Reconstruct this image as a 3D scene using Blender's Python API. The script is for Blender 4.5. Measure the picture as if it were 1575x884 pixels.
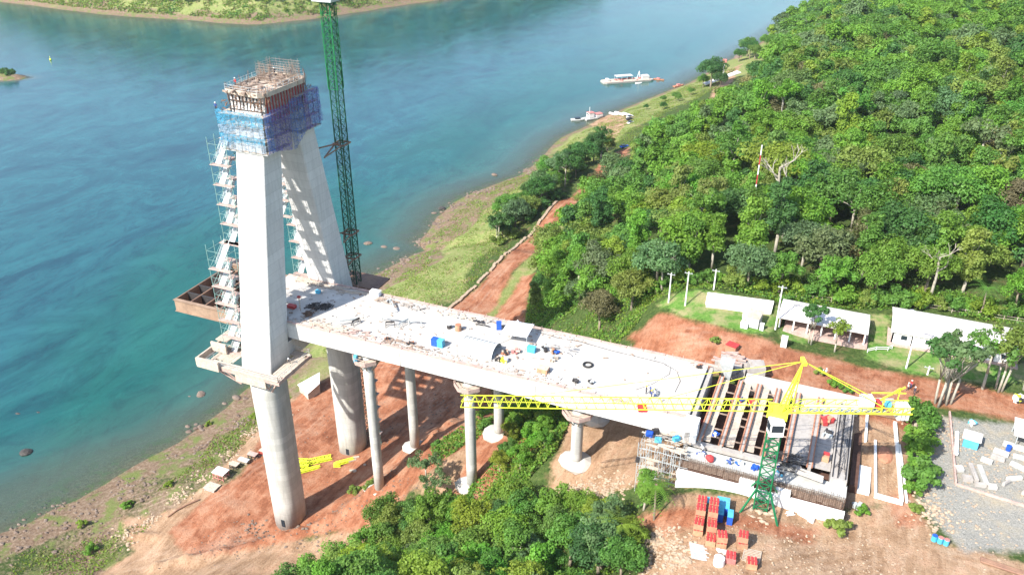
import bpy, bmesh, math, random
import numpy as np
from mathutils import Vector, Matrix, Euler

for _o in list(bpy.data.objects): bpy.data.objects.remove(_o)
SC = bpy.context.scene
RAD = math.radians

# ---------------------------------------------------------------- camera, sky, sun, exposure
# metres; x runs along the bridge from the river (-) to the land (+), y across it, z = 0 is the river level
CAM_POS = (106.058, -131.260, 150.0)
cam_d = bpy.data.cameras.new('camera'); cam = bpy.data.objects.new('camera', cam_d); SC.collection.objects.link(cam)
cam.location = CAM_POS
cam.rotation_euler = (RAD(90 - 28.363), 0, RAD(22.8))
cam_d.sensor_fit = 'HORIZONTAL'; cam_d.sensor_width = 36.0
cam_d.lens = 36.0 * 1300.0 / 1575.0
cam_d.clip_start = 1.0; cam_d.clip_end = 6000.0
SC.camera = cam

SUN_AZ, SUN_EL = 63.6 + 180.0, 42.5          # where the sun stands (math azimuth) and its elevation
world = bpy.data.worlds.new('World'); SC.world = world; world.use_nodes = True
wn = world.node_tree; wn.nodes.clear()
sky = wn.nodes.new('ShaderNodeTexSky'); sky.sky_type = 'NISHITA'; sky.sun_disc = False
sky.sun_elevation = RAD(SUN_EL); sky.sun_rotation = RAD(90 - SUN_AZ)
sky.air_density = 1.0; sky.dust_density = 1.2; sky.ozone_density = 1.6
bg = wn.nodes.new('ShaderNodeBackground'); bg.inputs['Strength'].default_value = 0.15
wo = wn.nodes.new('ShaderNodeOutputWorld')
wn.links.new(sky.outputs[0], bg.inputs[0]); wn.links.new(bg.outputs[0], wo.inputs[0])
sun_d = bpy.data.lights.new('sun', 'SUN'); sun = bpy.data.objects.new('sun', sun_d); SC.collection.objects.link(sun)
sun_d.energy = 5.0; sun_d.angle = RAD(0.53); sun_d.color = (1.0, 0.955, 0.88)
_sd = Vector((math.cos(RAD(SUN_AZ)) * math.cos(RAD(SUN_EL)), math.sin(RAD(SUN_AZ)) * math.cos(RAD(SUN_EL)), math.sin(RAD(SUN_EL))))
sun.rotation_euler = (-_sd).to_track_quat('-Z', 'Y').to_euler()
sun.location = (0, 0, 300)
SC.view_settings.view_transform = 'Standard'; SC.view_settings.look = 'None'
SC.view_settings.exposure = 1.0; SC.view_settings.gamma = 1.0
SC.cycles.max_bounces = 6; SC.cycles.diffuse_bounces = 3; SC.cycles.glossy_bounces = 3
SC.cycles.transparent_max_bounces = 12; SC.cycles.caustics_reflective = False; SC.cycles.caustics_refractive = False
# ---------------------------------------------------------------- the lie of the land (pure numpy)
def smooth(a, b, x):
    t = np.clip((x - a) / (b - a), 0, 1); return t * t * (3 - 2 * t)

_rs = np.random.RandomState(7)
_perm = _rs.rand(256, 256)
def vnoise(x, y):
    xi = np.floor(x).astype(int); yi = np.floor(y).astype(int); fx = x - xi; fy = y - yi
    fx = fx * fx * (3 - 2 * fx); fy = fy * fy * (3 - 2 * fy)
    a = _perm[xi % 256, yi % 256]; b = _perm[(xi + 1) % 256, yi % 256]
    c = _perm[xi % 256, (yi + 1) % 256]; d = _perm[(xi + 1) % 256, (yi + 1) % 256]
    return (a * (1 - fx) + b * fx) * (1 - fy) + (c * (1 - fx) + d * fx) * fy
def fbm(x, y, s, n=4):
    r = 0; w = 0.5
    for k in range(n):
        r = r + w * (vnoise(x / s + 13.7 * k, y / s - 7.1 * k) - 0.5); w *= 0.5; s *= 0.5
    return r * 2

# near bank: waterline x for each y
SH_Y = [-200, -90, -36, -28, -16, -6, 5, 15, 23, 37, 55, 73, 112, 121, 134, 140, 146, 160, 172, 191, 201, 217, 234, 249, 265, 297, 321, 343, 386, 439, 498, 574, 645, 810, 1100, 2500]
SH_X = [-150, -100, -71, -67, -60, -54, -46, -43, -40, -41, -49, -55, -55, -52, -49, -46, -53, -54, -57, -58, -56, -50, -43, -42, -43, -44, -38, -34, -21, -4, 7, 21, 30, 54, 120, 900]
def shore_x(y): return np.interp(y, SH_Y, SH_X)
# cross sections, as height against distance from the waterline
P_FAR = ([-60, -28, -10, 0, 4, 16, 40, 52, 60, 68, 76, 95, 118, 140, 250, 550, 1200], [-9, -4, -1.3, 0, 1.2, 5, 13, 16.5, 17.3, 18, 23, 35, 50, 56, 62, 72, 80])
P_NEAR = ([-60, -30, -14, 0, 6, 12, 30, 50, 60, 72, 95, 117, 138, 160, 1200], [-9, -4, -1.3, 0, 1.0, 2.4, 5.5, 8.0, 10, 18, 30, 42, 52, 54, 70])
# surveyed spots (x, y, z)
SPOTS = [(1.2,-14.5,8),(-0.4,13.7,8),(21.2,-7.0,18.3),(22.7,7.1,20.8),(44.6,-7.0,28.6),(44.7,7.0,31.4),(67.4,-6.9,42),(74.2,-1.5,42.5),(69.0,6.6,42.5),(-3.2,5.7,8.5),(4.6,-0.3,8.5),(2.9,-28.4,9.5),(12.5,-22.3,11.5),(18.1,-14.8,14.5),(25.1,-20.4,16.5),(-3.0,38.2,9.5),(3.8,41.5,11.5),(5.5,82.4,16),(5.4,115.6,17),(7.0,144.0,18),(6.2,168.7,19),(5.4,214.7,20),(-32.4,-32.1,3),(-13.2,-31.5,6),(-18.0,-14.3,7),(-30.1,-23.7,4.5),(-26.9,-8.5,6.5),(-23.1,4.9,7),(-26.6,30.2,6),(-27.8,38.5,6),(-42.4,-42.0,1.8),(-47.6,-27.6,1.5),(24.7,-27.8,14),(37.4,-24.8,20),(49.3,-25.0,25),(71.4,-30.4,36),(83.8,-34.4,45),(90.3,-36.6,50),(92.8,-25.8,52),(93.4,-33.2,52),(116.6,-24.8,52),(141.2,-15.9,52),(130.5,4.9,54),(143.6,19.0,55),(124.8,21.5,55.5),(106.9,21.2,55.5),(86.6,26.8,55),(70.6,34.5,52),(99.4,30.4,56),(74.0,38.3,55),(95.7,46.9,57),(145.8,52.1,58),(120.3,53.0,57.5),(103.3,-21.4,52),(111.2,-18.1,52),(120.2,-2.5,53.5),(89.5,-20.6,52),(119.3,15.3,55),(133.9,20.7,55.5),(81.4,-14.3,47),(44.0,43.9,27),(48.8,54.8,38),(34.0,76.1,30)]
BERMS = [([(-20, -36), (-11, -30.8), (0.5, -22.5), (12, -14.8), (22, -5), (26, 4), (28, 17)], 1.3, 1.5), ([(-27, -28), (-36, -29), (-42, -26), (-41, -20)], .7, 1.0),
         ([(-7, -22), (5, -15), (11, -9), (18, 2), (21, 12)], -.8, 1.6), ([(24, -22), (28, -14), (33, -8), (38, 2), (36, 14)], 1.0, 1.3), ([(-27, -12), (-26, 0), (-22, 9), (-20, 24)], .6, 1.0)]
def base_near(x, y):
    d = x - shore_x(y)
    w = smooth(25, 75, y)
    return np.interp(d, *P_FAR) * w + np.interp(d, *P_NEAR) * (1 - w)
_S = np.array(SPOTS); _R = _S[:, 2] - base_near(_S[:, 0], _S[:, 1])
_K = 16.0
def _ker(d2): return np.exp(-d2 / (2 * _K * _K))
_G = _ker((_S[:, None, 0] - _S[None, :, 0]) ** 2 + (_S[:, None, 1] - _S[None, :, 1]) ** 2) + np.eye(len(_S)) * 0.06
_W = np.linalg.solve(_G, _R)
# far bank waterline in the camera-aligned frame: distance ahead for each offset
FA_X = [-1600, -700, -513, -450, -386, -296, -223, -181, -140, -95, -71, 0, 100, 260, 600]
FA_Y = [1500, 960, 881, 845, 813, 782, 767, 788, 825, 870, 888, 990, 1180, 1500, 2200]
def height(x, y):
    x = np.asarray(x, float); y = np.asarray(y, float)
    z = base_near(x, y)
    near = (np.abs(x) < 330) & (y > -160) & (y < 480)
    if near.any():
        xx, yy = x[near], y[near]; add = np.zeros(xx.shape)
        for (sx, sy, _), w in zip(SPOTS, _W): add += w * _ker((xx - sx) ** 2 + (yy - sy) ** 2)
        fade = smooth(-60, -20, xx - shore_x(yy))
        z = z.copy(); z[near] += add * fade
    d = x - shore_x(y)
    z = z + fbm(x, y, 26, 4) * 1.6 * smooth(2, 40, d) * (1 - smooth(60, 90, x) * (y < 60)) + fbm(x, y, 9, 3) * 0.45 * smooth(-4, 6, d) * (1 - 0.75 * smooth(60, 90, x) * (y < 60))
    z = z + fbm(x + 50, y, 70, 3) * 5 * smooth(120, 200, y) * smooth(60, 110, d)
    for line, hgt, wd in BERMS:
        k = near & (x < 60) & (y < 60)
        if k.any():
            d2 = np.full(x[k].shape, 1e9)
            for (ax, ay), (bx, by) in zip(line[:-1], line[1:]):
                t = np.clip(((x[k] - ax) * (bx - ax) + (y[k] - ay) * (by - ay)) / ((bx - ax) ** 2 + (by - ay) ** 2), 0, 1)
                d2 = np.minimum(d2, np.hypot(x[k] - ax - t * (bx - ax), y[k] - ay - t * (by - ay)))
            z = z.copy(); z[k] += hgt * np.exp(-(d2 / wd) ** 2) * (1 + 1.4 * fbm(x[k], y[k], 3.0, 3))
    # far bank
    c, s = math.cos(RAD(22.8)), math.sin(RAD(22.8))
    dx = x - 106.058; dy = y + 131.260
    X = dx * c + dy * s; Y = -dx * s + dy * c
    e = Y - np.interp(X, FA_X, FA_Y) - fbm(X, Y, 60, 3) * 10
    zf = np.interp(e, [-60, -10, 0, 6, 14, 60, 160, 500, 2500], [-9, -1.5, 0, 1.5, 5, 30, 78, 120, 150]) + fbm(X, Y, 40, 4) * 5 * smooth(5, 60, e)
    # islet
    di = np.hypot((X + 354) / 24, (Y - 582) / 9); zi = 4.5 - 6 * di * di
    zi = np.where(di < 2, zi + fbm(X, Y, 5, 3) * 2, -9)
    return np.maximum(np.maximum(z, zf), zi)

# ---------------------------------------------------------------- helpers
COL = SC.collection
_MATS = {}
def nodes_of(m):
    m.use_nodes = True; nt = m.node_tree; nt.nodes.clear(); return nt
def N(nt, t, **k):
    n = nt.nodes.new(t)
    for a, b in k.items():
        if a.startswith('in_'): n.inputs[a[3:].replace('_', ' ')].default_value = b
        else: setattr(n, a, b)
    return n
def ramp(nt, fac, stops):
    r = nt.nodes.new('ShaderNodeValToRGB'); el = r.color_ramp.elements
    while len(el) < len(stops): el.new(0.5)
    for e, (p, c) in zip(el, stops): e.position = p; e.color = (*c, 1) if len(c) == 3 else c
    nt.links.new(fac, r.inputs[0]); return r.outputs[0]
def mixc(nt, fac, a, b, mode='MIX'):
    m = nt.nodes.new('ShaderNodeMix'); m.data_type = 'RGBA'; m.blend_type = mode
    for s, v in ((m.inputs[0], fac), (m.inputs[6], a), (m.inputs[7], b)):
        if isinstance(v, (int, float)): s.default_value = v
        elif isinstance(v, tuple): s.default_value = (*v, 1) if len(v) == 3 else v
        else: nt.links.new(v, s)
    return m.outputs[2]
def mth(nt, op, a, b=None, c=None, clamp=False):
    m = nt.nodes.new('ShaderNodeMath'); m.operation = op; m.use_clamp = clamp
    for s, v in zip(m.inputs, (a, b, c)):
        if v is None: continue
        if isinstance(v, (int, float)): s.default_value = v
        else: nt.links.new(v, s)
    return m.outputs[0]
def noise(nt, vec, scale, detail=5, rough=0.6, dist=0.0):
    n = nt.nodes.new('ShaderNodeTexNoise'); n.inputs['Scale'].default_value = scale
    n.inputs['Detail'].default_value = detail; n.inputs['Roughness'].default_value = rough; n.inputs['Distortion'].default_value = dist
    nt.links.new(vec, n.inputs['Vector']); return n.outputs[0]
def finish(nt, col, rough=0.8, metal=0.0, bump=None, bstr=0.3, bdist=0.05, spec=0.35):
    p = nt.nodes.new('ShaderNodeBsdfPrincipled'); o = nt.nodes.new('ShaderNodeOutputMaterial')
    if isinstance(col, tuple): p.inputs['Base Color'].default_value = (*col, 1)
    else: nt.links.new(col, p.inputs['Base Color'])
    if isinstance(rough, (int, float)): p.inputs['Roughness'].default_value = rough
    else: nt.links.new(rough, p.inputs['Roughness'])
    p.inputs['Metallic'].default_value = metal; p.inputs['Specular IOR Level'].default_value = spec
    if bump is not None:
        b = nt.nodes.new('ShaderNodeBump'); b.inputs['Strength'].default_value = bstr; b.inputs['Distance'].default_value = bdist
        nt.links.new(bump, b.inputs['Height']); nt.links.new(b.outputs[0], p.inputs['Normal'])
    nt.links.new(p.outputs[0], o.inputs[0]); return p
def mat(name, rgb, rough=0.75, metal=0.0, amt=0.25, scale=1.5, dirt=None, dirt_amt=0.0):
    """plain painted / weathered surface with uneven tone and optional dirt patches"""
    if name in _MATS: return _MATS[name]
    m = bpy.data.materials.new(name); nt = nodes_of(m); g = N(nt, 'ShaderNodeNewGeometry').outputs['Position']
    n1 = noise(nt, g, scale, 6, 0.65); n2 = noise(nt, g, scale * 0.23, 3, 0.5)
    c1 = tuple(c * (1 - amt) for c in rgb); c2 = tuple(min(1, c * (1 + amt * 0.6)) for c in rgb)
    col = ramp(nt, n1, [(0.3, c1), (0.7, c2)])
    if dirt:
        f = ramp(nt, n2, [(0.5 - dirt_amt * 0.4, (0, 0, 0)), (0.75 - dirt_amt * 0.3, (1, 1, 1))])
        f = mth(nt, 'MULTIPLY', f, dirt_amt); col = mixc(nt, f, col, dirt)
    finish(nt, col, rough, metal, n1, 0.25, 0.03); m.diffuse_color = (*rgb, 1)
    _MATS[name] = m; return m
def mat_concrete(name, rgb, lift=1.4, stain=0.25, dirt=(0.30, 0.25, 0.2)):
    m = bpy.data.materials.new(name); nt = nodes_of(m); g = N(nt, 'ShaderNodeNewGeometry').outputs['Position']
    sx = N(nt, 'ShaderNodeSeparateXYZ'); nt.links.new(g, sx.inputs[0])
    zz = mth(nt, 'MULTIPLY', sx.outputs[2], 1 / lift)
    wv = noise(nt, g, 0.35, 3); zz2 = mth(nt, 'ADD', zz, mth(nt, 'MULTIPLY', wv, 0.10))
    fl = mth(nt, 'FLOOR', zz2); wn_ = N(nt, 'ShaderNodeTexWhiteNoise', noise_dimensions='1D'); nt.links.new(fl, wn_.inputs['W'])
    fr = mth(nt, 'FRACT', zz2); line = ramp(nt, fr, [(0.0, (0.0, 0.0, 0.0)), (0.05, (1, 1, 1))])
    mp = N(nt, 'ShaderNodeMapping'); mp.inputs['Scale'].default_value = (1.2, 1.2, 0.12); nt.links.new(g, mp.inputs[0])
    streak = noise(nt, mp.outputs[0], 1.0, 6, 0.7)
    fine = noise(nt, g, 2.2, 6, 0.7)
    big = noise(nt, g, 0.16, 4, 0.6)
    base = ramp(nt, wn_.outputs[0], [(0, tuple(c * (1 - stain * 0.34) for c in rgb)), (1, tuple(min(1, c * 1.05) for c in rgb))])
    col = mixc(nt, ramp(nt, line, [(0, (1,) * 3), (1, (0,) * 3)]), base, tuple(c * 0.6 for c in rgb))
    col = mixc(nt, ramp(nt, streak, [(0.45, (0,) * 3), (0.72, (stain * 2.0,) * 3)]), col, tuple(c * 0.62 for c in rgb))
    col = mixc(nt, ramp(nt, big, [(0.5, (0,) * 3), (0.8, (stain,) * 3)]), col, dirt)
    col = mixc(nt, ramp(nt, fine, [(0.3, (0.16,) * 3), (0.6, (0,) * 3)]), col, tuple(c * 0.6 for c in rgb))
    finish(nt, col, 0.85, 0, fine, 0.25, 0.05, 0.25); _MATS[name] = m; return m

class M:
    """collects vertices and faces in scene coordinates; build() links them as one mesh object"""
    def __init__(s): s.v = []; s.f = []; s.at = None
    def add(s, v, f):
        n = len(s.v); s.v += [tuple(p) for p in v]; s.f += [tuple(i + n for i in q) for q in f]; return s
    def box(s, c, d, rz=0.0, tilt=None):
        x, y, z = [k / 2 for k in d]
        P = [Vector((a, b, e)) for a in (-x, x) for b in (-y, y) for e in (-z, z)]
        R = Matrix.Rotation(rz, 3, 'Z')
        if tilt: R = R @ Euler(tilt).to_matrix()
        return s.add([R @ p + Vector(c) for p in P], [(0, 1, 3, 2), (4, 6, 7, 5), (0, 4, 5, 1), (2, 3, 7, 6), (0, 2, 6, 4), (1, 5, 7, 3)])
    def bb(s, x0, x1, y0, y1, z0, z1): return s.box(((x0 + x1) / 2, (y0 + y1) / 2, (z0 + z1) / 2), (abs(x1 - x0), abs(y1 - y0), abs(z1 - z0)))
    def bar(s, a, b, w=0.1, h=None):
        a = Vector(a); b = Vector(b); d = b - a; L = d.length
        if L < 1e-6: return s
        h = h or w; q = d.to_track_quat('Z', 'Y').to_matrix()
        P = [a + q @ Vector((i * w / 2, j * h / 2, k * L)) for i in (-1, 1) for j in (-1, 1) for k in (0, 1)]
        return s.add(P, [(0, 1, 3, 2), (4, 6, 7, 5), (0, 4, 5, 1), (2, 3, 7, 6), (0, 2, 6, 4), (1, 5, 7, 3)])
    def cyl(s, a, b, r0, r1=None, n=10, cap=True):
        a = Vector(a); b = Vector(b); d = b - a
        if d.length < 1e-6: return s
        r1 = r0 if r1 is None else r1; q = d.to_track_quat('Z', 'Y').to_matrix()
        P = []
        for k in range(n):
            t = 2 * math.pi * k / n; e = q @ Vector((math.cos(t), math.sin(t), 0)); P += [a + e * r0, b + e * r1]
        F = [(2 * k, 2 * ((k + 1) % n), 2 * ((k + 1) % n) + 1, 2 * k + 1) for k in range(n)]
        if cap: F += [tuple(2 * k for k in range(n))[::-1], tuple(2 * k + 1 for k in range(n))]
        return s.add(P, F)
    def tube(s, pts, r, n=6):
        for i in range(len(pts) - 1):
            ra = r[i] if isinstance(r, (list, tuple)) else r; rb = r[i + 1] if isinstance(r, (list, tuple)) else r
            s.cyl(pts[i], pts[i + 1], ra, rb, n)
        return s
    def prism(s, poly, z0, z1):
        n = len(poly)
        zf0 = z0 if callable(z0) else (lambda x, y: z0); zf1 = z1 if callable(z1) else (lambda x, y: z1)
        P = [(x, y, zf0(x, y)) for x, y in poly] + [(x, y, zf1(x, y)) for x, y in poly]
        return s.add(P, [tuple(range(n))[::-1], tuple(range(n, 2 * n))] + [(k, (k + 1) % n, n + (k + 1) % n, n + k) for k in range(n)])
    def loft(s, rings, cap=True):
        n = len(rings[0]); b = len(s.v); P = [p for r in rings for p in r]; F = []
        for i in range(len(rings) - 1):
            for k in range(n): F.append((i * n + k, i * n + (k + 1) % n, (i + 1) * n + (k + 1) % n, (i + 1) * n + k))
        if cap: F += [tuple(range(n))[::-1], tuple(range((len(rings) - 1) * n, len(rings) * n))]
        return s.add(P, F)
    def blob(s, c, r, seed=0, n=2, rough=0.25, flat=1.0):
        bm = bmesh.new(); bmesh.ops.create_icosphere(bm, subdivisions=n, radius=1); rr = random.Random(seed)
        off = [Vector((rr.uniform(-1, 1), rr.uniform(-1, 1), rr.uniform(-1, 1))).normalized() for _ in range(9)]
        am = [rr.uniform(-rough, rough) for _ in range(9)]
        P = []
        for v in bm.verts:
            k = 1 + sum(a * max(0, v.co.dot(o)) ** 3 for a, o in zip(am, off))
            P.append((c[0] + v.co.x * r[0] * k, c[1] + v.co.y * r[1] * k, c[2] + v.co.z * r[2] * k * flat))
        F = [tuple(v.index for v in f.verts) for f in bm.faces]; bm.free(); return s.add(P, F)
    def build(s, name, m, parent=None, label=None, smooth=False, kind=None):
        v = np.array(s.v, dtype=np.float64).reshape(-1, 3)
        if parent is not None:
            c, sn = math.cos(-parent.rotation_euler.z), math.sin(-parent.rotation_euler.z); L = tuple(parent.location)
            g = parent.parent
            v = v - np.array(L) if g is None else v - np.array(ROOTLOC(parent))
            if abs(sn) > 1e-9:
                v = np.stack([v[:, 0] * c - v[:, 1] * sn, v[:, 0] * sn + v[:, 1] * c, v[:, 2]], 1)
        me = bpy.data.meshes.new(name); me.from_pydata(v.tolist(), [], s.f); me.update()
        if smooth: me.polygons.foreach_set('use_smooth', [True] * len(me.polygons))
        o = bpy.data.objects.new(name, me); COL.objects.link(o)
        me.materials.append(m if not isinstance(m, str) else _MATS[m])
        if parent is not None: o.parent = parent
        if label: o['label'] = label
        if kind: o['kind'] = kind
        return o
def ROOTLOC(o):
    v = Vector((0, 0, 0))
    while o is not None: v += o.location; o = o.parent
    return tuple(v)
def tag(o, label, cat, group=None):
    o['label'] = label; o['category'] = cat; o['kind'] = 'thing'
    if group: o['group'] = group
    return o
def thing(name, label, cat, loc=(0, 0, 0), rz=0.0, group=None):
    o = bpy.data.objects.new(name, None); COL.objects.link(o); o.location = loc; o.rotation_euler = (0, 0, rz)
    o.empty_display_size = 0.5
    return tag(o, label, cat, group)
def copy_tree(root, loc, rz=0.0, label=None, group=None, scale=None, color=None):
    r = root.copy(); COL.objects.link(r); r.location = loc; r.rotation_euler = (0, 0, rz)
    if scale is not None: r.scale = scale if isinstance(scale, tuple) else (scale,) * 3
    if label: r['label'] = label
    if group: r['group'] = group
    if color and root.type == 'MESH': r.color = (*color, 1)
    for ch in list(root.children):
        c = ch.copy(); COL.objects.link(c); c.parent = r
        if color and ch.name.split('.')[0] in ('crown', 'foliage', 'frond'): c.color = (*color, 1)
        for g in ch.children:
            d = g.copy(); COL.objects.link(d); d.parent = c
    return r
def gz(x, y): return float(height(np.array([x]), np.array([y]))[0])
def inpoly(x, y, poly):
    x = np.asarray(x); y = np.asarray(y); r = np.zeros(x.shape, bool); n = len(poly)
    for i in range(n):
        x1, y1 = poly[i]; x2, y2 = poly[(i + 1) % n]
        c = ((y1 > y) != (y2 > y)) & (x < (x2 - x1) * (y - y1) / ((y2 - y1) if y2 != y1 else 1e-9) + x1); r ^= c
    return r
def polydist(x, y, poly):
    """signed distance, positive inside"""
    d = np.full(np.shape(x), 1e9); n = len(poly)
    for i in range(n):
        x1, y1 = poly[i]; x2, y2 = poly[(i + 1) % n]; ex, ey = x2 - x1, y2 - y1
        t = np.clip(((x - x1) * ex + (y - y1) * ey) / (ex * ex + ey * ey + 1e-9), 0, 1)
        d = np.minimum(d, np.hypot(x - x1 - t * ex, y - y1 - t * ey))
    return np.where(inpoly(x, y, poly), d, -d)

# ---------------------------------------------------------------- materials
mat_concrete('concrete_white', (0.60, 0.59, 0.565), 2.0, 0.32, (0.45, 0.42, 0.38))
mat_concrete('concrete_pier', (0.50, 0.495, 0.46), 1.7, 0.45, (0.34, 0.32, 0.27))
mat_concrete('concrete_grey', (0.42, 0.39, 0.36), 2.4, 0.45, (0.25, 0.19, 0.14))
mat('deck_slab', (0.55, 0.535, 0.50), 0.85, 0, 0.2, 0.45, (0.33, 0.29, 0.25), 0.6)
mat('timber', (0.36, 0.28, 0.22), 0.85, 0, 0.45, 2.5, (0.2, 0.13, 0.10), 0.5)
mat('pale_timber', (0.50, 0.43, 0.35), 0.85, 0, 0.3, 2.5, (0.3, 0.22, 0.17), 0.35)
mat('pink_timber', (0.50, 0.36, 0.31), 0.85, 0, 0.3, 2.0, (0.25, 0.17, 0.15), 0.4)
mat('rust_steel', (0.22, 0.12, 0.085), 0.7, 0.2, 0.4, 1.5, (0.33, 0.2, 0.12), 0.5)
mat('brown_girder', (0.33, 0.23, 0.16), 0.7, 0.1, 0.3, 1.0, (0.2, 0.12, 0.08), 0.4)
mat('dark_steel', (0.055, 0.05, 0.05), 0.6, 0.3, 0.3, 2)
mat('rebar', (0.16, 0.10, 0.07), 0.8, 0.3, 0.4, 3)
mat('galvanised', (0.46, 0.49, 0.49), 0.6, 0.2, 0.25, 2)
mat('teal_scaffold', (0.22, 0.36, 0.33), 0.6, 0.2, 0.3, 2)
mat('green_mast', (0.01, 0.075, 0.04), 0.5, 0.1, 0.3, 1.5)
mat('bright_green', (0.01, 0.19, 0.045), 0.5, 0.1, 0.3, 1.5)
mat('green_crane', (0.01, 0.16, 0.06), 0.5, 0.1, 0.25, 1.5)
mat('yellow_paint', (0.70, 0.78, 0.05), 0.55, 0, 0.1, 1.5)
mat('white_paint', (0.78, 0.78, 0.76), 0.6, 0, 0.1, 0.8, (0.5, 0.45, 0.4), 0.25)
mat('white_roof', (0.72, 0.71, 0.70), 0.6, 0, 0.18, 0.6, (0.42, 0.35, 0.3), 0.5)
mat('white_fabric', (0.8, 0.8, 0.8), 0.8, 0, 0.05, 0.8)
mat('grey_fabric', (0.5, 0.5, 0.48), 0.8, 0, 0.15, 0.8)
mat('blue_panel', (0.02, 0.09, 0.45), 0.5, 0, 0.2, 1.5)
mat('cyan_panel', (0.07, 0.40, 0.58), 0.6, 0, 0.3, 1.5, (0.2, 0.3, 0.35), 0.3)
mat('red_paint', (0.42, 0.045, 0.045), 0.55, 0, 0.25, 1.5)
mat('pink_panel', (0.55, 0.22, 0.2), 0.7, 0, 0.3, 1.2, (0.35, 0.1, 0.08), 0.4)
mat('orange_box', (0.52, 0.30, 0.17), 0.8, 0, 0.35, 1.2, (0.3, 0.15, 0.10), 0.6)
mat('dark_soil', (0.10, 0.05, 0.035), 0.95, 0, 0.4, 1.0)
mat('brick', (0.38, 0.17, 0.10), 0.85, 0, 0.3, 2)
mat('rubber', (0.03, 0.03, 0.03), 0.7, 0, 0.2, 3)
mat('glass_dark', (0.02, 0.03, 0.04), 0.15, 0, 0.1, 1)
mat('bark_pale', (0.36, 0.33, 0.27), 0.85, 0, 0.35, 2.0, (0.28, 0.24, 0.18), 0.4)
mat('bark', (0.22, 0.18, 0.13), 0.9, 0, 0.35, 2.0)
mat('rock_brown', (0.13, 0.09, 0.07), 0.9, 0, 0.5, 1.2, (0.24, 0.19, 0.15), 0.5)
mat('rock_tan', (0.38, 0.29, 0.21), 0.9, 0, 0.4, 1.2, (0.33, 0.24, 0.16), 0.5)
mat('rock_dark', (0.055, 0.05, 0.045), 0.8, 0, 0.4, 1.0)
mat('skin', (0.33, 0.19, 0.12), 0.6, 0, 0.1, 5)
mat('cloth_blue', (0.04, 0.08, 0.26), 0.9, 0, 0.2, 5); mat('cloth_white', (0.65, 0.65, 0.65), 0.9, 0, 0.1, 5)
mat('cloth_dark', (0.035, 0.04, 0.06), 0.9, 0, 0.2, 5); mat('cloth_red', (0.5, 0.04, 0.04), 0.9, 0, 0.2, 5)

def mat_net(name, rgb):
    m = bpy.data.materials.new(name); nt = nodes_of(m); g = N(nt, 'ShaderNodeNewGeometry').outputs['Position']
    n = noise(nt, g, 0.7, 5, 0.6); nn = noise(nt, g, 3.0, 4)
    c = ramp(nt, n, [(0.3, tuple(k * 0.6 for k in rgb)), (0.7, rgb)])
    p = N(nt, 'ShaderNodeBsdfPrincipled'); nt.links.new(c, p.inputs['Base Color']); p.inputs['Roughness'].default_value = 0.8
    tl = N(nt, 'ShaderNodeBsdfTranslucent'); nt.links.new(c, tl.inputs[0])
    mx = N(nt, 'ShaderNodeMixShader'); mx.inputs[0].default_value = 0.35
    nt.links.new(p.outputs[0], mx.inputs[1]); nt.links.new(tl.outputs[0], mx.inputs[2])
    t = N(nt, 'ShaderNodeBsdfTransparent'); mx2 = N(nt, 'ShaderNodeMixShader')
    f = ramp(nt, nn, [(0.3, (0.15,) * 3), (0.62, (0.75,) * 3)])
    nt.links.new(f, mx2.inputs[0]); nt.links.new(mx.outputs[0], mx2.inputs[1]); nt.links.new(t.outputs[0], mx2.inputs[2])
    o = N(nt, 'ShaderNodeOutputMaterial'); nt.links.new(mx2.outputs[0], o.inputs[0]); _MATS[name] = m
mat_net('net_blue', (0.12, 0.24, 0.60)); mat_net('net_sky', (0.10, 0.46, 0.72)); mat_net('net_pale', (0.42, 0.56, 0.70)); mat_net('net_violet', (0.20, 0.18, 0.52))

def mat_leaf(name, use_attr):
    m = bpy.data.materials.new(name); nt = nodes_of(m)
    tint = N(nt, 'ShaderNodeAttribute', attribute_name='tint')
    if use_attr: base = N(nt, 'ShaderNodeAttribute', attribute_name='hue').outputs['Color']
    else: base = N(nt, 'ShaderNodeObjectInfo').outputs['Color']
    hs = N(nt, 'ShaderNodeHueSaturation'); nt.links.new(base, hs.inputs['Color'])
    nt.links.new(mth(nt, 'MULTIPLY_ADD', tint.outputs['Fac'], 0.6, 0.72), hs.inputs['Value'])
    g = N(nt, 'ShaderNodeNewGeometry'); hn = noise(nt, g.outputs['Position'], 0.25, 3)
    nt.links.new(mth(nt, 'MULTIPLY_ADD', hn, 0.05, 0.475), hs.inputs['Hue'])
    p = N(nt, 'ShaderNodeBsdfPrincipled'); nt.links.new(hs.outputs[0], p.inputs['Base Color'])
    p.inputs['Roughness'].default_value = 0.55; p.inputs['Specular IOR Level'].default_value = 0.25
    tl = N(nt, 'ShaderNodeBsdfTranslucent'); nt.links.new(mixc(nt, 1.0, hs.outputs[0], (1.3, 1.25, 0.5), 'MULTIPLY'), tl.inputs[0])
    mx = N(nt, 'ShaderNodeMixShader'); mx.inputs[0].default_value = 0.42
    nt.links.new(p.outputs[0], mx.inputs[1]); nt.links.new(tl.outputs[0], mx.inputs[2])
    o = N(nt, 'ShaderNodeOutputMaterial'); nt.links.new(mx.outputs[0], o.inputs[0]); _MATS[name] = m
mat_leaf('leaf', False); mat_leaf('leaf_mass', True)

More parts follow.
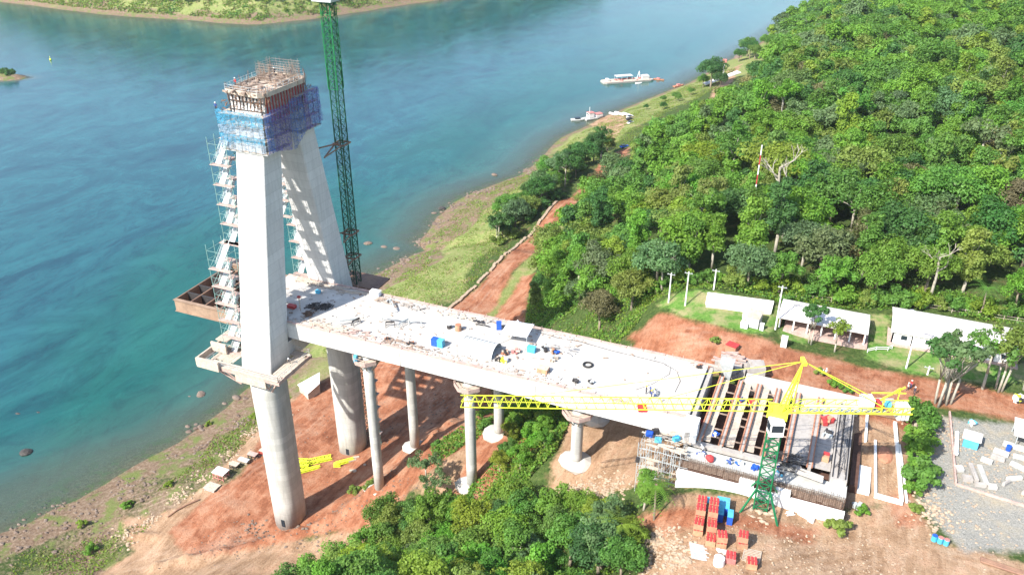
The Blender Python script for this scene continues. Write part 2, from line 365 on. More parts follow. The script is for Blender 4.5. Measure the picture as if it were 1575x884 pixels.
# ---------------------------------------------------------------- ground
def grid_axis(segs):
    out = []
    for a, b, st in segs: out += list(np.arange(a, b, st))
    return np.array(out + [segs[-1][1]])
GX = grid_axis([(-2200, -700, 75), (-700, -300, 14), (-300, -120, 7), (-120, 152, 0.8), (152, 260, 2.5), (260, 500, 10), (500, 1500, 60)])
GY = grid_axis([(-160, -45, 1.4), (-45, 62, 0.8), (62, 250, 1.3), (250, 520, 2.6), (520, 800, 7), (800, 2600, 60)])
XX, YY = np.meshgrid(GX, GY)
# far bank also wants finer cells
ZZ = height(XX.ravel(), YY.ravel()).reshape(XX.shape)

Z_RED = [[(-23.4, 2.2), (-30, 20), (-28.7, 33.2), (-20, 52.1), (-4, 76), (-2.1, 80), (-.6, 93.2), (-.4, 123.4), (.7, 146.7), (.4, 169.3), (3.9, 175.2), (3.5, 189), (3.5, 220.7), (2.5, 245), (8, 250), (9, 245), (11, 222), (10, 200), (8.4, 173.1), (8.6, 155), (7.6, 132.7), (7.7, 106.5), (9.7, 80.7), (11.5, 51.1), (27.6, 42.7), (36, 25), (42, 14), (43, 6), (36, 1), (31, -7.3), (29, -16.2), (22, -16.3), (10, -19.7), (-1, -26.2), (-14, -31), (-26, -27), (-24, -14), (-21, -5)],
         [(65.6, 31.8), (69.9, 31.9), (71.9, 35.2), (79.9, 31.8), (96.9, 28.7), (107.6, 28.3), (124.8, 26.1), (144.8, 27.2), (190, 32), (190, 21), (144.1, 19.2), (130.5, 18), (122.5, 16), (117.8, 15), (107.1, 15), (86.8, 18), (71.1, 22.2)],
         [(13.9, 69.7), (13, 84.6), (11.6, 102.5), (15.7, 103.1), (20.1, 84.7), (29, 64)], [(27.6, 34.2), (30.9, 39.6), (39.4, 32.6), (56, 10), (56, -6), (47, -12), (41, -9), (40, 2)],
         [(83, -24), (101, -22), (112, -20), (112, -24), (100, -26), (90, -28)], [(122, -8), (126, -3), (127, -12), (124, -14)], [(114, 16), (126, 18), (128, 14), (127, 9), (115, 10)]]
Z_TAN = [[(-32.6, -41.6), (-31.2, -33.5), (-40.1, -25.5), (-30.1, -19.5), (-25.5, -9.1), (-14.1, -10.5), (-4.3, -20), (11.4, -20.7), (22, -17.5), (30, -17.8), (27, -29.5), (10, -50)],
         [(89.6, -20), (115.9, -13.7), (125.5, -8.1), (129.5, -15.3), (150, -14.4), (160, -60), (92.4, -60), (88, -37)],
         [(60, 8), (78, 20), (90, 14), (92, -16.7), (79.2, -16.3), (71.8, -15.5), (65, -13.5), (61.7, -4.4)], [(85, 12), (118, 14), (125, 13), (125.5, -8), (116, -14), (88, -17)],
         [(-38.5, 327.5), (-33.7, 350.4), (-10.2, 321.8), (-8.1, 294.4), (-5.9, 268.9), (-21.4, 297.3)], [(13, 244), (28, 282), (28, 340), (20, 400), (17, 468), (24, 478), (29, 410), (35, 345), (36, 285), (20, 246), (7, 228)], [(-30, 30), (-36, 22), (-27, -8), (-23, 4)],
         [(28, 6), (33, 14), (44, 14), (48, 4), (44, -10), (30, -10), (18, -14), (22, -3)], [(70, 32), (84, 28), (84, 22), (66, 24)], [(100, 28), (118, 25), (118, 21), (100, 22)]]
Z_GRAVEL = [[(125.5, 13.6), (131.6, 16.1), (150, 19), (160, 18), (160, -13), (141.9, -13), (133.1, -16), (128.5, -10), (126.5, -6.6), (126, 2.8)]]
Z_LAWN = [[(70.7, 39.6), (76, 42), (80.6, 43), (96.7, 42.5), (98.6, 38.5), (97, 30.8), (92.7, 29.8), (78.2, 32.8)], [(98.9, 33.8), (106.8, 36.2), (104.7, 30.8), (99.5, 29.6)],
          [(116.2, 43), (120.8, 39.1), (128.3, 39), (143.8, 38), (150, 40), (150, 33), (138, 30), (124.8, 27.9), (116.3, 29.8)], [(116.6, 47), (120.2, 47.9), (120.2, 40.2), (116.3, 39.9)]]
Z_SHORE = [[(-58, 100), (-55.9, 108.9), (-56, 121), (-52, 139.8), (-60, 147.2), (-64, 174.8), (-62, 203), (-50, 238), (-46, 264.6), (-36, 264), (-30, 236.7), (-29, 190.6), (-35, 171.8), (-31, 150), (-38, 138), (-29, 124.5), (-33, 108.8), (-40, 98)],
           [(-72, -60), (-100, -90), (-90, -60), (-76, -34), (-68, -26), (-62, -14), (-56, -4), (-46, 8), (-42, 22), (-38, 14), (-42, 0), (-48, -12), (-46, -22), (-52, -34), (-58, -48)]]
def zone(polys, wob=2.2):
    near = (XX > -130) & (XX < 200) & (YY > -120) & (YY < 500); r = np.zeros(XX.shape, np.float32)
    x, y = XX[near], YY[near]; b = np.full(x.shape, -1e9)
    for p in polys: b = np.maximum(b, polydist(x, y, p))
    r[near] = np.clip(0.5 + (b + fbm(x, y, 7, 4) * wob) / 3.0, 0, 1); return r
_D = XX - shore_x(YY)
z_red, z_tan, z_grav, z_lawn, z_sh = zone(Z_RED, 1.5), zone(Z_TAN), zone(Z_GRAVEL, 1.0), zone(Z_LAWN, 0.8), zone(Z_SHORE)
far_side = (XX < -200) | (YY > 900)
_e = fbm(XX, YY, 14, 4)
z_sh = np.maximum(z_sh, np.clip((2.2 + _e * 2.4 - ZZ) / 1.5, 0, 1) * ((~far_side) & (YY > 40)))
z_sh = np.maximum(z_sh, np.clip((1.0 + _e * 1.5 - ZZ) / 1.0, 0, 1) * ((~far_side) & (YY <= 40)))
z_sh = np.where(far_side, np.clip((7 + _e * 7 - ZZ) / 3, 0, 1), z_sh)
z_grass = np.clip((15.5 + fbm(XX, YY, 20, 4) * 3 - ZZ) / 2.0, 0, 1) * (_D > -5) * (XX < 60) * np.clip((YY - 20) / 20 + (-XX - 10) / 20, 0, 1)
z_grass = np.maximum(z_grass, np.clip(0.5 + (polydist(XX, YY, [(7.7, 70), (13, 70), (15, 106), (11, 140), (8.5, 160), (7.7, 106)])) / 2, 0, 1))
z_grass = np.where(far_side, np.clip((40 + _e * 20 - ZZ) / 8, 0, 1), z_grass)
_ll = (XX < -14) & (YY < 52) & (~far_side)
z_sh = np.where(_ll, np.maximum(z_sh, 0.62 + 0.5 * fbm(XX + 9, YY, 11, 3)), z_sh)
RUTS = [[(-44, -60), (-30, -40), (-18, -30), (-4, -22.5), (8, -15.5), (17, -6), (20, 6), (18, 22), (11, 44), (4, 66), (3, 100), (3.5, 150), (5.5, 172), (5, 220), (14, 245)],
        [(-30, -40), (-36, -32), (-40, -24), (-34, -18), (-27, -20), (-22, -12), (-19, 0), (-17, 14), (-18, 30)], [(-22, -34), (-8, -25.5), (10, -13), (18, -2), (12, 8), (2, 20), (-10, 30)],
        [(-20, 44), (-8, 48), (6, 42), (16, 24), (24, 10), (30, 2)], [(70, 26), (88, 24), (108, 24.5), (126, 22.5), (150, 23.5), (190, 26)], [(74, 30), (92, 26), (112, 22.5), (130, 21), (160, 24)],
        [(92, -36), (104, -30), (118, -20), (124, -14), (126, -8)], [(100, -42), (112, -30), (126, -20), (150, -19)], [(70, -10), (76, -4), (84, 0)], [(26, -22), (31, -12), (36, -4), (33, 12), (24, 30)]]
_near = (XX > -60) & (XX < 170) & (YY > -70) & (YY < 260)
_rx, _ry = XX[_near], YY[_near]; _best = np.zeros(_rx.shape)
for _l in RUTS:
    _d = np.full(_rx.shape, 1e9)
    for (ax, ay), (bx, by) in zip(_l[:-1], _l[1:]):
        t = np.clip(((_rx - ax) * (bx - ax) + (_ry - ay) * (by - ay)) / ((bx - ax) ** 2 + (by - ay) ** 2), 0, 1)
        _d = np.minimum(_d, np.hypot(_rx - ax - t * (bx - ax), _ry - ay - t * (by - ay)))
    _d = _d + fbm(_rx, _ry, 12, 3) * 1.6
    for off, w_ in ((1.0, 1.0), (2.9, .7), (4.6, .45)): _best = np.maximum(_best, w_ * np.exp(-((np.abs(_d) - off) / .42) ** 2))
z_rut = np.zeros(XX.shape); z_rut[_near] = _best * (0.55 + fbm(_rx, _ry, 9, 3))
ZZ = ZZ - 0.10 * np.clip(z_rut, 0, 1)
_dirt = np.clip(z_red + z_tan, 0, 1); ZZ = ZZ + _dirt * (fbm(XX + 3, YY, 2.6, 3) * .22) * (_near)
def terrain_mesh():
    ny, nx = XX.shape; me = bpy.data.meshes.new('ground')
    v = np.stack([XX.ravel(), YY.ravel(), ZZ.ravel()], 1)
    i = np.arange(ny * nx).reshape(ny, nx)
    q = np.stack([i[:-1, :-1].ravel(), i[:-1, 1:].ravel(), i[1:, 1:].ravel(), i[1:, :-1].ravel()], 1)
    me.vertices.add(len(v)); me.vertices.foreach_set('co', v.ravel())
    me.loops.add(q.size); me.loops.foreach_set('vertex_index', q.ravel().astype(np.int32))
    me.polygons.add(len(q)); me.polygons.foreach_set('loop_start', np.arange(0, q.size, 4, dtype=np.int32)); me.polygons.foreach_set('loop_total', np.full(len(q), 4, np.int32))
    me.polygons.foreach_set('use_smooth', np.ones(len(q), bool)); me.update()
    for nm, ch in (('zone_a', (z_red, z_tan, z_grav)), ('zone_b', (z_grass, z_lawn, z_sh)), ('zone_c', (z_rut, z_rut * 0, z_rut * 0))):
        a = me.attributes.new(nm, 'FLOAT_VECTOR', 'POINT'); a.data.foreach_set('vector', np.stack([c.ravel() for c in ch], 1).astype(np.float32).ravel())
    return me
gm = bpy.data.materials.new('ground_cover'); nt = nodes_of(gm)
g = N(nt, 'ShaderNodeNewGeometry').outputs['Position']
za = N(nt, 'ShaderNodeSeparateXYZ'); nt.links.new(N(nt, 'ShaderNodeAttribute', attribute_name='zone_a').outputs['Vector'], za.inputs[0])
zb = N(nt, 'ShaderNodeSeparateXYZ'); nt.links.new(N(nt, 'ShaderNodeAttribute', attribute_name='zone_b').outputs['Vector'], zb.inputs[0])
n_f = noise(nt, g, 1.1, 8, 0.7); n_m = noise(nt, g, 0.22, 6, 0.65); n_b = noise(nt, g, 0.05, 4, 0.6)
n_p = noise(nt, g, 4.5, 4, 0.7)
# tyre-track and grader streaks that follow the banks
mpp = N(nt, 'ShaderNodeMapping'); mpp.inputs['Rotation'].default_value = (0, 0, RAD(-8)); mpp.inputs['Scale'].default_value = (0.8, 0.14, 0.3); nt.links.new(g, mpp.inputs[0])
n_s = noise(nt, mpp.outputs[0], 1.0, 5, 0.65, 0.6)
def edge(z, w=0.35):
    t = mth(nt, 'ADD', z, mth(nt, 'MULTIPLY', mth(nt, 'SUBTRACT', n_f, 0.5), 1.0)); t = mth(nt, 'ADD', t, mth(nt, 'MULTIPLY', mth(nt, 'SUBTRACT', n_m, 0.5), 0.7))
    return ramp(nt, t, [(0.5 - w / 2, (0,) * 3), (0.5 + w / 2, (1,) * 3)])
veg = ramp(nt, n_f, [(0.3, (0.025, 0.045, 0.012)), (0.5, (0.055, 0.09, 0.022)), (0.7, (0.11, 0.14, 0.045))])
veg = mixc(nt, ramp(nt, n_m, [(0.55, (0,) * 3), (0.72, (0.7,) * 3)]), veg, (0.19, 0.12, 0.07))
grass = ramp(nt, n_f, [(0.25, (0.11, 0.14, 0.04)), (0.5, (0.19, 0.23, 0.07)), (0.75, (0.34, 0.33, 0.15))])
grass = mixc(nt, ramp(nt, n_m, [(0.5, (0,) * 3), (0.68, (0.75,) * 3)]), grass, (0.33, 0.26, 0.14))
grass = mixc(nt, ramp(nt, n_p, [(0.55, (0,) * 3), (0.75, (0.5,) * 3)]), grass, (0.06, 0.12, 0.025))
lawn = ramp(nt, n_f, [(0.25, (0.05, 0.13, 0.02)), (0.55, (0.11, 0.22, 0.04)), (0.8, (0.28, 0.28, 0.12))])
lawn = mixc(nt, ramp(nt, n_m, [(0.46, (0,) * 3), (0.62, (0.75,) * 3)]), lawn, (0.33, 0.27, 0.15))
n_s = mth(nt, 'ADD', mth(nt, 'MULTIPLY', n_s, 0.5), mth(nt, 'MULTIPLY', n_m, 0.5))
red = ramp(nt, n_s, [(0.34, (0.16, 0.055, 0.028)), (0.5, (0.31, 0.125, 0.066)), (0.66, (0.43, 0.225, 0.135))])
red = mixc(nt, ramp(nt, n_m, [(0.45, (0,) * 3), (0.66, (0.7,) * 3)]), red, (0.37, 0.205, 0.13))
red = mixc(nt, ramp(nt, n_p, [(0.58, (0,) * 3), (0.8, (0.6,) * 3)]), red, (0.16, 0.06, 0.035))
tan = ramp(nt, n_s, [(0.34, (0.20, 0.115, 0.065)), (0.5, (0.34, 0.22, 0.135)), (0.68, (0.47, 0.35, 0.245))])
tan = mixc(nt, ramp(nt, n_m, [(0.5, (0,) * 3), (0.72, (0.7,) * 3)]), tan, (0.42, 0.23, 0.14))
grav = ramp(nt, n_p, [(0.3, (0.17, 0.165, 0.145)), (0.55, (0.29, 0.28, 0.25)), (0.75, (0.43, 0.41, 0.36))])
grav = mixc(nt, ramp(nt, n_m, [(0.52, (0,) * 3), (0.7, (0.6,) * 3)]), grav, (0.40, 0.33, 0.22))
shore = ramp(nt, n_f, [(0.3, (0.11, 0.07, 0.045)), (0.5, (0.20, 0.137, 0.092)), (0.72, (0.31, 0.245, 0.175))])
shore = mixc(nt, ramp(nt, n_m, [(0.49, (0,) * 3), (0.6, (0.9,) * 3)]), shore, (0.13, 0.165, 0.045))
col = mixc(nt, edge(zb.outputs[0], 0.5), veg, grass)
col = mixc(nt, edge(zb.outputs[2]), col, shore)
col = mixc(nt, edge(za.outputs[1], 0.5), col, tan); col = mixc(nt, edge(za.outputs[0], 0.5), col, red)
rc = N(nt, 'ShaderNodeSeparateXYZ'); nt.links.new(N(nt, 'ShaderNodeAttribute', attribute_name='zone_c').outputs['Vector'], rc.inputs[0])
col = mixc(nt, mth(nt, 'MULTIPLY', ramp(nt, mth(nt, 'ADD', rc.outputs[0], mth(nt, 'MULTIPLY', mth(nt, 'SUBTRACT', n_p, 0.5), 0.8)), [(0.2, (0,) * 3), (0.7, (1,) * 3)]), 0.5), col, mixc(nt, 0.35, col, (0.62, 0.48, 0.36)))
n_d = noise(nt, g, 2.3, 8, 0.75)
col = mixc(nt, mth(nt, 'MULTIPLY', ramp(nt, n_d, [(0.32, (1,) * 3), (0.5, (0,) * 3)]), 0.75), col, mixc(nt, 1.0, col, (0.5, 0.42, 0.38), 'MULTIPLY'))
col = mixc(nt, edge(za.outputs[2], 0.5), col, grav); col = mixc(nt, edge(zb.outputs[1], 0.4), col, lawn)
bm_ = mth(nt, 'ADD', mth(nt, 'MULTIPLY', n_f, 0.6), mth(nt, 'MULTIPLY', n_p, 0.4))
finish(nt, col, 0.95, 0, bm_, 1.0, 0.5, 0.12)
go = bpy.data.objects.new('ground', terrain_mesh()); COL.objects.link(go); go.data.materials.append(gm); go['kind'] = 'structure'
go['label'] = 'river banks of red earth, grass and gravel'

# ---------------------------------------------------------------- water
def water():
    wx = grid_axis([(-2600, -700, 100), (-700, -140, 8), (-140, -20, 1.2), (-20, 120, 6), (120, 1500, 60)])
    wy = grid_axis([(-300, -70, 5), (-70, 270, 1.6), (270, 900, 6), (900, 2600, 80)])
    x, y = np.meshgrid(wx, wy); d = -height(x.ravel(), y.ravel())
    ny, nx = x.shape; i = np.arange(ny * nx).reshape(ny, nx)
    q = np.stack([i[:-1, :-1].ravel(), i[:-1, 1:].ravel(), i[1:, 1:].ravel(), i[1:, :-1].ravel()], 1)
    dq = d[q].max(1); q = q[dq > -1.5]
    me = bpy.data.meshes.new('river_water'); v = np.stack([x.ravel(), y.ravel(), np.zeros(x.size)], 1)
    me.vertices.add(len(v)); me.vertices.foreach_set('co', v.ravel()); me.loops.add(q.size); me.loops.foreach_set('vertex_index', q.ravel().astype(np.int32))
    me.polygons.add(len(q)); me.polygons.foreach_set('loop_start', np.arange(0, q.size, 4, dtype=np.int32)); me.polygons.foreach_set('loop_total', np.full(len(q), 4, np.int32)); me.update()
    a = me.attributes.new('depth', 'FLOAT', 'POINT'); a.data.foreach_set('value', d.astype(np.float32))
    m = bpy.data.materials.new('river_water'); nt = nodes_of(m); g = N(nt, 'ShaderNodeNewGeometry').outputs['Position']
    dep = N(nt, 'ShaderNodeAttribute', attribute_name='depth').outputs['Fac']
    mp = N(nt, 'ShaderNodeMapping'); mp.inputs['Rotation'].default_value = (0, 0, RAD(-30)); mp.inputs['Scale'].default_value = (1, 0.55, 1); nt.links.new(g, mp.inputs[0])
    cur = noise(nt, mp.outputs[0], 0.028, 8, 0.68, 2.2); cur2 = noise(nt, mp.outputs[0], 0.008, 5, 0.6, 1.2); fl = noise(nt, g, 0.16, 6, 0.75, 1.5)
    deep = ramp(nt, cur, [(0.30, (0.003, 0.060, 0.052)), (0.5, (0.006, 0.080, 0.067)), (0.72, (0.012, 0.104, 0.086))])
    sx = N(nt, 'ShaderNodeSeparateXYZ'); nt.links.new(g, sx.inputs[0])
    offs = mth(nt, 'MULTIPLY_ADD', sx.outputs[0], -1 / 160.0, -0.35)                      # the dark current line out in the river
    dk = ramp(nt, mth(nt, 'ADD', offs, mth(nt, 'MULTIPLY', mth(nt, 'SUBTRACT', cur2, 0.5), 1.6)), [(0.22, (0,) * 3), (0.62, (0.9,) * 3)])
    deep = mixc(nt, dk, deep, ramp(nt, cur, [(0.35, (0.005, 0.046, 0.066)), (0.62, (0.016, 0.100, 0.115))]))
    mot = noise(nt, mp.outputs[0], 0.075, 7, 0.72, 2.8)
    deep = mixc(nt, ramp(nt, mot, [(0.38, (0.5,) * 3), (0.52, (0,) * 3)]), deep, mixc(nt, 1.0, deep, (0.42, 0.52, 0.66), 'MULTIPLY'))
    mot2 = noise(nt, g, 0.22, 7, 0.78, 3.5)
    deep = mixc(nt, ramp(nt, mot2, [(0.56, (0,) * 3), (0.76, (0.22,) * 3)]), deep, mixc(nt, 1.0, deep, (1.5, 1.4, 1.3), 'MULTIPLY'))
    foam = ramp(nt, mth(nt, 'MULTIPLY', cur, fl), [(0.38, (0,) * 3), (0.52, (0.2,) * 3)])
    deep = mixc(nt, foam, deep, (0.16, 0.28, 0.30))
    sh = ramp(nt, mth(nt, 'MULTIPLY', dep, 0.16), [(0.0, (1,) * 3), (0.5, (0.25,) * 3), (1.0, (0,) * 3)])
    colr = mixc(nt, mth(nt, 'MULTIPLY', sh, 0.6), deep, (0.14, 0.13, 0.09))
    p = N(nt, 'ShaderNodeBsdfPrincipled'); nt.links.new(colr, p.inputs['Base Color']); p.inputs['IOR'].default_value = 1.33
    nt.links.new(ramp(nt, cur2, [(0.3, (0.05,) * 3), (0.7, (0.16,) * 3)]), p.inputs['Roughness'])
    p.inputs['Specular IOR Level'].default_value = 0.85
    w1 = noise(nt, g, 0.7, 6, 0.65, 0.4); w2 = noise(nt, mp.outputs[0], 0.12, 5, 0.6, 1.2)
    h = mth(nt, 'ADD', mth(nt, 'MULTIPLY', w1, 0.24), mth(nt, 'MULTIPLY', w2, 0.12))
    b = N(nt, 'ShaderNodeBump'); b.inputs['Strength'].default_value = 0.35; b.inputs['Distance'].default_value = 0.8; nt.links.new(h, b.inputs['Height']); nt.links.new(b.outputs[0], p.inputs['Normal'])
    tr = N(nt, 'ShaderNodeBsdfTransparent'); tr.inputs[0].default_value = (0.75, 0.9, 0.85, 1)
    al = ramp(nt, mth(nt, 'ADD', mth(nt, 'MULTIPLY', dep, 0.38), mth(nt, 'MULTIPLY', mth(nt, 'SUBTRACT', fl, 0.5), 0.25)), [(0.0, (0.25,) * 3), (0.35, (0.7,) * 3), (0.95, (1,) * 3)])
    mx = N(nt, 'ShaderNodeMixShader'); nt.links.new(al, mx.inputs[0]); nt.links.new(tr.outputs[0], mx.inputs[1]); nt.links.new(p.outputs[0], mx.inputs[2])
    o = N(nt, 'ShaderNodeOutputMaterial'); nt.links.new(mx.outputs[0], o.inputs[0])
    me.materials.append(m); ob = bpy.data.objects.new('river_water', me); COL.objects.link(ob); ob['kind'] = 'structure'; ob['label'] = 'wide teal river'
water()

# ================================================================ THE BRIDGE
DZ = 59.5                                                         # deck surface
def superring(cx, cy, z, a, b, e=2.8, n=28):
    out = []
    for k in range(n):
        t = 2 * math.pi * k / n; c, s_ = math.cos(t), math.sin(t)
        out.append((cx + a * math.copysign(abs(c) ** (2 / e), c), cy + b * math.copysign(abs(s_) ** (2 / e), s_), z))
    return out
py = thing('bridge_pylon', 'tall white concrete A-shaped bridge pylon with two inclined legs on round columns', 'bridge pylon', (0, 0, 7.5))
for s in (-1, 1):
    zs = [5.0, 15, 25, 35, 45, 50.5]
    M().loft([superring(0.2, s * 13.65, z, 3.4 + 0.2 * (z - 5) / 45, 3.4 + 0.2 * (z - 5) / 45, 2.5) for z in zs]).build('column', 'concrete_pier', py, 'rounded lower column of the pylon', smooth=True)
    def legc(z): return s * (13.65 - 8.0 * (z - 50) / 46.0)
    rings = []
    for k in range(13):
        z = 50.5 + k * 56 / 12.0; hx = 3.75 - 0.6 * (z - 50) / 57; hy = 3.15 - 0.45 * (z - 50) / 57; c = legc(z); b = 0.18
        rings.append([(-hx, c - hy + b, z), (-hx + b, c - hy, z), (hx - b, c - hy, z), (hx, c - hy + b, z), (hx, c + hy - b, z), (hx - b, c + hy, z), (-hx + b, c + hy, z), (-hx, c + hy - b, z)])
    M().loft(rings).build('leg', 'concrete_white', py, 'inclined rectangular upper leg')
M().bb(-3.6, 3.6, -10.4, 10.4, 50.6, 54.9).build('crossbeam', 'concrete_white', py)
M().bb(.2, 1.1, -17.15, -16.9, 8.2, 10.2).build('hatch', 'glass_dark', py); M().bb(.2, 1.1, 10.2, 10.4, 8.6, 10.4).build('hatch', 'glass_dark', py)

# work platforms where the columns turn into legs
def collar(s, name_label):
    r = thing('work_platform', name_label, 'platform', (0, s * 13.65, 50), group='timber platforms round the pylon columns')
    y0 = s * 13.65
    P = M(); rr = random.Random(3 + s)
    # planks in four wings round the leg
    x0, x1 = -10.5, 7.6; ya, yb = y0 - 5.6, y0 + 5.6
    for k in range(14):
        y = ya + k * 0.5
        if y > y0 - 3.9: break
        P.box(((x0 + x1) / 2 + rr.uniform(-.5, .5), y, 51.9 + rr.uniform(-.05, .05)), (x1 - x0 + rr.uniform(-1, 1), 0.46, 0.08))
    for k in range(14):
        y = yb - k * 0.5
        if y < y0 + 3.9: break
        P.box(((x0 + x1) / 2 + rr.uniform(-.5, .5), y, 51.9 + rr.uniform(-.05, .05)), (x1 - x0 + rr.uniform(-1, 1), 0.46, 0.08))
    for k in range(16):
        x = x0 + k * 0.5
        if x > -5.1: break
        P.box((x, y0, 51.92 + rr.uniform(-.04, .04)), (0.45, 7.4 + rr.uniform(-.6, .6), 0.08))
    for k in range(8):
        x = x1 - k * 0.5
        if x < 5.1: break
        P.box((x, y0, 51.92 + rr.uniform(-.04, .04)), (0.45, 7.4 + rr.uniform(-.6, .6), 0.08))
    P.build('planking', 'pale_timber', r)
    F = M()
    for x, y in ((x0, ya), (x1, ya), (x1, yb), (x0, yb)): F.bar((x * .98, y, 51.8), (math.copysign(3.9, x), y0 + math.copysign(3.6, y - y0), 47.2), 0.3)
    for x in (-7, -3.5, 0, 3.5, 6.4):
        for yy in (ya, yb): F.bar((x, yy, 51.75), (max(-3.6, min(3.6, x)), y0 + math.copysign(4.1, yy - y0), 48.0), 0.22)
    F.bb(x0 - .3, x1 + .3, ya - .15, ya + .15, 51.0, 51.8).bb(x0 - .3, x1 + .3, yb - .15, yb + .15, 51.0, 51.8).bb(x0 - .15, x0 + .15, ya, yb, 51.0, 51.8).bb(x1 - .15, x1 + .15, ya, yb, 51.0, 51.8)
    F.build('bracket', 'pink_timber', r)
    T = M()
    T.bb(-12.5, -6.8, y0 - 6.4, y0 - 5.9, 51.0, 53.2); T.bb(-12.8, -12.4, y0 - 6.2, y0 + 1.5, 51.2, 53.0); T.bb(-12.4, -8.5, y0 - 1.6, y0 - 1.2, 52.2, 54.4)
    T.bb(-3, 4.6, y0 - 6.0, y0 - 5.85, 49.6, 51.2); T.box((-10.6, y0 + 1.8, 54.3), (3.0, 4.2, .2))
    T.build('side_board', 'pale_timber', r)
    R = M(); pts = [(x0, ya), (x1, ya), (x1, yb), (x0, yb)]
    for i in range(4):
        a, b = pts[i], pts[(i + 1) % 4]
        for h in (0.6, 1.15): R.bar((*a, 51.95 + h), (*b, 51.95 + h), 0.06)
        L = math.dist(a, b); n = int(L / 2)
        for k in range(n + 1): x = a[0] + (b[0] - a[0]) * k / n; y = a[1] + (b[1] - a[1]) * k / n; R.bar((x, y, 51.9), (x, y, 53.1), 0.06)
    R.build('railing', 'galvanised', r)
collar(-1, 'pale timber work platform around the column standing over the river bank, wing jutting left')
collar(1, 'timber work platform around the far column beside the tall lattice mast')

# deck: slab and box girder, stopped against the pylon on one side and the abutment on the other
dk = thing('bridge_deck', 'long white concrete bridge deck running from the pylon to the abutment', 'bridge deck', (45, 0, 56))
HW = 9.3
def dz(x): return DZ
S = M(); S.bb(-9, 88.2, -HW, HW, DZ - 0.45, DZ); S.build('slab', 'deck_slab', dk)
G = M()
prof = []
for x in (-9, 10, 30, 50, 70, 88.2):
    d = 3.5 + 0.9 * (x + 9) / 97
    prof.append([(x, -HW + .06, DZ - .455), (x, -HW + .06, DZ - d), (x, HW - .06, DZ - d), (x, HW - .06, DZ - .455)])
G.loft(prof).build('girder', 'concrete_white', dk)
rr = random.Random(5)
for s in (-1, 1):
    x = -9; E1 = M()
    while x < 88:
        L = rr.uniform(3.0, 6.0); E1.box((min(x + L / 2, 87.5), s * (HW - 0.35 + rr.uniform(-.08, .08)), DZ + .12 + rr.uniform(0, .1)), (L - 0.15, 0.5, 0.22)); x += L
    E1.build('edge_formwork', 'pink_timber', dk)
for s in (-1, 1): K = M(); K.bb(-8, 88, s * (HW - 1.5) - .12, s * (HW - 1.5) + .12, DZ + .004, DZ + .16); K.build('kerb', 'deck_slab', dk)
J = M()
for x in (30.5, 59.5): J.bb(x - .04, x + .04, -HW + .03, -HW + .2, DZ - 4.1, DZ - .8)
J.build('joint', 'dark_steel', dk)
St = M()
for k in range(46):
    x = -7 + k * 2.1
    for s in (-1, 1):
        if rr.random() < .8: St.bar((x, s * (HW - .5), DZ), (x, s * (HW - .5), DZ + rr.uniform(.7, 1.15)), 0.07)
St.build('railing_post', 'pink_timber', dk)

# six approach piers
PIERS = [(21.2, -7, 18.0, 'slender grey bridge pier next to the pylon, blue bin on its collar'), (22.8, 7, 20.6, 'slender pier behind the one with the blue bin on its collar'),
         (44.6, -7, 28.0, 'grey bridge pier rising from the trees with an octagonal timber collar'), (44.8, 7, 31.0, 'pier on a pale footing behind the yellow jib tip'),
         (67.4, -7, 41.5, 'short stout pier with a broad collar beside the sandy clearing'), (67.4, 7, 42.5, 'short pier mostly hidden under the deck beside the clearing')]
for i, (x, y, z, lab) in enumerate(PIERS):
    r = thing('bridge_pier', lab, 'bridge pier', (x, y, z), group='slender piers carrying the approach deck')
    zt = DZ - 3.5 - 0.9 * (x + 9) / 97 - .01
    M().loft([superring(x, y, q, 1.12, 1.12, 2.0, 20) for q in np.linspace(z - 2, zt - 1.2, 5)]).build('shaft', 'concrete_pier', r, smooth=True)
    M().cyl((x, y, zt - 1.2), (x, y, zt), 1.12, 1.4, 20).build('head', 'concrete_white', r, smooth=True)
    M().blob((x - .3, y + .4, z - .6), (3.6, 3.0, 1.5), i, 2, .3).build('footing', 'deck_slab', r)
    if y < 0:
        R0, R1 = 3.0, 1.16; C_ = M(); n = 8; zc = zt - 1.9
        for k in range(n):
            a, b = 2 * math.pi * (k + .5) / n, 2 * math.pi * (k + 1.5) / n
            q = [(x + R1 * math.cos(a), y + R1 * math.sin(a)), (x + R0 * math.cos(a), y + R0 * math.sin(a)), (x + R0 * math.cos(b), y + R0 * math.sin(b)), (x + R1 * math.cos(b), y + R1 * math.sin(b))]
            C_.prism(q, zc, zc + .1)
            C_.bar((x + R0 * math.cos(a), y + R0 * math.sin(a), zc - .1), (x + 1.3 * math.cos(a), y + 1.3 * math.sin(a), zc - 2.4), .2)
        C_.build('collar', 'pale_timber', r)
        W = M()
        for k in range(n):
            a, b = 2 * math.pi * (k + .5) / n, 2 * math.pi * (k + 1.5) / n
            pa = (x + R0 * math.cos(a), y + R0 * math.sin(a)); pb = (x + R0 * math.cos(b), y + R0 * math.sin(b))
            W.bar((*pa, zc + .05), (*pb, zc + .05), .1, .9)
            W.bar((*pa, zc), (*pa, zc + 1.2), .08)
            W.bar((*pa, zc + 1.15), (*pb, zc + 1.15), .08)
        W.build('collar_board', 'pink_timber', r)
        if i == 0: M().bb(x - 1.6, x - .9, y - 2.6, y - 1.9, zc + .1, zc + 1.7).build('bin', 'cyan_panel', r)

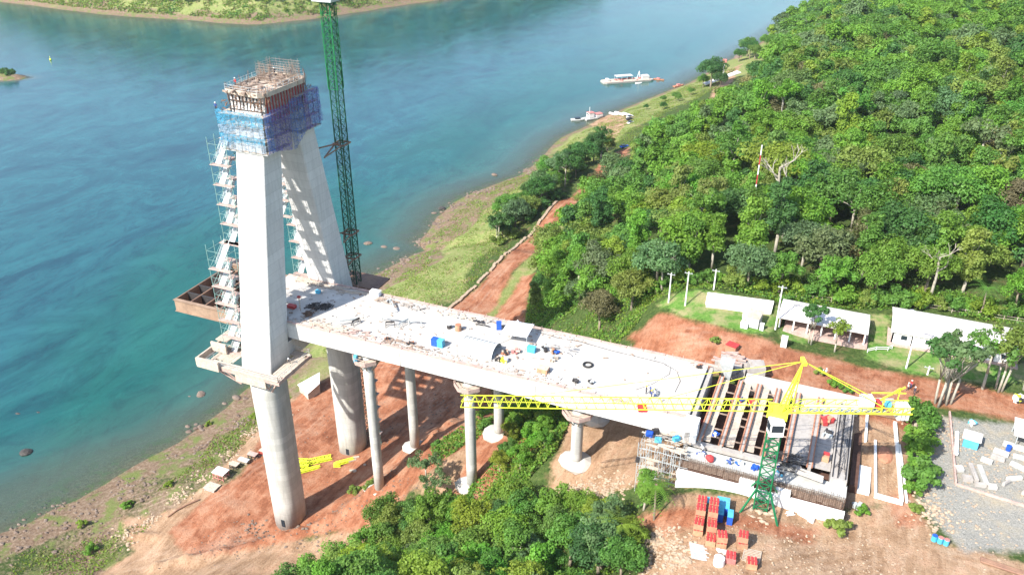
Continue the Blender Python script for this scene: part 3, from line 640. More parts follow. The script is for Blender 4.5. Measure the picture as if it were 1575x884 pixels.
# steel cantilever grid reaching out over the river
sg = thing('steel_grid', 'brown steel girder grid cantilevered over the river from the deck end', 'steel frame', (-17, 0, 56))
for s in (-1, 1):
    A = M(); A.bb(-26.4, -9.05, s * 9.4 - .06, s * 9.4 + .06, 56.0, 58.7)
    A.bb(-26.4, -9.05, s * 9.4 - .45, s * 9.4 + .45, 58.7, 58.8); A.bb(-26.4, -9.05, s * 9.4 - .45, s * 9.4 + .45, 55.9, 56.0)
    A.build('edge_girder', 'brown_girder', sg)
Bm = M()
for x in (-26.2, -22.2, -18.2, -14.2, -10.2): Bm.bb(x - .13, x + .13, -9.3, 9.3, 58.5, 58.76)
for x in (-26.2, -22.2, -18.2, -14.2, -10.2): Bm.bb(x - .05, x + .05, -9.3, 9.3, 56.1, 58.5)
Bm.build('cross_girder', 'rust_steel', sg)
Lm = M()
for y in (-5.6, -1.9, 1.9, 5.6): Lm.bb(-26.2, -9.1, y - .14, y + .14, 58.4, 58.72).bb(-26.0, -9.1, y - .04, y + .04, 56.4, 58.4)
Lm.build('stringer', 'dark_steel', sg)
Pm = M(); rr = random.Random(9)
for k in range(26): Pm.box((-13.5 + rr.uniform(-2.5, 2.5), -6 + rr.uniform(-3, 13), 58.86 + rr.uniform(0, .1)), (rr.uniform(.5, 3), rr.uniform(.2, .5), .07), rr.uniform(-.3, .3))
Pm.build('loose_plank', 'timber', sg)

# stair towers clinging to the river side of the legs
def stair_tower(x, y, z0, z1, lab, dx=4.4, dy=4.2):
    r = thing('stair_tower', lab, 'stair tower', (x, y, z0), group='scaffold stair towers on the pylon')
    X0, X1, Y0, Y1 = x - dx / 2, x + dx / 2, y - dy / 2, y + dy / 2
    T = M(); n = max(1, round((z1 - z0) / 3.9)); st = (z1 - z0) / n
    for px_, py_ in ((X0, Y0), (X1, Y0), (X0, Y1), (X1, Y1), (X0, y), (X1, y)): T.bar((px_, py_, z0), (px_, py_, z1 + 1.3), .09)
    for k in range(n * 2 + 2):
        z = z0 + k * st / 2
        if z > z1 + 1.4: break
        for a, b in (((X0, Y0), (X1, Y0)), ((X0, Y1), (X1, Y1)), ((X0, Y0), (X0, Y1)), ((X1, Y0), (X1, Y1))): T.bar((*a, z), (*b, z), .06)
    for k in range(n):
        z = z0 + k * st
        T.bar((X0, Y0, z), (X0, Y1, z + st), .05); T.bar((X1, Y1, z), (X1, Y0, z + st), .05); T.bar((X0, Y0, z), (X1, Y0, z + st), .05)
    T.build('scaffold', 'teal_scaffold', r)
    for k in range(n):
        z = z0 + k * st
        a, b = (Y0 + .5, Y1 - .5)
        F = M(); F.bar((x - .75, a, z + .1), (x - .75, b, z + st), 1.4, .14)
        for q in (-1.45, -.05): F.bar((x + q, a, z + 1.1), (x + q, b, z + st + 1.0), .07)
        for q in range(12): t = (q + .5) / 12; F.box((x - .57, a + (b - a) * t, z + .1 + (st - .1) * t), (1.2, .34, .05))
        for q in (-1.2, .05): F.bar((x + q, a, z + 1.1), (x + q, b, z + st + 1.0), .05)
        F.build('stair_flight', 'galvanised', r)
        if k == 0: M().bb(X0 - .1, X1 + .1, Y0 - .35, Y0 + .75, z - .06, z + .04).build('landing', 'pink_timber', r)
        else: M().bb(X0 - .1, X1 + .1, Y0 - .35, Y0 + .75, z - .04, z + .04).build('landing', 'pink_timber', r)
        M().bb(X0 - .1, X1 + .3, Y1 - .75, Y1 + .9, z + st - .06, z + st + .04).build('landing', 'pink_timber', r)
stair_tower(-6.6, -7.6, 76, 97.0, 'teal scaffold stair tower beside the sunlit leg, upper flight below the blue netting')
stair_tower(-7.0, -12.0, 52.1, 76, 'teal scaffold stair tower on the timber platform over the water, lower flight', 5.2, 4.6)
stair_tower(-6.0, 8.0, 76, 95, 'stair tower glimpsed between the two legs, upper flight on the far leg')
stair_tower(-6.2, 12.3, 59.5, 76, 'stair tower standing at the foot of the far leg behind the sunlit leg')

# climbing formwork and working deck on top
cf = thing('climbing_formwork', 'cluttered climbing formwork crowning the pylon, wrapped in blue netting', 'formwork', (0, 0, 97))
top = [(-4.7, -7.0), (3.2, -7.7), (4.4, -6.2), (4.5, 5.2), (3.5, 6.6), (-4.4, 6.9), (-5.2, 5.0)]
D_ = M(); D_.prism(top, 106.6, 106.95); D_.build('working_deck', 'pale_timber', cf)
Rm = M()
for i in range(len(top)):
    a, b = top[i], top[(i + 1) % len(top)]; Rm.bar((*a, 107.0), (*b, 107.0), .12, .9)
Rm.build('deck_border', 'pale_timber', cf)
R2 = M(); rr = random.Random(12)
for i in range(len(top)):
    a, b = top[i], top[(i + 1) % len(top)]; n = max(1, int(math.dist(a, b) / 1.6))
    for h in (.75, 1.3): R2.bar((*a, 107 + h), (*b, 107 + h), .05)
    for k in range(n): x = a[0] + (b[0] - a[0]) * k / n; y = a[1] + (b[1] - a[1]) * k / n; R2.bar((x, y, 107), (x, y, 108.4), .06)
R2.build('railing', 'galvanised', cf)
Rb = M(); Rb2 = []
for s, yy in ((-1, -4.0), (1, 3.6)):
    for k in range(40 if s < 0 else 110):
        t = rr.random() * 4; u = rr.uniform(-1, 1)
        x = (3.3 * u) if int(t) % 2 == 0 else 3.3 * (1 if t > 2 else -1)
        y = yy + (2.4 * u if int(t) % 2 else 2.4 * (1 if t > 2 else -1))
        h = rr.uniform(.8, 1.8) if s < 0 else rr.uniform(2.2, 4.2)
        Rb.bar((x, y, 106.9), (x + rr.uniform(-.1, .1), y - s * .5 + rr.uniform(-.1, .1), 106.9 + h), .035)
    if s > 0:
        for k in range(7): z = 107.4 + k * .5; Rb.bar((-3.3, yy - 2.4, z), (3.3, yy - 2.4, z), .05); Rb.bar((3.3, yy - 2.4, z), (3.3, yy + 2.4, z), .05); Rb.bar((-3.3, yy - 2.4, z), (-3.3, yy + 2.4, z), .05); Rb.bar((-3.3, yy + 2.4, z), (3.3, yy + 2.4, z), .05)
Rb.build('reinforcement', 'timber', cf)
for i in range(len(top)):
    a, b = top[i], top[(i + 1) % len(top)]
    for k in range(9): t = rr.random(); R3 = M(); x = a[0] + (b[0] - a[0]) * t; y = a[1] + (b[1] - a[1]) * t; Rb2.append(((x, y, 105.4 + rr.uniform(-1, .6)), (x + rr.uniform(-.5, .5), y + rr.uniform(-.5, .5), 107.4 + rr.uniform(-.5, 1.8))))
R3 = M()
for a, b in Rb2: R3.bar(a, b, .07)
for k in range(150): x = rr.choice([-5.0, 4.7]) + rr.uniform(-.3, .3); y = rr.uniform(-8.6, 8); z = rr.uniform(101, 106); R3.bar((x, y, z), (x + rr.uniform(-.2, .2), y + rr.uniform(-1.2, 1.2), z + rr.uniform(-1, 1)), .08)
for k in range(90): x = rr.uniform(-5, 4.6); z = rr.uniform(101.5, 106.5); R3.bar((x, -7.6 - rr.random(), z), (x + rr.uniform(-1, 1), -7.4 - rr.random(), z + rr.uniform(-.8, .8)), .08)
R3.build('prop', 'rust_steel', cf)
Cl = M()
for k in range(90):
    Cl.box((rr.uniform(-5.2, 4.2), rr.uniform(-8.2, 7), 107.1 + rr.uniform(0, .25)), (rr.uniform(.3, 2.2), rr.uniform(.15, .6), rr.uniform(.1, .5)), rr.uniform(0, 3.1))
Cl.build('stacked_board', 'timber', cf)
Fp = M(); Fr = M(); Fd = M()
for x in np.arange(-3.7, 4.0, .8): (Fp.bb(x - .3, x + .3, -6.85, -6.7, 102.6, 106.55), Fd.bb(x - .46, x - .34, -7.05, -6.86, 102.3, 106.5)) if abs(x) < 4 else None
for y in np.arange(-6.2, 6.0, .9): Fr.bb(3.82, 3.98, y - .09, y + .09, 101.5, 106.5); Fp.bb(3.6, 3.72, y - .3, y + .3, 103.2, 106.5)
for y in np.arange(-6.2, 6.0, .9): Fp.bb(-3.9, -3.8, y - .38, y + .38, 102.6, 106.5)
Fd.bb(-3.9, 3.9, -7.1, -7.0, 103.6, 103.8).bb(-3.9, 3.9, -7.1, -7.0, 105.3, 105.5); Fd.build('stud', 'dark_steel', cf); Fp.build('form_panel', 'grey_fabric', cf); Fr.build('waler', 'red_paint', cf)
Sc = M()
for (x0, x1, y0, y1, z0, z1) in ((-5.8, 4.7, -8.9, -1.6, 96.0, 103.2), (-5.6, 4.9, 1.8, 8.6, 97.2, 104.6)):
    for z in np.arange(z0, z1 + .1, 1.85):
        for x in np.arange(x0, x1 + .1, 1.55):
            Sc.bar((x, y0, z0), (x, y0, z1), .07)
        for y in np.arange(y0, y1 + .1, 1.6): Sc.bar((x0, y, z0), (x0, y, z1), .07); Sc.bar((x1, y, z0), (x1, y, z1), .07)
        for a, b in (((x0, y0), (x1, y0)), ((x1, y0), (x1, y1)), ((x0, y0), (x0, y1))): Sc.bar((*a, z), (*b, z), .08)
Sc.build('scaffold', 'galvanised', cf)
Pl = M()
for (x0, x1, y0, y1, z0, z1) in ((-5.7, 4.6, -8.8, -1.6, 96.0, 103.2), (-5.5, 4.8, 1.8, 8.5, 97.2, 104.6)):
    for z in (z0 + .05, z0 + 2.5, z0 + 5.0, z1 - .1):
        Pl.bb(x0, x1, y0, y0 + 1.3, z, z + .1); Pl.bb(x1 - 1.2, x1, y0 + 1.35, y1, z, z + .1); Pl.bb(x0, x0 + 1.2, y0 + 1.35, y1, z, z + .1)
Pl.build('platform', 'pale_timber', cf)
def net(pts_bottom, pts_top, m, seed):
    rr = random.Random(seed); n = 14; mm = M()
    V = []
    for j in range(6):
        t = j / 5
        for i in range(n + 1):
            s = i / n; p = Vector(pts_bottom[0]).lerp(Vector(pts_bottom[1]), s).lerp(Vector(pts_top[0]).lerp(Vector(pts_top[1]), s), t)
            nrm = (Vector(pts_bottom[1]) - Vector(pts_bottom[0])).cross(Vector((0, 0, 1))).normalized()
            p = p + nrm * (0.16 + .14 * math.sin(i * 2.1 + j + seed) + rr.uniform(-.06, .06)) + Vector((0, 0, rr.uniform(-.12, .12) if j in (0, 5) else 0)); V.append(p)
    F = [(j * (n + 1) + i, j * (n + 1) + i + 1, (j + 1) * (n + 1) + i + 1, (j + 1) * (n + 1) + i) for j in range(5) for i in range(n)]
    mm.add(V, F); return mm
Nn = 'netting'
def band(a, b, z0, z1, m, seed, z0b=None, z1b=None):
    net([(*a, z0), (*b, z0 if z0b is None else z0b)], [(*a, z1), (*b, z1 if z1b is None else z1b)], m, seed).build(Nn, m, cf)
band((-5.9, -9.0), (4.7, -9.0), 96.4, 97.9, 'net_pale', 1); band((-5.9, -9.03), (4.7, -9.03), 97.9, 99.4, 'net_sky', 2)
band((-5.9, -9.0), (4.7, -9.0), 99.4, 101.2, 'net_pale', 3); band((-5.9, -9.03), (4.7, -9.03), 101.2, 104.0, 'net_sky', 4)
band((-5.9, -1.6), (-5.9, -8.95), 96.4, 104.0, 'net_sky', 5)
band((4.85, -8.95), (4.85, -6.8), 96.3, 103.9, 'net_blue', 6); band((4.85, -6.8), (4.85, -1.4), 96.3, 104.2, 'net_violet', 7, 95.0)
band((4.95, -1.4), (4.95, 3.2), 94.6, 104.8, 'net_blue', 8, 97.2); band((5.05, 3.2), (5.05, 8.8), 97.4, 105.2, 'net_violet', 9, 98.0)
band((-5.6, 8.75), (5.05, 8.8), 97.2, 105.0, 'net_blue', 10)

# ---------------------------------------------------------------- lattice mast builder
def lattice(T, x, y, z0, z1, w, leg=.16, br=.08, st=None, X=True):
    h = w / 2; st = st or w; n = max(1, round((z1 - z0) / st)); st = (z1 - z0) / n
    c = [(x - h, y - h), (x + h, y - h), (x + h, y + h), (x - h, y + h)]
    for p in c: T.bar((*p, z0), (*p, z1), leg)
    for k in range(n + 1):
        z = z0 + k * st
        for i in range(4): T.bar((*c[i], z), (*c[(i + 1) % 4], z), br)
        if k < n:
            for i in range(4):
                a, b = c[i], c[(i + 1) % 4]
                if k % 2: a, b = b, a
                T.bar((*a, z), (*b, z + st), br)
                if X: T.bar((*b, z), (*a, z + st), br)
tc = thing('tower_crane', 'very tall dark green lattice tower crane mast tied to the far pylon leg', 'tower crane', (1.8, 19.6, 8), group='tower cranes')
T = M(); lattice(T, 1.8, 19.6, 8, 107, 2.0, .2, .085, 2.1); T.build('mast', 'green_mast', tc, 'dark green lower mast')
T = M(); lattice(T, 1.8, 19.6, 101.5, 119.2, 2.3, .13, .07, 2.2); T.build('climbing_frame', 'bright_green', tc, 'bright green climbing section')
T = M(); lattice(T, 1.8, 19.6, 107, 121, 1.8, .16, .08, 2.1); T.build('mast', 'green_mast', tc)
M().bb(-.5, 4.1, 17.3, 21.9, 119.6, 120.1).build('ring_platform', 'galvanised', tc)
M().cyl((1.8, 19.6, 120.1), (1.8, 19.6, 121.6), 1.4, 1.4, 14).build('slewing_ring', 'yellow_paint', tc)
T = M()
for k in range(34):                                              # jib pointing away over the river
    x0 = -1 - k * 1.5; x1 = x0 - 1.5
    for a, b in (((x0, 18.9, 122.4), (x1, 18.9, 122.4)), ((x0, 20.3, 122.4), (x1, 20.3, 122.4)), ((x0, 19.6, 124), (x1, 19.6, 124)), ((x0, 18.9, 122.4), (x1, 19.6, 124)), ((x0, 20.3, 122.4), (x1, 19.6, 124)), ((x0, 18.9, 122.4), (x1, 20.3, 122.4))): T.bar(a, b, .12)
T.build('jib', 'yellow_paint', tc)
T = M(); T.bb(1.0, 2.6, 18.8, 20.4, 121.6, 126); T.bb(3.2, 15, 18.9, 20.3, 122.0, 122.5); T.build('tower_head', 'yellow_paint', tc)
M().bb(11, 14.5, 18.6, 20.6, 120.6, 122.9).build('counterweight', 'concrete_grey', tc)
M().bb(-.6, .8, 17.2, 18.7, 121.0, 123.0).build('cab', 'white_paint', tc)
for z, yl in ((89.3, 10.6), (67.8, 14.4), (61.6, 15.4)):
    T = M()
    T.bar((.8, 18.4, z), (3.3, yl, z - .2), .26); T.bar((2.8, 18.4, z), (3.4, yl, z - .1), .22); T.bar((2.8, 20.6, z + .3), (-2.2, yl, z + .3), .26)
    for a, b in (((.4, 18.2), (3.2, 18.2)), ((3.2, 18.2), (3.2, 21)), ((3.2, 21), (.4, 21)), ((.4, 21), (.4, 18.2))): T.bar((*a, z), (*b, z), .3)
    T.build('tie_strut', 'rust_steel', tc)
M().bb(-1.6, 5.2, 16.2, 23, 6.5, 8.3).build('base_block', 'deck_slab', tc)
M().bb(-2.5, 8.5, 17.0, 24.5, 54.3, 54.6).bb(-2.5, 8.5, 16.9, 17.05, 54.6, 55.3).build('landing', 'rust_steel', tc)

# teal stair scaffold behind the first pier
stair_tower(6.5, 14.8, 9.6, 54, 'slim green stair tower rising beside the far round column', 1.9, 1.9)

# ---------------------------------------------------------------- green and yellow crane over the abutment
def P_(u, v, z): return (u, v, z)
cx_, cy_ = 103.0, -19.1
gc = thing('tower_crane', 'green tower crane with a long yellow jib standing before the abutment', 'tower crane', (cx_, cy_, 51.5), group='tower cranes')
T = M(); lattice(T, cx_, cy_, 51.8, 70.2, 2.1, .2, .1, 1.7)
T.build('mast', 'green_crane', gc)
T = M()
for sx in (-1, 1):
    for sy in (-1, 1): T.bar((cx_ + sx * 3.6, cy_ + sy * 3.6, 51.4), (cx_ + sx * 1.05, cy_ + sy * 1.05, 57.2), .26)
for sx in (-1, 1): T.bar((cx_ + sx * 3.6, cy_ - 3.6, 51.7), (cx_ + sx * 3.6, cy_ + 3.6, 51.7), .24); T.bar((cx_ - 3.6, cy_ + sx * 3.6, 51.7), (cx_ + 3.6, cy_ + sx * 3.6, 51.7), .24)
T.build('base_frame', 'green_crane', gc)
M().cyl((cx_, cy_, 70.3), (cx_, cy_, 71.6), 1.2, 1.2, 16).build('slewing_ring', 'yellow_paint', gc)
ja = RAD(21.5); jd = Vector((math.cos(ja), math.sin(ja), 0)); jn = Vector((-jd.y, jd.x, 0)); O = Vector((cx_, cy_, 0))
def J(a, s, z): p = O + jd * a + jn * s; return (p.x, p.y, z)
cb = M(); q = [J(-1.7, -2.9, 0)[:2], J(.4, -2.9, 0)[:2], J(.4, -1.1, 0)[:2], J(-1.7, -1.1, 0)[:2]]; cb.prism(q, 69.4, 71.9)
cabo = cb.build('cab', 'white_paint', gc)
wn_m = M(); wn_m.prism([J(-1.76, -2.7, 0)[:2], J(-1.70, -2.7, 0)[:2], J(-1.70, -1.3, 0)[:2], J(-1.76, -1.3, 0)[:2]], 70.2, 71.5); wn_m.prism([J(-1.5, -2.96, 0)[:2], J(.2, -2.96, 0)[:2], J(.2, -2.9, 0)[:2], J(-1.5, -2.9, 0)[:2]], 70.3, 71.5)
wn_m.build('window', 'glass_dark', cabo)
T = M(); L0, zb, zt_ = -48.5, 72.6, 74.3; n = 32
for k in range(n):
    a0 = -1.2 + (L0 + 1.2) * k / n; a1 = -1.2 + (L0 + 1.2) * (k + 1) / n; am = (a0 + a1) / 2; h = zt_ - (k > n - 3) * .5
    T.bar(J(a0, -.75, zb), J(a1, -.75, zb), .11); T.bar(J(a0, .75, zb), J(a1, .75, zb), .11)
    T.bar(J(a0, 0, zt_), J(a1, 0, zt_), .11)
    for s in (-.75, .75): T.bar(J(a0, s, zb), J(am, 0, zt_), .055); T.bar(J(am, 0, zt_), J(a1, s, zb), .055)
    T.bar(J(a0, -.75, zb), J(a0, .75, zb), .05)
T.build('jib', 'yellow_paint', gc, 'long yellow lattice jib')
T = M(); L1 = 19.8; n = 12
for k in range(n):
    a0 = 1 + (L1 - 1) * k / n; a1 = 1 + (L1 - 1) * (k + 1) / n
    for s in (-1.0, 1.0): T.bar(J(a0, s, 72.6), J(a1, s, 72.6), .16, .2); T.bar(J(a0, s, 73.7), J(a1, s, 73.7), .08); T.bar(J(a0, s, 72.6), J(a1, s, 73.7), .09); T.bar(J(a0, s, 72.6), J(a0, s, 73.7), .09)
    T.bar(J(a0, -1, 72.6), J(a1, 1, 72.6), .1); T.bar(J(a0, -1, 72.6), J(a0, 1, 72.6), .1)
T.build('counter_jib', 'yellow_paint', gc)
M().prism([J(4, -.8, 0)[:2], J(16, -.8, 0)[:2], J(16, .8, 0)[:2], J(4, .8, 0)[:2]], 72.75, 72.82).build('walkway', 'galvanised', gc)
T = M(); ap = J(2.4, 0, 81.2)
for s in (-.8, .8): T.bar(J(.2, s, 72.0), ap, .2); T.bar(J(1.6, s, 72.4), ap, .13)
for k in range(1, 7):
    t = k / 7; a = Vector(J(.2, -.8, 72)).lerp(Vector(ap), t); b = Vector(J(.2, .8, 72)).lerp(Vector(ap), t); T.bar(a, b, .1)
    a2 = Vector(J(1.6, -.8, 72.4)).lerp(Vector(ap), t); b2 = Vector(J(1.6, .8, 72.4)).lerp(Vector(ap), t); T.bar(a, a2, .08); T.bar(b, b2, .08)
T.bar(J(2.4, -.9, 81.2), J(2.4, .9, 81.2), .5)
T.bb(cx_ - 1.5, cx_ + 1.5, cy_ - 1.5, cy_ + 1.5, 71.6, 72.5)
T.build('tower_head', 'yellow_paint', gc)
T = M()
for a, z in ((-17, 74.3), (-38, 74.3)): T.bar(ap, J(a, 0, z), .06)
for s in (-.9, .9): T.bar(ap, J(15.5, s, 73.6), .09)
T.build('tie_rod', 'yellow_paint', gc)
Cw = M()
for k in range(3): Cw.prism([J(17.8 + k * .6, -.9, 0)[:2], J(18.3 + k * .6, -.9, 0)[:2], J(18.3 + k * .6, .9, 0)[:2], J(17.8 + k * .6, .9, 0)[:2]], 71.3, 73.6)
Cw.build('counterweight', 'grey_fabric', gc)
M().prism([J(12.2, -.7, 0)[:2], J(14, -.7, 0)[:2], J(14, 1.1, 0)[:2], J(12.2, 1.1, 0)[:2]], 72.9, 74.8).build('control_cabinet', 'grey_fabric', gc)
T = M(); T.cyl(J(14.9, -.8, 73.6), J(14.9, .8, 73.6), .55, .55, 12); T.build('winch_drum', 'red_paint', gc)
T = M(); T.bar(J(14.2, 1.0, 72.8), J(19.4, 2.2, 75.3), .2); T.bar(J(15, -1, 75.4), J(18.5, 1.8, 75.4), .16); T.bar(J(15, -1, 73), J(15, -1, 75.4), .14); T.bar(J(18.5, 1.8, 73), J(18.5, 1.8, 75.4), .14); T.bar(J(14.2, 1.6, 74.6), J(19.4, 1.6, 74.6), .14); T.build('winch_guard', 'yellow_paint', gc)
M().cyl(J(16.3, .6, 73.2), J(16.9, .6, 73.2), .6, .6, 12).build('motor', 'cyan_panel', gc)
T = M(); T.prism([J(-21.4, -.9, 0)[:2], J(-20, -.9, 0)[:2], J(-20, .9, 0)[:2], J(-21.4, .9, 0)[:2]], 72.2, 72.5); T.build('trolley', 'red_paint', gc)
T = M()
for s in (-.5, .5): T.bar(J(-20.7 + s * .3, s, 72.3), J(-20.7, 0, 62.6), .035)
T.bb(J(-20.7, 0, 0)[0] - .3, J(-20.7, 0, 0)[0] + .3, J(-20.7, 0, 0)[1] - .3, J(-20.7, 0, 0)[1] + .3, 61.9, 62.6)
T.build('hook_block', 'dark_steel', gc)

# ================================================================ TREES
def crown_arrays(seed, rx, rz, z0, nblob, nleaf, size, style='round', flat=0.0):
    """leaf-sized faces spread over clumps that fill an uneven crown; returns verts, faces, tint, clump centres"""
    r = np.random.RandomState(seed); C_ = []
    for k in range(nblob):
        for _ in range(40):
            d = r.normal(size=3); d /= np.linalg.norm(d)
            if d[2] > -0.35: break
        q = r.uniform(.5, .92) if k > nblob * .2 else r.uniform(0, .4)
        c = np.array([d[0] * rx * q, d[1] * rx * q, z0 + d[2] * rz * q * (1 - flat)])
        br = rx * r.uniform(.17, .36)
        if style == 'tall': c[:2] *= .62; c[2] = z0 + r.uniform(-1, 1) * rz * .85; br = rx * r.uniform(.2, .36)
        if style == 'airy': br *= .72
        C_.append((c, br, r.uniform(-.28, .28)))
    cs = np.array([c for c, _, _ in C_]); bs = np.array([b for _, b, _ in C_]); ts = np.array([t for _, _, t in C_])
    w = bs ** 2; w /= w.sum(); idx = r.choice(nblob, nleaf, p=w)
    d = r.normal(size=(nleaf, 3)); d[:, 2] += .35; d /= np.linalg.norm(d, axis=1)[:, None]
    rad = bs[idx] * (1 - .35 * r.rand(nleaf) ** 2 + .12 * r.normal(size=nleaf)); sq = np.array([1, 1, .78])
    pos = cs[idx] + d * rad[:, None] * sq
    nrm = d * .9 + r.normal(size=(nleaf, 3)) * .5 + np.array([-.12, -.2, .45]); nrm /= np.linalg.norm(nrm, axis=1)[:, None]
    t1 = np.cross(nrm, r.normal(size=(nleaf, 3))); t1 /= np.linalg.norm(t1, axis=1)[:, None]; t2 = np.cross(nrm, t1)
    s = size * r.uniform(.6, 1.3, nleaf)[:, None]
    bend = nrm * s * .25
    V = np.stack([pos - t1 * s, pos - t2 * s * .6 + bend, pos + t1 * s, pos + t2 * s * .6 + bend], 1).reshape(-1, 3)
    tint = .5 + ts[idx] + r.uniform(-.22, .22, nleaf)
    return V, tint, cs
def leaf_mesh(name, V, tint, m, hue=None):
    n = len(V) // 4; me = bpy.data.meshes.new(name)
    me.vertices.add(len(V)); me.vertices.foreach_set('co', V.astype(np.float32).ravel())
    me.loops.add(n * 4); me.loops.foreach_set('vertex_index', np.arange(n * 4, dtype=np.int32))
    me.polygons.add(n); me.polygons.foreach_set('loop_start', np.arange(0, n * 4, 4, dtype=np.int32)); me.polygons.foreach_set('loop_total', np.full(n, 4, np.int32)); me.update()
    a = me.attributes.new('tint', 'FLOAT', 'POINT'); a.data.foreach_set('value', np.repeat(np.clip(tint, 0, 1), 4).astype(np.float32))
    if hue is not None:
        a = me.attributes.new('hue', 'FLOAT_COLOR', 'POINT'); h = np.concatenate([hue, np.ones((n, 1))], 1); a.data.foreach_set('color', np.repeat(h, 4, 0).astype(np.float32).ravel())
    me.materials.append(_MATS[m]); return me
def tree_proto(name, cat, seed, rx, rz, zc, nblob, nleaf, size, style='round', trunk_r=.32, bark='bark', flat=0.0, forks=0):
    V, tint, cs = crown_arrays(seed, rx, rz, zc, nblob, nleaf, size, style, flat)
    root = thing(name, 'tree', cat, (0, 0, 0)); r = random.Random(seed)
    o = bpy.data.objects.new('crown', leaf_mesh('crown', V, tint, 'leaf')); COL.objects.link(o); o.parent = root
    T = M(); top = (r.uniform(-.5, .5), r.uniform(-.5, .5), zc - rz * .45)
    if forks == 0:
        mid = (top[0] * .4 + r.uniform(-.3, .3), top[1] * .4, zc * .4)
        T.tube([(0, 0, -1.5), mid, top], [trunk_r * 1.25, trunk_r, trunk_r * .7], 7)
        for c in cs[np.argsort(cs[:, 2])][::max(1, len(cs) // 6)]: T.tube([top, ((top[0] + c[0]) / 2, (top[1] + c[1]) / 2, (top[2] + c[2]) / 2 + .3), tuple(c)], [trunk_r * .5, trunk_r * .3, .05], 5)
    else:
        for k in range(forks):
            a = 2 * math.pi * k / forks + r.random(); e = cs[(k * 5) % len(cs)]
            T.tube([(math.cos(a) * .5, math.sin(a) * .5, -1), (math.cos(a) * 1.0, math.sin(a) * 1.0, zc * .45), tuple(e)], [trunk_r, trunk_r * .75, trunk_r * .25], 7)
            for c in cs[k::forks][:4]:
                T.tube([(math.cos(a) * 1.0, math.sin(a) * 1.0, zc * .5), tuple(c)], [trunk_r * .45, .05], 5)
    t = T.build('trunk', bark, None, smooth=True); t.parent = root; return root
PR = {
 'round_a': tree_proto('broadleaf_tree', 'tree', 1, 5.6, 5.0, 8.2, 42, 5000, .31),
 'round_b': tree_proto('broadleaf_tree', 'tree', 2, 5.0, 4.8, 8.4, 38, 4500, .30),
 'round_c': tree_proto('broadleaf_tree', 'tree', 3, 6.2, 4.6, 8.0, 48, 5400, .31, flat=.15),
 'spread': tree_proto('spreading_tree', 'tree', 4, 7.2, 3.4, 10.2, 46, 5000, .31, flat=.35, bark='bark_pale'),
 'tall': tree_proto('tall_tree', 'tree', 5, 4.0, 6.4, 10.2, 40, 4300, .30, 'tall', bark='bark_pale'),
 'airy': tree_proto('open_crowned_tree', 'tree', 6, 5.6, 4.0, 11.0, 26, 1700, .34, 'airy', bark='bark_pale', trunk_r=.3),
 'fork': tree_proto('forked_tree', 'tree', 7, 5.0, 2.6, 12.5, 22, 2100, .34, 'airy', bark='bark_pale', forks=3, trunk_r=.26),
 'bush': tree_proto('bush', 'bush', 8, 2.7, 1.9, 1.6, 16, 1500, .26, trunk_r=.12),
 'bush_b': tree_proto('bush', 'bush', 9, 2.2, 1.5, 1.3, 12, 1200, .24, trunk_r=.1),
}
# palm
def palm_proto():
    root = thing('palm_tree', 'palm', 'palm tree'); r = random.Random(4)
    t = M().tube([(0, 0, -1), (.2, .1, 4), (.1, .3, 8.2)], [.22, .18, .15], 7).build('trunk', 'bark', None); t.parent = root
    V = []; tint = []
    for k in range(22):
        a = 2 * math.pi * k / 22 + r.uniform(-.1, .1); el = r.uniform(-.2, 1.0); L = r.uniform(3.2, 4.2); prev = None
        for j in range(12):
            s = (j + 1) / 12; rr_ = L * s * math.cos(el * .6); z = 8.2 + L * s * math.sin(el) - 2.6 * s * s * (1.1 - el * .4)
            c = np.array([.1 + rr_ * math.cos(a), .3 + rr_ * math.sin(a), z]); side = np.array([-math.sin(a), math.cos(a), 0]); w = .75 * (1 - s * .6)
            out = np.array([math.cos(a), math.sin(a), -.3]) * .35
            for sg_ in (-1, 1):
                tip = c + side * sg_ * w + out + np.array([0, 0, -.3 * w])
                V += [c, c + out * .35, tip, tip - out * .15]; tint.append(.5 + r.uniform(-.25, .25))
    V = np.array(V); o = bpy.data.objects.new('frond', leaf_mesh('frond', V, np.array(tint), 'leaf')); COL.objects.link(o); o.parent = root; return root
PR['palm'] = palm_proto()
def bare_proto():
    root = thing('bare_tree', 'bare', 'bare tree'); r = random.Random(8); T = M()
    T.tube([(0, 0, -1), (.3, .1, 7), (0, .2, 12)], [.38, .3, .2], 7)
    def br(p, d, L, w, n):
        q = (p[0] + d[0] * L, p[1] + d[1] * L, p[2] + d[2] * L); T.cyl(p, q, w, w * .6, 5)
        if n:
            for _ in range(3): e = Vector(d) + Vector((r.uniform(-.8, .8), r.uniform(-.8, .8), r.uniform(-.2, .6))); e.normalize(); br(q, tuple(e), L * .7, w * .55, n - 1)
    for k in range(5): a = k * 1.3; br((.1, .15, 8 + k), (math.cos(a) * .8, math.sin(a) * .8, .6), 2.6, .15, 2)
    t = T.build('trunk', 'bark_pale', None); t.parent = root; return root
PR['bare'] = bare_proto()
HUES = [('bright green', (.138, .275, .036), 32), ('mid green', (.105, .225, .040), 32), ('dark green', (.062, .155, .038), 12), ('olive', (.18, .25, .052), 11), ('yellow-green', (.19, .28, .034), 7), ('grey-green', (.125, .20, .08), 9), ('tan', (.21, .20, .08), 1.5), ('brown-tinged', (.14, .14, .06), 1.5)]
_hw = np.array([h[2] for h in HUES], float); _hw /= _hw.sum()
_vx, _vy = -math.sin(RAD(22.8)), math.cos(RAD(22.8))
def ahead(x, y): return (x - CAM_POS[0]) * _vx + (y - CAM_POS[1]) * _vy
def aside(x, y): return (x - CAM_POS[0]) * _vy - (y - CAM_POS[1]) * _vx
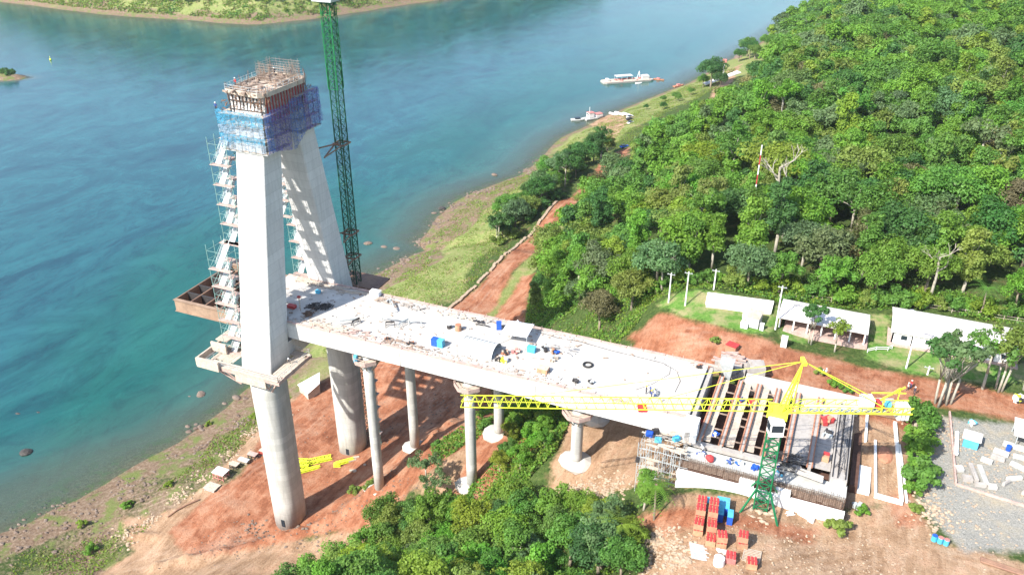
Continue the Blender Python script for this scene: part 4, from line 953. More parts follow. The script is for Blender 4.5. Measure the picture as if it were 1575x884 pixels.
_tf = RAD(28.363)
def frame(x, y, z):
    """picture position (0..1575, 0..884), only used to skip what could never be seen and to sort trees by how large they show"""
    a, s_, h = ahead(x, y), aside(x, y), z - CAM_POS[2]
    dep = a * math.cos(_tf) - h * math.sin(_tf); up = a * math.sin(_tf) + h * math.cos(_tf); return 787.5 + 1300 * s_ / dep, 442 - 1300 * up / dep, dep
FOREST = [(10, 128), (16, 108), (20, 90), (28, 68), (34, 59), (41, 55), (52, 45.5), (61, 38), (66, 38.5), (68, 43), (76, 44.5), (88, 45.5), (97, 47.5), (104, 51), (113, 52.5), (130, 54), (160, 55), (190, 60), (420, 200), (520, 520), (560, 1150), (240, 1150), (105, 1050), (57, 790), (34, 640), (27, 560), (52, 500), (54, 420), (61, 350), (57, 290), (45, 262), (31, 240), (22, 205), (11.5, 170), (11.5, 140)]
LOW = [(28.5, -19), (31, -15), (34.5, -13.5), (41, -12.5), (47, -15), (54, -15), (58, -12), (62, -16), (70, -20), (77, -20), (84, -20), (86, -24), (85, -38), (88, -60), (38, -60), (32, -42), (28, -30)]
SLOPE = [(47, -11), (57, -8), (61, -2), (60, 8), (52, 16), (44, 12), (48, 3), (50, -3)]
def scatter(poly, step, seed, jit=.42):
    r = np.random.RandomState(seed); xs = [p[0] for p in poly]; ys = [p[1] for p in poly]; out = []
    row = 0; y = min(ys)
    while y < max(ys):
        sp = step * (1 + max(0, (ahead(60, y) - 320)) / 900)
        x = min(xs) + (row % 2) * sp / 2
        while x < max(xs):
            px_, py_ = x + r.uniform(-jit, jit) * sp, y + r.uniform(-jit, jit) * sp
            if inpoly(px_, py_, poly): out.append((px_, py_))
            x += sp
        y += sp * .87; row += 1
    return out
rt = random.Random(21); TREES = []
def hue_pick(r): return HUES[np.searchsorted(np.cumsum(_hw), r.random() * .9999)]
KINDS_ = ['round_a', 'round_b', 'round_c', 'round_a', 'round_c', 'spread', 'tall', 'tall', 'airy']
for x, y in scatter(FOREST, 8.1, 3):
    if math.hypot(x - 87, (y - 62) * .8) < 7.5: continue
    z = gz(x, y); px_, py_, dep = frame(x, y, z + 10)
    if px_ < -60 or px_ > 1640 or py_ < -60 or py_ > 940: continue
    e = float(polydist(np.array(x), np.array(y), FOREST)); s = rt.choice([rt.uniform(.72, 1.0), rt.uniform(.95, 1.35)]) * (.8 if e < 3 else 1)
    if x < 62 and y < 210: s *= .86
    z += rt.uniform(-1.8, 2.4) * (e > 6)
    TREES.append(['forest', x, y, z, rt.choice(KINDS_), s, hue_pick(rt), dep / s])
for x, y in scatter(LOW, 5.6, 5):
    z = gz(x, y); s = rt.uniform(.55, .92); h = hue_pick(rt)
    px_, py_, dep = frame(x, y, z + 6)
    if py_ > 960: continue
    if h[0] in ('tan', 'brown-tinged'): h = HUES[1]
    TREES.append(['low', x, y, z, rt.choice(['round_a', 'round_b', 'round_c', 'tall', 'round_b']), s * .92, h, dep / s])
for x, y in scatter(SLOPE, 4.6, 6):
    TREES.append(['slope', x, y, gz(x, y), rt.choice(['round_b', 'bush', 'bush']), rt.uniform(.32, .5), HUES[rt.choice([0, 1, 4])], 200])
    if TREES[-1][4] == 'bush': TREES[-1][5] *= 2.4
road_clump = [(-11, 133), (-12, 140), (-9, 146), (-7, 155), (-12, 160), (-6, 166), (-8, 172), (-6, 180), (-13, 172), (-3, 186), (-13, 185), (-8, 193), (-2, 197), (-15, 197), (-9, 204), (-3, 210), (-8, 216), (-2, 222), (-5, 232), (-1, 240), (-9, 246), (-10, 132), (-1, 230), (-14, 150)]
for x, y in road_clump: TREES.append(['road', x, y, gz(x, y), rt.choice(['round_a', 'round_b', 'round_c', 'airy']), rt.uniform(.72, 1.05), HUES[rt.choice([1, 2, 5, 2, 1, 3])], 250])
for x, y, s in ((20, 384, 1.5), (27, 374, .8), (14, 392, .7), (26, 500, 1.1), (22, 515, 1.2), (34, 525, 1.0), (19, 498, .8), (31, 488, .9), (4, 330, .4), (9, 345, .4), (6, 352, .45), (-3, 360, .35), (12, 365, .4), (-8, 340, .3)): TREES.append(['landing', x, y, gz(x, y), 'round_c', s, HUES[rt.choice([1, 2])], 600 / s])
TREES.sort(key=lambda t: t[7])
IND = [t for t in TREES if t[0] != 'forest'] ; FO = [t for t in TREES if t[0] == 'forest']
NFO = 288 - len(IND); IND += FO[:NFO]; MASS = FO[NFO:]
# words for where each tree stands
ORD = ['', 'second ', 'third ', 'fourth ', 'fifth ', 'sixth ', 'seventh ', 'eighth ', 'ninth ', 'tenth ', 'eleventh ', 'twelfth '] + [str(k) + 'th ' for k in range(13, 40)]
def spot_words(zn, x, y):
    if zn == 'low':
        a = 'below the sandy clearing' if x > 66 else 'in the gully below the second near pier' if x > 46 else 'beside the red haul road near the first pier' if x > 33 else 'at the edge of the tan haul road'
        b = ' at the upper edge of the grove' if y > -19 else ' midway down the grove' if y > -30 else ' at the foot of the picture'
        return a + b
    if zn == 'slope': return 'on the slope beneath the deck between the piers' if y > -4 else 'on the slope under the yellow jib tip'
    if zn == 'road': return 'on the river side of the dirt road, ' + ('closest to the deck' if y < 150 else 'at the bend of the road' if y < 190 else 'past the bend' if y < 222 else 'toward the boat landing')
    if zn == 'landing': return 'by the beached footbridge' if y > 370 and y < 420 else 'at the far point of the near shore' if y > 420 else 'in the meadow above the boat landing'
    if y - (.3 * x) < 42 and x > 66: row = 'front row'
    elif y - .3 * x < 62: row = 'second row'
    elif y - .3 * x < 88: row = 'middle depth'
    else: row = 'deep in the hill forest'
    col_ = 'above the dirt road' if x < 30 else 'on the slope behind the deck' if x < 56 else 'behind the round red clearing' if x < 76 else 'behind the long white pit' if x < 94 else 'behind the open-sided white shed' if x < 114 else 'behind the long white shed' if x < 140 else 'beyond the long shed toward the frame edge'
    return 'forest ' + row + ' ' + col_
SHAPE = {'round_a': 'round-crowned', 'round_b': 'compact', 'round_c': 'broad', 'spread': 'flat-topped', 'tall': 'tall', 'airy': 'sparse', 'fork': 'forked', 'bush': 'bushy', 'bush_b': 'bushy', 'palm': 'palm', 'bare': 'bare'}
cnt = {}; first_used = {}; ORD2 = ['first', 'second', 'third', 'fourth', 'fifth', 'sixth', 'seventh', 'eighth', 'ninth', 'tenth', 'eleventh', 'twelfth', 'thirteenth', 'fourteenth', 'fifteenth', 'sixteenth', 'seventeenth']
def place(kind, loc, rz, label, color, scale, group):
    root = PR[kind]
    if kind not in first_used:
        first_used[kind] = 1; root.location = loc; root.rotation_euler = (0, 0, rz); root.scale = (scale,) * 3; tag(root, label, root['category'], group)
        for c in root.children:
            if c.name.split('.')[0] in ('crown', 'frond'): c.color = (*color, 1)
        return root
    return copy_tree(root, loc, rz, label, group, scale, color)
for k in PR.values(): k['label'] = ''
IND.sort(key=lambda t: ahead(t[1], t[2]))
for zn, x, y, z, kd, s, h, _ in IND:
    w = SHAPE[kd] + ' ' + h[0] + ' tree ' + spot_words(zn, x, y)
    n = cnt.get(w, 0); cnt[w] = n + 1
    lab = (ORD[n].strip() + ' ' + w + ' counted from the front') if n else w
    lab = ' '.join(lab.split()[:16])
    j = lambda: rt.uniform(.88, 1.14)
    o = place(kd, (x, y, z - .3), rt.uniform(0, 6.28), lab, tuple(min(1, c * j()) for c in h[1]), s, {'forest': 'hill forest trees', 'low': 'grove trees below the deck', 'slope': 'trees and bushes on the slope under the deck', 'road': 'trees along the dirt road', 'landing': 'trees near the boat landing'}[zn])
# the rest of the hill forest, past the 300 that show largest
def forest_mass():
    Vs, Ts, Hs = [], [], []; bank = []
    for k, (rx, rz, st, fl) in enumerate([(5.4, 4.0, 'round', 0), (6.0, 3.8, 'round', .2), (6.8, 3.3, 'round', .35), (4.3, 5.4, 'tall', 0), (5.0, 3.8, 'round', 0)]):
        bank.append([crown_arrays(50 + k, rx, rz, 9.5, 32, n, sz, st, fl)[:2] for n, sz in ((1800, .46), (950, .66))])
    r = np.random.RandomState(4)
    L = [(t[1], t[2], t[3], t[5], t[6]) for t in MASS]
    for _ in range(520):                                           # far bank and islet woods
        X = r.uniform(-560, 150); 
        e = 10 + 210 * r.rand() ** 1.3; Y = np.interp(X, FA_X, FA_Y) + e
        x = CAM_POS[0] + X * _vy + Y * _vx; y = CAM_POS[1] - X * _vx + Y * _vy
        z = gz(x, y)
        if z < 9: continue
        L.append((x, y, z - 2, r.uniform(.9, 1.5), HUES[[0, 1, 3, 4, 1][r.randint(5)]]))
    for _ in range(26):
        X = -358 + r.uniform(-16, 14); Y = 584 + r.uniform(-4, 5); x = CAM_POS[0] + X * _vy + Y * _vx; y = CAM_POS[1] - X * _vx + Y * _vy
        L.append((x, y, gz(x, y) - 5.5, .55, HUES[2]))
    for x, y, z, s, h in L:
        far = frame(x, y, z)[2] > 480; V, t = bank[r.randint(5)][1 if far else 0]
        a = r.uniform(0, 6.28); c, sn = math.cos(a), math.sin(a)
        W = np.stack([V[:, 0] * c - V[:, 1] * sn, V[:, 0] * sn + V[:, 1] * c, V[:, 2]], 1) * s + np.array([x, y, z])
        Vs.append(W); Ts.append(t); Hs.append(np.tile(np.array(h[1]) * r.uniform(.85, 1.15), (len(t), 1)))
    me = leaf_mesh('forest', np.concatenate(Vs), np.concatenate(Ts), 'leaf_mass', np.concatenate(Hs))
    o = bpy.data.objects.new('forest', me); COL.objects.link(o); o['kind'] = 'stuff'; o['label'] = 'dense far forest covering the hill and the opposite bank'; o['category'] = 'forest'
    print('forest crowns', len(L), 'faces', len(me.polygons), 'individual', len(IND), 'fo', len(FO))
forest_mass()
# low growth on the slopes and verges (nobody could count it)
def undergrowth(name, label, polys, n, size, hues, hmax, seed, zoff=0, zlim=None):
    r = np.random.RandomState(seed); P = []
    for poly, share in polys:
        xs = [p[0] for p in poly]; ys = [p[1] for p in poly]; m = int(n * share); c = 0
        while c < m:
            x = r.uniform(min(xs), max(xs), 4000); y = r.uniform(min(ys), max(ys), 4000)
            k = inpoly(x, y, poly) & (fbm(x, y, 6, 3) + r.uniform(-.25, .25, 4000) > -.12); x, y = x[k], y[k]
            P.append(np.stack([x, y], 1)[:m - c]); c += len(P[-1])
    P = np.concatenate(P); n = len(P); z = height(P[:, 0], P[:, 1])
    if zlim: k = (z > zlim[0]) & (z < zlim[1]); P, z = P[k], z[k]; n = len(P)
    lump = np.clip(.5 + fbm(P[:, 0], P[:, 1], 4, 3) * 1.3, .05, 1)
    hh = r.rand(n) * hmax * lump
    pos = np.stack([P[:, 0], P[:, 1], z + hh + zoff], 1); nr = r.normal(size=(n, 3)); nr[:, 2] += 1.0; nr /= np.linalg.norm(nr, axis=1)[:, None]
    t1 = np.cross(nr, r.normal(size=(n, 3))); t1 /= np.linalg.norm(t1, axis=1)[:, None]; t2 = np.cross(nr, t1); s = size * r.uniform(.6, 1.4, n)[:, None]
    V = np.stack([pos - t1 * s, pos - t2 * s * .6, pos + t1 * s, pos + t2 * s * .6], 1).reshape(-1, 3)
    H = np.array([HUES[hues[int(i)]][1] for i in np.clip((fbm(P[:, 0], P[:, 1], 9, 3) + .5 + r.uniform(-.25, .25, n)) * len(hues), 0, len(hues) - 1)])
    o = bpy.data.objects.new(name, leaf_mesh(name, V, .5 + r.uniform(-.3, .3, n), 'leaf_mass', H)); COL.objects.link(o); o['kind'] = 'stuff'; o['label'] = label; o['category'] = name.replace('_', ' ')
undergrowth('undergrowth', 'tangled green undergrowth on the slopes under and behind the deck', [
    ([(28, 64), (20, 88), (12, 128), (20, 130), (60, 60), (70, 44), (67, 33), (58, 26), (44, 30), (36, 44)], .36),
    ([(62, 38), (70, 46), (96, 52), (115, 58), (150, 62), (150, 52), (120, 50), (97, 44.5), (80, 43.5), (70, 41)], .2),
    (LOW, .16), ([(43, -14), (57, -12), (62, -3), (61, 10), (60, 24), (50, 28), (40, 30), (46, 14), (49, 2), (46, -6)], .22), ([(29, 3), (34, 12), (31, 26), (38, 27), (44, 20), (40, 6), (34, -2)], .06), ([(28, -16), (40, -9), (47, -12), (47, -18), (24, -24)], .08)],
    60000, .30, [1, 0, 3, 0, 4, 1], 1.9, 31)
undergrowth('grass', 'tall pale riverside grass and reeds between road and water', [
    ([(-52, 100), (-48, 140), (-50, 200), (-38, 265), (-30, 330), (-8, 400), (12, 480), (24, 470), (24, 350), (8, 260), (-2, 245), (-3, 180), (-3, 84), (-20, 56), (-36, 52), (-46, 70)], .84),
    ([(7.7, 72), (13, 72), (14.5, 106), (10.5, 140), (8.8, 158), (7.9, 106)], .08), ([(-31, 30), (-36, 26), (-44, 12), (-38, -2), (-40, -16), (-32, -10), (-29, 0)], .05), ([(-32, -24), (-42, -30), (-56, -42), (-50, -52), (-34, -42)], .03)],
    60000, .26, [3, 4, 6, 3, 0, 6], .55, 32, zlim=(1.2, 16.5))

_fb = []
for _X, _e in ((-560, 1), (-513, 2), (-386, 3), (-296, 3), (-223, 3), (-181, 3), (-95, 2), (-71, 1), (-71, 90), (-223, 90), (-400, 90), (-560, 90)):
    _Y = np.interp(_X, FA_X, FA_Y) + _e; _fb.append((CAM_POS[0] + _X * _vy + _Y * _vx, CAM_POS[1] - _X * _vx + _Y * _vy))
undergrowth('undergrowth', 'scrub and small bushes covering the opposite bank above the stones', [(_fb, 1.0)], 52000, .95, [3, 0, 6, 3, 4, 1], 2.6, 33, zlim=(2.0, 60))
for k in range(30):                                                # understory along the forest front
    x = 66 + k * 2.9; y = 44.2 + (x - 66) * .13 + rt.uniform(-.8, 1.6)
    if 93 < x < 122 and y < 50: y += 2.5
    place('bush' if k % 2 else 'bush_b', (x, y, gz(x, y) - .1), rt.uniform(0, 6), ('leafy bush ' + ('behind the walled bed' if x < 97 else 'behind the open shed' if x < 118 else 'behind the long shed') + ', ' + str(k + 1) + ('st' if k % 10 == 0 and k != 10 else 'nd' if k % 10 == 1 and k != 11 else 'rd' if k % 10 == 2 and k != 12 else 'th') + ' along the forest front'), HUES[rt.choice([0, 1, 3, 4])][1], rt.uniform(.8, 1.35), 'bushes along the forest front')

for k, (x, y) in enumerate(((-10, 131), (-7, 137), (-13, 144), (-5, 151), (-10, 158), (-4, 162), (-12, 166), (-8, 176), (-15, 180), (-5, 191), (-11, 200), (-5, 207), (-6, 222), (-2, 236), (-13, 152), (-2, 172))):
    place('bush', (x, y, gz(x, y) - .2), rt.uniform(0, 6), 'dense bush filling the roadside thicket, ' + ORD2[k] + ' from the deck end', HUES[rt.choice([1, 2, 1, 3])][1], rt.uniform(1.1, 1.6), 'bushes in the roadside thicket')

# ================================================================ ABUTMENT AND SITE
rr = random.Random(77)
ab = thing('abutment', 'open concrete abutment box with brown cross walls behind the deck end', 'abutment', (102, -2, 53))
M().bb(88.9, 115.2, -16.6, 12.2, 52.0, 54.3).build('floor', 'dark_soil', ab)
M().bb(88.6, 115.6, -17.4, -16.65, 50.4, 54.35).build('base_wall', 'white_paint', ab, 'long bare white foundation wall')
M().bb(95.2, 116.0, 9.6, 12.4, 54.35, 57.4).build('far_wall', 'deck_slab', ab)
M().bb(88.4, 89.2, -12.4, 9.5, 54.35, 58.9).build('end_wall', 'concrete_grey', ab)
M().bb(112.6, 115.2, -13.0, 9.5, 54.35, 57.3).build('end_wall', 'concrete_grey', ab)
Cw = M()
for x, w in ((91.0, .5), (94.6, .45), (98.1, .45), (101.6, .45), (105.2, .5), (109.2, .55)):
    m = M(); m.box((x, -1.2, 55.85), (w, 21.2, 3.0)); m.build('cross_wall', 'concrete_grey', ab)
    m = M(); m.box((x - w / 2 - .12, -1.2, 57.42), (.24, 21.2, .16)); m.box((x + w / 2 + .1, -1.2, 57.45), (.2, 21.2, .16)); m.build('rail_timber', 'brick', ab)
# false floors between the walls, leaving dark slots
for x0, x1, s0, s1 in ((91.35, 94.3, 92.6, 94.2), (94.95, 97.8, 96.6, 97.75), (98.45, 101.3, 100.0, 101.2), (101.9, 104.9, 103.9, 104.8), (105.5, 108.9, 108.9, 108.9), (109.5, 112.5, 112.5, 112.5)):
    m = M(); y = -10.6
    while y < 8.6: m.box(((x0 + s0) / 2 + rr.uniform(-.06, .06), y + .5, 56.7 + rr.uniform(-.05, .05)), (s0 - x0, .95, .12)); y += 1.0
    m.build('plank_floor', 'pale_timber' if x0 < 104 else 'concrete_grey', ab)
    if s1 > s0:
        m = M(); y = -9
        while y < 8.5: m.bb(s0 - .05, s1, y, y + .25, 56.6, 56.75); y += rr.choice([2.4, 4.8])
        m.build('slot_brace', 'timber', ab)
m = M(); m.bb(89.3, 115.4, -15.9, -12.6, 54.35, 56.2); m.build('ledge', 'concrete_pier', ab)
m = M(); m.bb(90, 108, -12.4, -11.3, 56.2, 56.9); m.build('spreader_beam', 'concrete_grey', ab)
m = M()                                                            # reinforcement of the outer parapet
x = 89.0
while x < 115.4:
    m.bar((x, -16.5, 54.3), (x + rr.uniform(-.1, .1), -16.45, 56.4 + rr.uniform(-.3, .5)), .05); m.bar((x + .1, -15.95, 54.3), (x + .1, -15.95, 56.6 + rr.uniform(-.3, .4)), .05); x += .32
for z in np.arange(54.5, 56.4, .3): m.bar((88.8, -16.5, z), (115.4, -16.5, z), .045); m.bar((88.8, -15.95, z), (115.4, -15.95, z), .045)
m.build('reinforcement', 'rebar', ab)
m = M(); 
for k in range(26): m.box((89.6 + k * 1.0, -16.2, 55.1 + rr.uniform(-.2, .2)), (.92, .14, 1.3))
m.build('form_board', 'timber', ab)
m = M()
for k in range(22): m.bar((112.8 + rr.uniform(0, 2.2), rr.uniform(-12.6, 9), 57.35), (112.8 + rr.uniform(0, 2.2), rr.uniform(-12.6, 9), 58.1), .05)
for s in (112.9, 113.7, 114.9): m.bar((s, -12.6, 57.4), (s, 9, 57.4), .16)
m.build('rail', 'dark_steel', ab)

b = M().bb(88.0, 90.4, -12.2, -9.6, 56.25, 60.6); tag(b.build('concrete_block', 'white_paint'), 'plain white upright concrete block at the near corner of the deck end', 'block')
# scaffold at the deck corner
sc = thing('corner_scaffold', 'ragged scaffold with a cluttered platform under the near corner of the deck end', 'scaffold', (85, -13, 48))
T = M()
for x in np.arange(81.6, 89, 1.45):
    for y in (-17.0, -14.6, -12.2):
        z = gz(x, y); T.bar((x, y, z - .3), (x + rr.uniform(-.05, .05), y, 57.9 if y < -16 else 57), .09)
        for q in np.arange(49.2, 57, 1.9): T.bar((x, y, q), (x + 1.45, y, q + rr.uniform(-.1, .1)), .06)
        if rr.random() < .7: T.bar((x, y, 50), (x + 1.45, y, 53.8), .05); T.bar((x + 1.45, y, 52.5), (x, y, 56.5), .05)
    for q in np.arange(49.2, 58, 1.9): T.bar((x, -17, q), (x, -12.2, q), .06)
T.build('frame', 'galvanised', sc)
T = M()
for k in range(34): T.box((rr.uniform(82, 89), rr.uniform(-16.6, -10.5), 57.05 + rr.uniform(0, .1)), (rr.uniform(1, 3.2), rr.uniform(.25, .5), .07), rr.uniform(-.15, .15))
for k in range(12): T.box((rr.uniform(82, 89), -17.05, rr.uniform(50, 55)), (rr.uniform(.6, 2.4), .06, rr.uniform(.2, .7)))
T.build('plank', 'pale_timber', sc)
for x, y, mt_ in ((82.6, -13.5, 'blue_panel'), (84.4, -14.6, 'cyan_panel'), (83.4, -12.4, 'dark_steel'), (87.2, -13, 'cyan_panel')):
    T = M(); T.box((x, y, 57.5), (1.2, .8, .8), rr.uniform(0, 1)); T.box((x + .1, y, 57.98), (.8, .5, .15)); tag(T.build('equipment_box', mt_), {'blue_panel': 'blue tool box on the scaffold platform by the deck corner', 'dark_steel': 'dark machine on the scaffold platform by the deck corner'}.get(mt_, 'light blue box on the scaffold platform ' + ('beside the white block' if x > 86 else 'at its outer edge')), 'box', 'boxes on the corner scaffold')
# far side of the deck end: dark form towers, grey silo wedge, red box
ft = thing('form_stack', 'dark heap of steel forms and timber beside the far corner of the deck end', 'form stack', (91, 16, 54))
T = M()
for k in range(40): T.box((rr.uniform(88.8, 95.5), rr.uniform(12.9, 19.5), 54.4 + rr.uniform(0, 2.4)), (rr.uniform(.5, 2.6), rr.uniform(.3, 1.6), rr.uniform(.3, 1.5)), rr.uniform(-.3, .3))
T.build('form', 'concrete_grey', ft)
T = M()
for k in range(26): T.box((rr.uniform(88.5, 93.5), rr.uniform(14, 22), 54.4 + rr.uniform(0, 2.9)), (rr.uniform(1, 4), rr.uniform(.2, .5), rr.uniform(.15, .4)), rr.uniform(-.4, .4))
T.build('timber', 'pink_timber', ft)
T = M().add([(90.2, 9.2, 60.4), (92.8, 9.2, 60.4), (92.8, 11.6, 60.4), (90.2, 11.6, 60.4), (91.9, 10.2, 55.5), (92.3, 10.2, 55.5), (92.3, 10.7, 55.5), (91.9, 10.7, 55.5)], [(0, 1, 2, 3), (0, 4, 5, 1), (1, 5, 6, 2), (2, 6, 7, 3), (3, 7, 4, 0), (7, 6, 5, 4)])
hp = T.build('concrete_hopper', 'galvanised'); tag(hp, 'pale grey wedge-shaped concrete hopper at the edge of the abutment pit', 'hopper')
T = M().box((96.6, 15.4, 56.2), (3.0, 3.0, 3.6), .3); T.box((96.6, 15.4, 58.1), (2.2, 2.2, .3), .5); tag(T.build('silo_block', 'concrete_grey'), 'square grey form block standing behind the abutment pit', 'form block')
T = M().box((90.6, 24.2, 54.9), (2.2, 1.7, 1.8), -.3); t_ = thing('site_box', 'small orange box with red lid beside the red clearing', 'box', (90.6, 24.2, 54)); T.build('body', 'orange_box', t_); M().box((90.6, 24.2, 55.9), (2.4, 1.9, .16), -.3).build('lid', 'red_paint', t_)

# containers of form panels: stacks
def crate(x, y, z, rz, lab, grp, w=1.5, d=1.5, h=1.25, body='orange_box', lid='red_paint'):
    r = thing('panel_crate', lab, 'crate', (x, y, z), rz, grp)
    T = M(); c, s = math.cos(rz), math.sin(rz)
    T.box((x, y, z + h * .45), (w, d, h * .9), rz)
    T.build('body', body, r)
    T = M()
    for k in (-1, 0, 1): T.box((x + c * k * w * .34, y + s * k * w * .34, z + h * .95), (w * .22, d * 1.04, .14), rz)
    T.box((x, y, z + h * .9), (w * 1.05, .16, .12), rz)
    T.build('lid', lid, r)
cst = [(94.3, -24.9, 3), (94.5, -26.7, 3), (94.7, -28.5, 2), (96.2, -25.0, 3), (96.4, -26.8, 3), (96.7, -28.6, 2), (97.0, -30.3, 1)]
wcol = ['end nearest the blue lids', 'middle', 'end toward the pallets']
for i, (x, y, n) in enumerate(cst):
    for k in range(n):
        z = gz(x, y) + k * 1.3
        crate(x, y, z, .12 + rr.uniform(-.06, .06), ['bottom', 'second', 'third'][k] + ' red and tan crate, ' + ('row beside the grove, ' if i < 3 else 'row facing the open yard, ') + (wcol[i] if i < 3 else wcol[min(2, i - 3)] if i < 6 else 'last low stack'), 'stacked red and tan crates')
for x, y, lab in ((98.6, -30.4, 'lone red-topped crate beside the end of the stacks'), (101.6, -29.3, 'small red and tan crate standing alone on the tan yard'), (103.6, -33.0, 'red and tan crate beside the ladder-like frame at the yard edge'), (100.5, -33.0, 'pinkish crate behind the white round tank')):
    n = 2 if 'lone' in lab else 1
    for k in range(n): crate(x, y, gz(x, y) + k * 1.3, rr.uniform(.1, .3), (lab if k == 0 else lab.replace('lone', 'upper')), 'stacked red and tan crates', body='orange_box' if 'pink' not in lab else 'pink_panel')
for i, (x, y, w, d, h) in enumerate(((97.4, -22.6, 2.0, 2.6, 1.6), (97.4, -24.6, .9, 1.8, 1.6), (98.9, -24.7, .9, 1.8, 1.6), (95.4, -22.9, 1.2, 1.5, 1.8), (95.9, -24.0, .9, .9, 2.6))):
    z = gz(x, y); t_ = thing('blue_container', ['wide cyan-lidded container nearest the white wall', 'narrow cyan-lidded container beside the red crates', 'narrow cyan-lidded container at the outer end', 'light blue bag of gear beside the grove', 'tall small blue box on the crate row'][i], 'container', (x, y, z), 0, 'cyan containers by the crates')
    M().box((x, y, z + h / 2), (w * .96, d * .96, h), .12).build('body', 'blue_panel' if i < 3 else 'grey_fabric', t_); M().box((x, y, z + h + .08), (w, d, .14), .12).build('lid', 'cyan_panel', t_)
x, y = 99.0, -34.2; z = gz(x, y); tk = thing('water_tank', 'white round water tank standing by the crates', 'tank', (x, y, z)); M().cyl((x, y, z), (x, y, z + 1.3), .85, .8, 18).build('body', 'white_paint', tk, smooth=False); M().cyl((x, y, z + 1.3), (x, y, z + 1.6), .8, .3, 18).build('lid', 'white_fabric', tk)
T = M(); x, y = 95.6, -32.0; z = gz(x, y)
for k in range(11): T.box((x + .1 * k, y + k * -.28 + .9, z + .12 + .04 * (k % 3)), (3.4, .22, .16), .1)
tag(T.build('pipe_bundle', 'galvanised'), 'bundle of pale grey boards lying beside the crate stacks', 'boards')
T = M(); x, y = 103.0, -31.1; z = gz(x, y)
for k in range(9): T.bar((x - .9 + .0 * k, y - 1.2 + .32 * k, z + .08), (x + 1.6, y - 1.0 + .32 * k, z + .08), .1)
T.bar((x - .9, y - 1.2, z + .1), (x - .9, y + 1.4, z + .1), .1); T.bar((x + 1.6, y - 1, z + .1), (x + 1.6, y + 1.6, z + .1), .1)
tag(T.build('timber_pallet', 'pale_timber'), 'flat timber frame lying on the tan yard behind a crate', 'pallet')
T = M(); x, y = 99.6, -31.6; z = gz(x, y)
for k in range(14): T.blob((x + rr.uniform(-1.4, 1.2), y + rr.uniform(-.4, .5), z + .15), (.5, .35, .28), k, 1, .3)
tag(T.build('sack_heap', 'grey_fabric'), 'heap of pale grey sacks between the lone crate and the white tank', 'sacks')
T = M(); x, y = 110.1, -17.9; z = gz(x, y); T.box((x, y, z + .35), (2.6, .5, .7), -.35); T.box((x + .8, y - .6, z + .35), (1.0, .4, .7), -.35); tag(T.build('concrete_offcut', 'white_paint'), 'pale concrete beam lying on the ground beneath the white foundation wall', 'beam')
T = M(); x, y = 106.9, -18.6; z = gz(x, y); T.bar((x, y, z + .1), (x + 1.2, y + .9, z + .1), .12); T.bar((x + .3, y - .4, z + .1), (x + 1.5, y + .4, z + .1), .12); T.box((x + .7, y + .3, z + .3), (1.0, .5, .25), .5); tag(T.build('cable_drum', 'white_fabric'), 'scrap of white gear by the foot of the green crane', 'scrap')
for sx, lab in ((-1, 'tall white counterweight slab beside the green crane foot, toward the deck'), (1, 'tall white counterweight slab beside the green crane foot, toward the slab yard')):
    T = M(); x0 = cx_ + sx * 2.9; T.add([(x0 - 1.35, cy_ + 2.3, 50.6), (x0 + 1.35, cy_ + 2.3, 50.6), (x0 + 1.35, cy_ + 3.3, 50.6), (x0 - 1.35, cy_ + 3.3, 50.6), (x0 - 1.2, cy_ + 1.9, 55.6), (x0 + 1.2, cy_ + 1.9, 55.6), (x0 + 1.2, cy_ + 2.9, 55.6), (x0 - 1.2, cy_ + 2.9, 55.6)], [(3, 2, 1, 0), (4, 5, 6, 7), (0, 1, 5, 4), (1, 2, 6, 5), (2, 3, 7, 6), (3, 0, 4, 7)])
    tag(T.build('buttress', 'white_paint'), lab, 'buttress', 'white buttress slabs behind the green crane')
for x, y in ((100.2, -22.8),): 
    T = M()
    for k in range(20): T.blob((cx_ + rr.uniform(-3, 3), cy_ - 1.5 + rr.uniform(-2, 2.5), gz(cx_, cy_ - 2) + .05), (rr.uniform(.2, .7), rr.uniform(.2, .6), .3), k, 1, .4)
    tag(T.build('rubble', 'rock_tan'), 'pale rubble round the foot of the green crane', 'rubble'); COL.objects[-1]['kind'] = 'stuff'

# clutter in the abutment: machines, reels, tarps and stacked steel
def junk(name, lab, cat, x, y, z, mats, seed, n=9, r=1.0, h=.9, grp=None):
    t = thing(name, lab, cat, (x, y, z), 0, grp); q = random.Random(seed)
    for i, mt_ in enumerate(mats):
        T = M()
        for k in range(max(2, n // len(mats))):
            ang = q.uniform(0, 3.1); c = (x + q.uniform(-r, r) * .7, y + q.uniform(-r, r) * .7, z + q.uniform(.05, h * .5))
            if k % 3 == 2: T.cyl((c[0] - .4 * math.cos(ang), c[1] - .4 * math.sin(ang), c[2] + .2), (c[0] + .4 * math.cos(ang), c[1] + .4 * math.sin(ang), c[2] + .2), .22, .22, 9)
            else: T.box((c[0], c[1], max(z + .15, c[2])), (q.uniform(.3, 1.1) * r, q.uniform(.2, .6) * r, q.uniform(.25, h)), ang)
        T.build(['frame', 'casing', 'engine', 'cover'][i % 4], mt_, t)
    return t
junk('rebar_heap', 'rusty orange heap of bent steel inside the last bay of the abutment', 'steel heap', 110.7, 3.3, 56.8, ['orange_box', 'red_paint'], 1, 16, 1.6, .8)
junk('machine', 'blue-grey machine below the rusty heap in the last bay', 'machine', 110.9, -.6, 56.8, ['galvanised', 'dark_steel'], 2, 10, 1.1, .9)
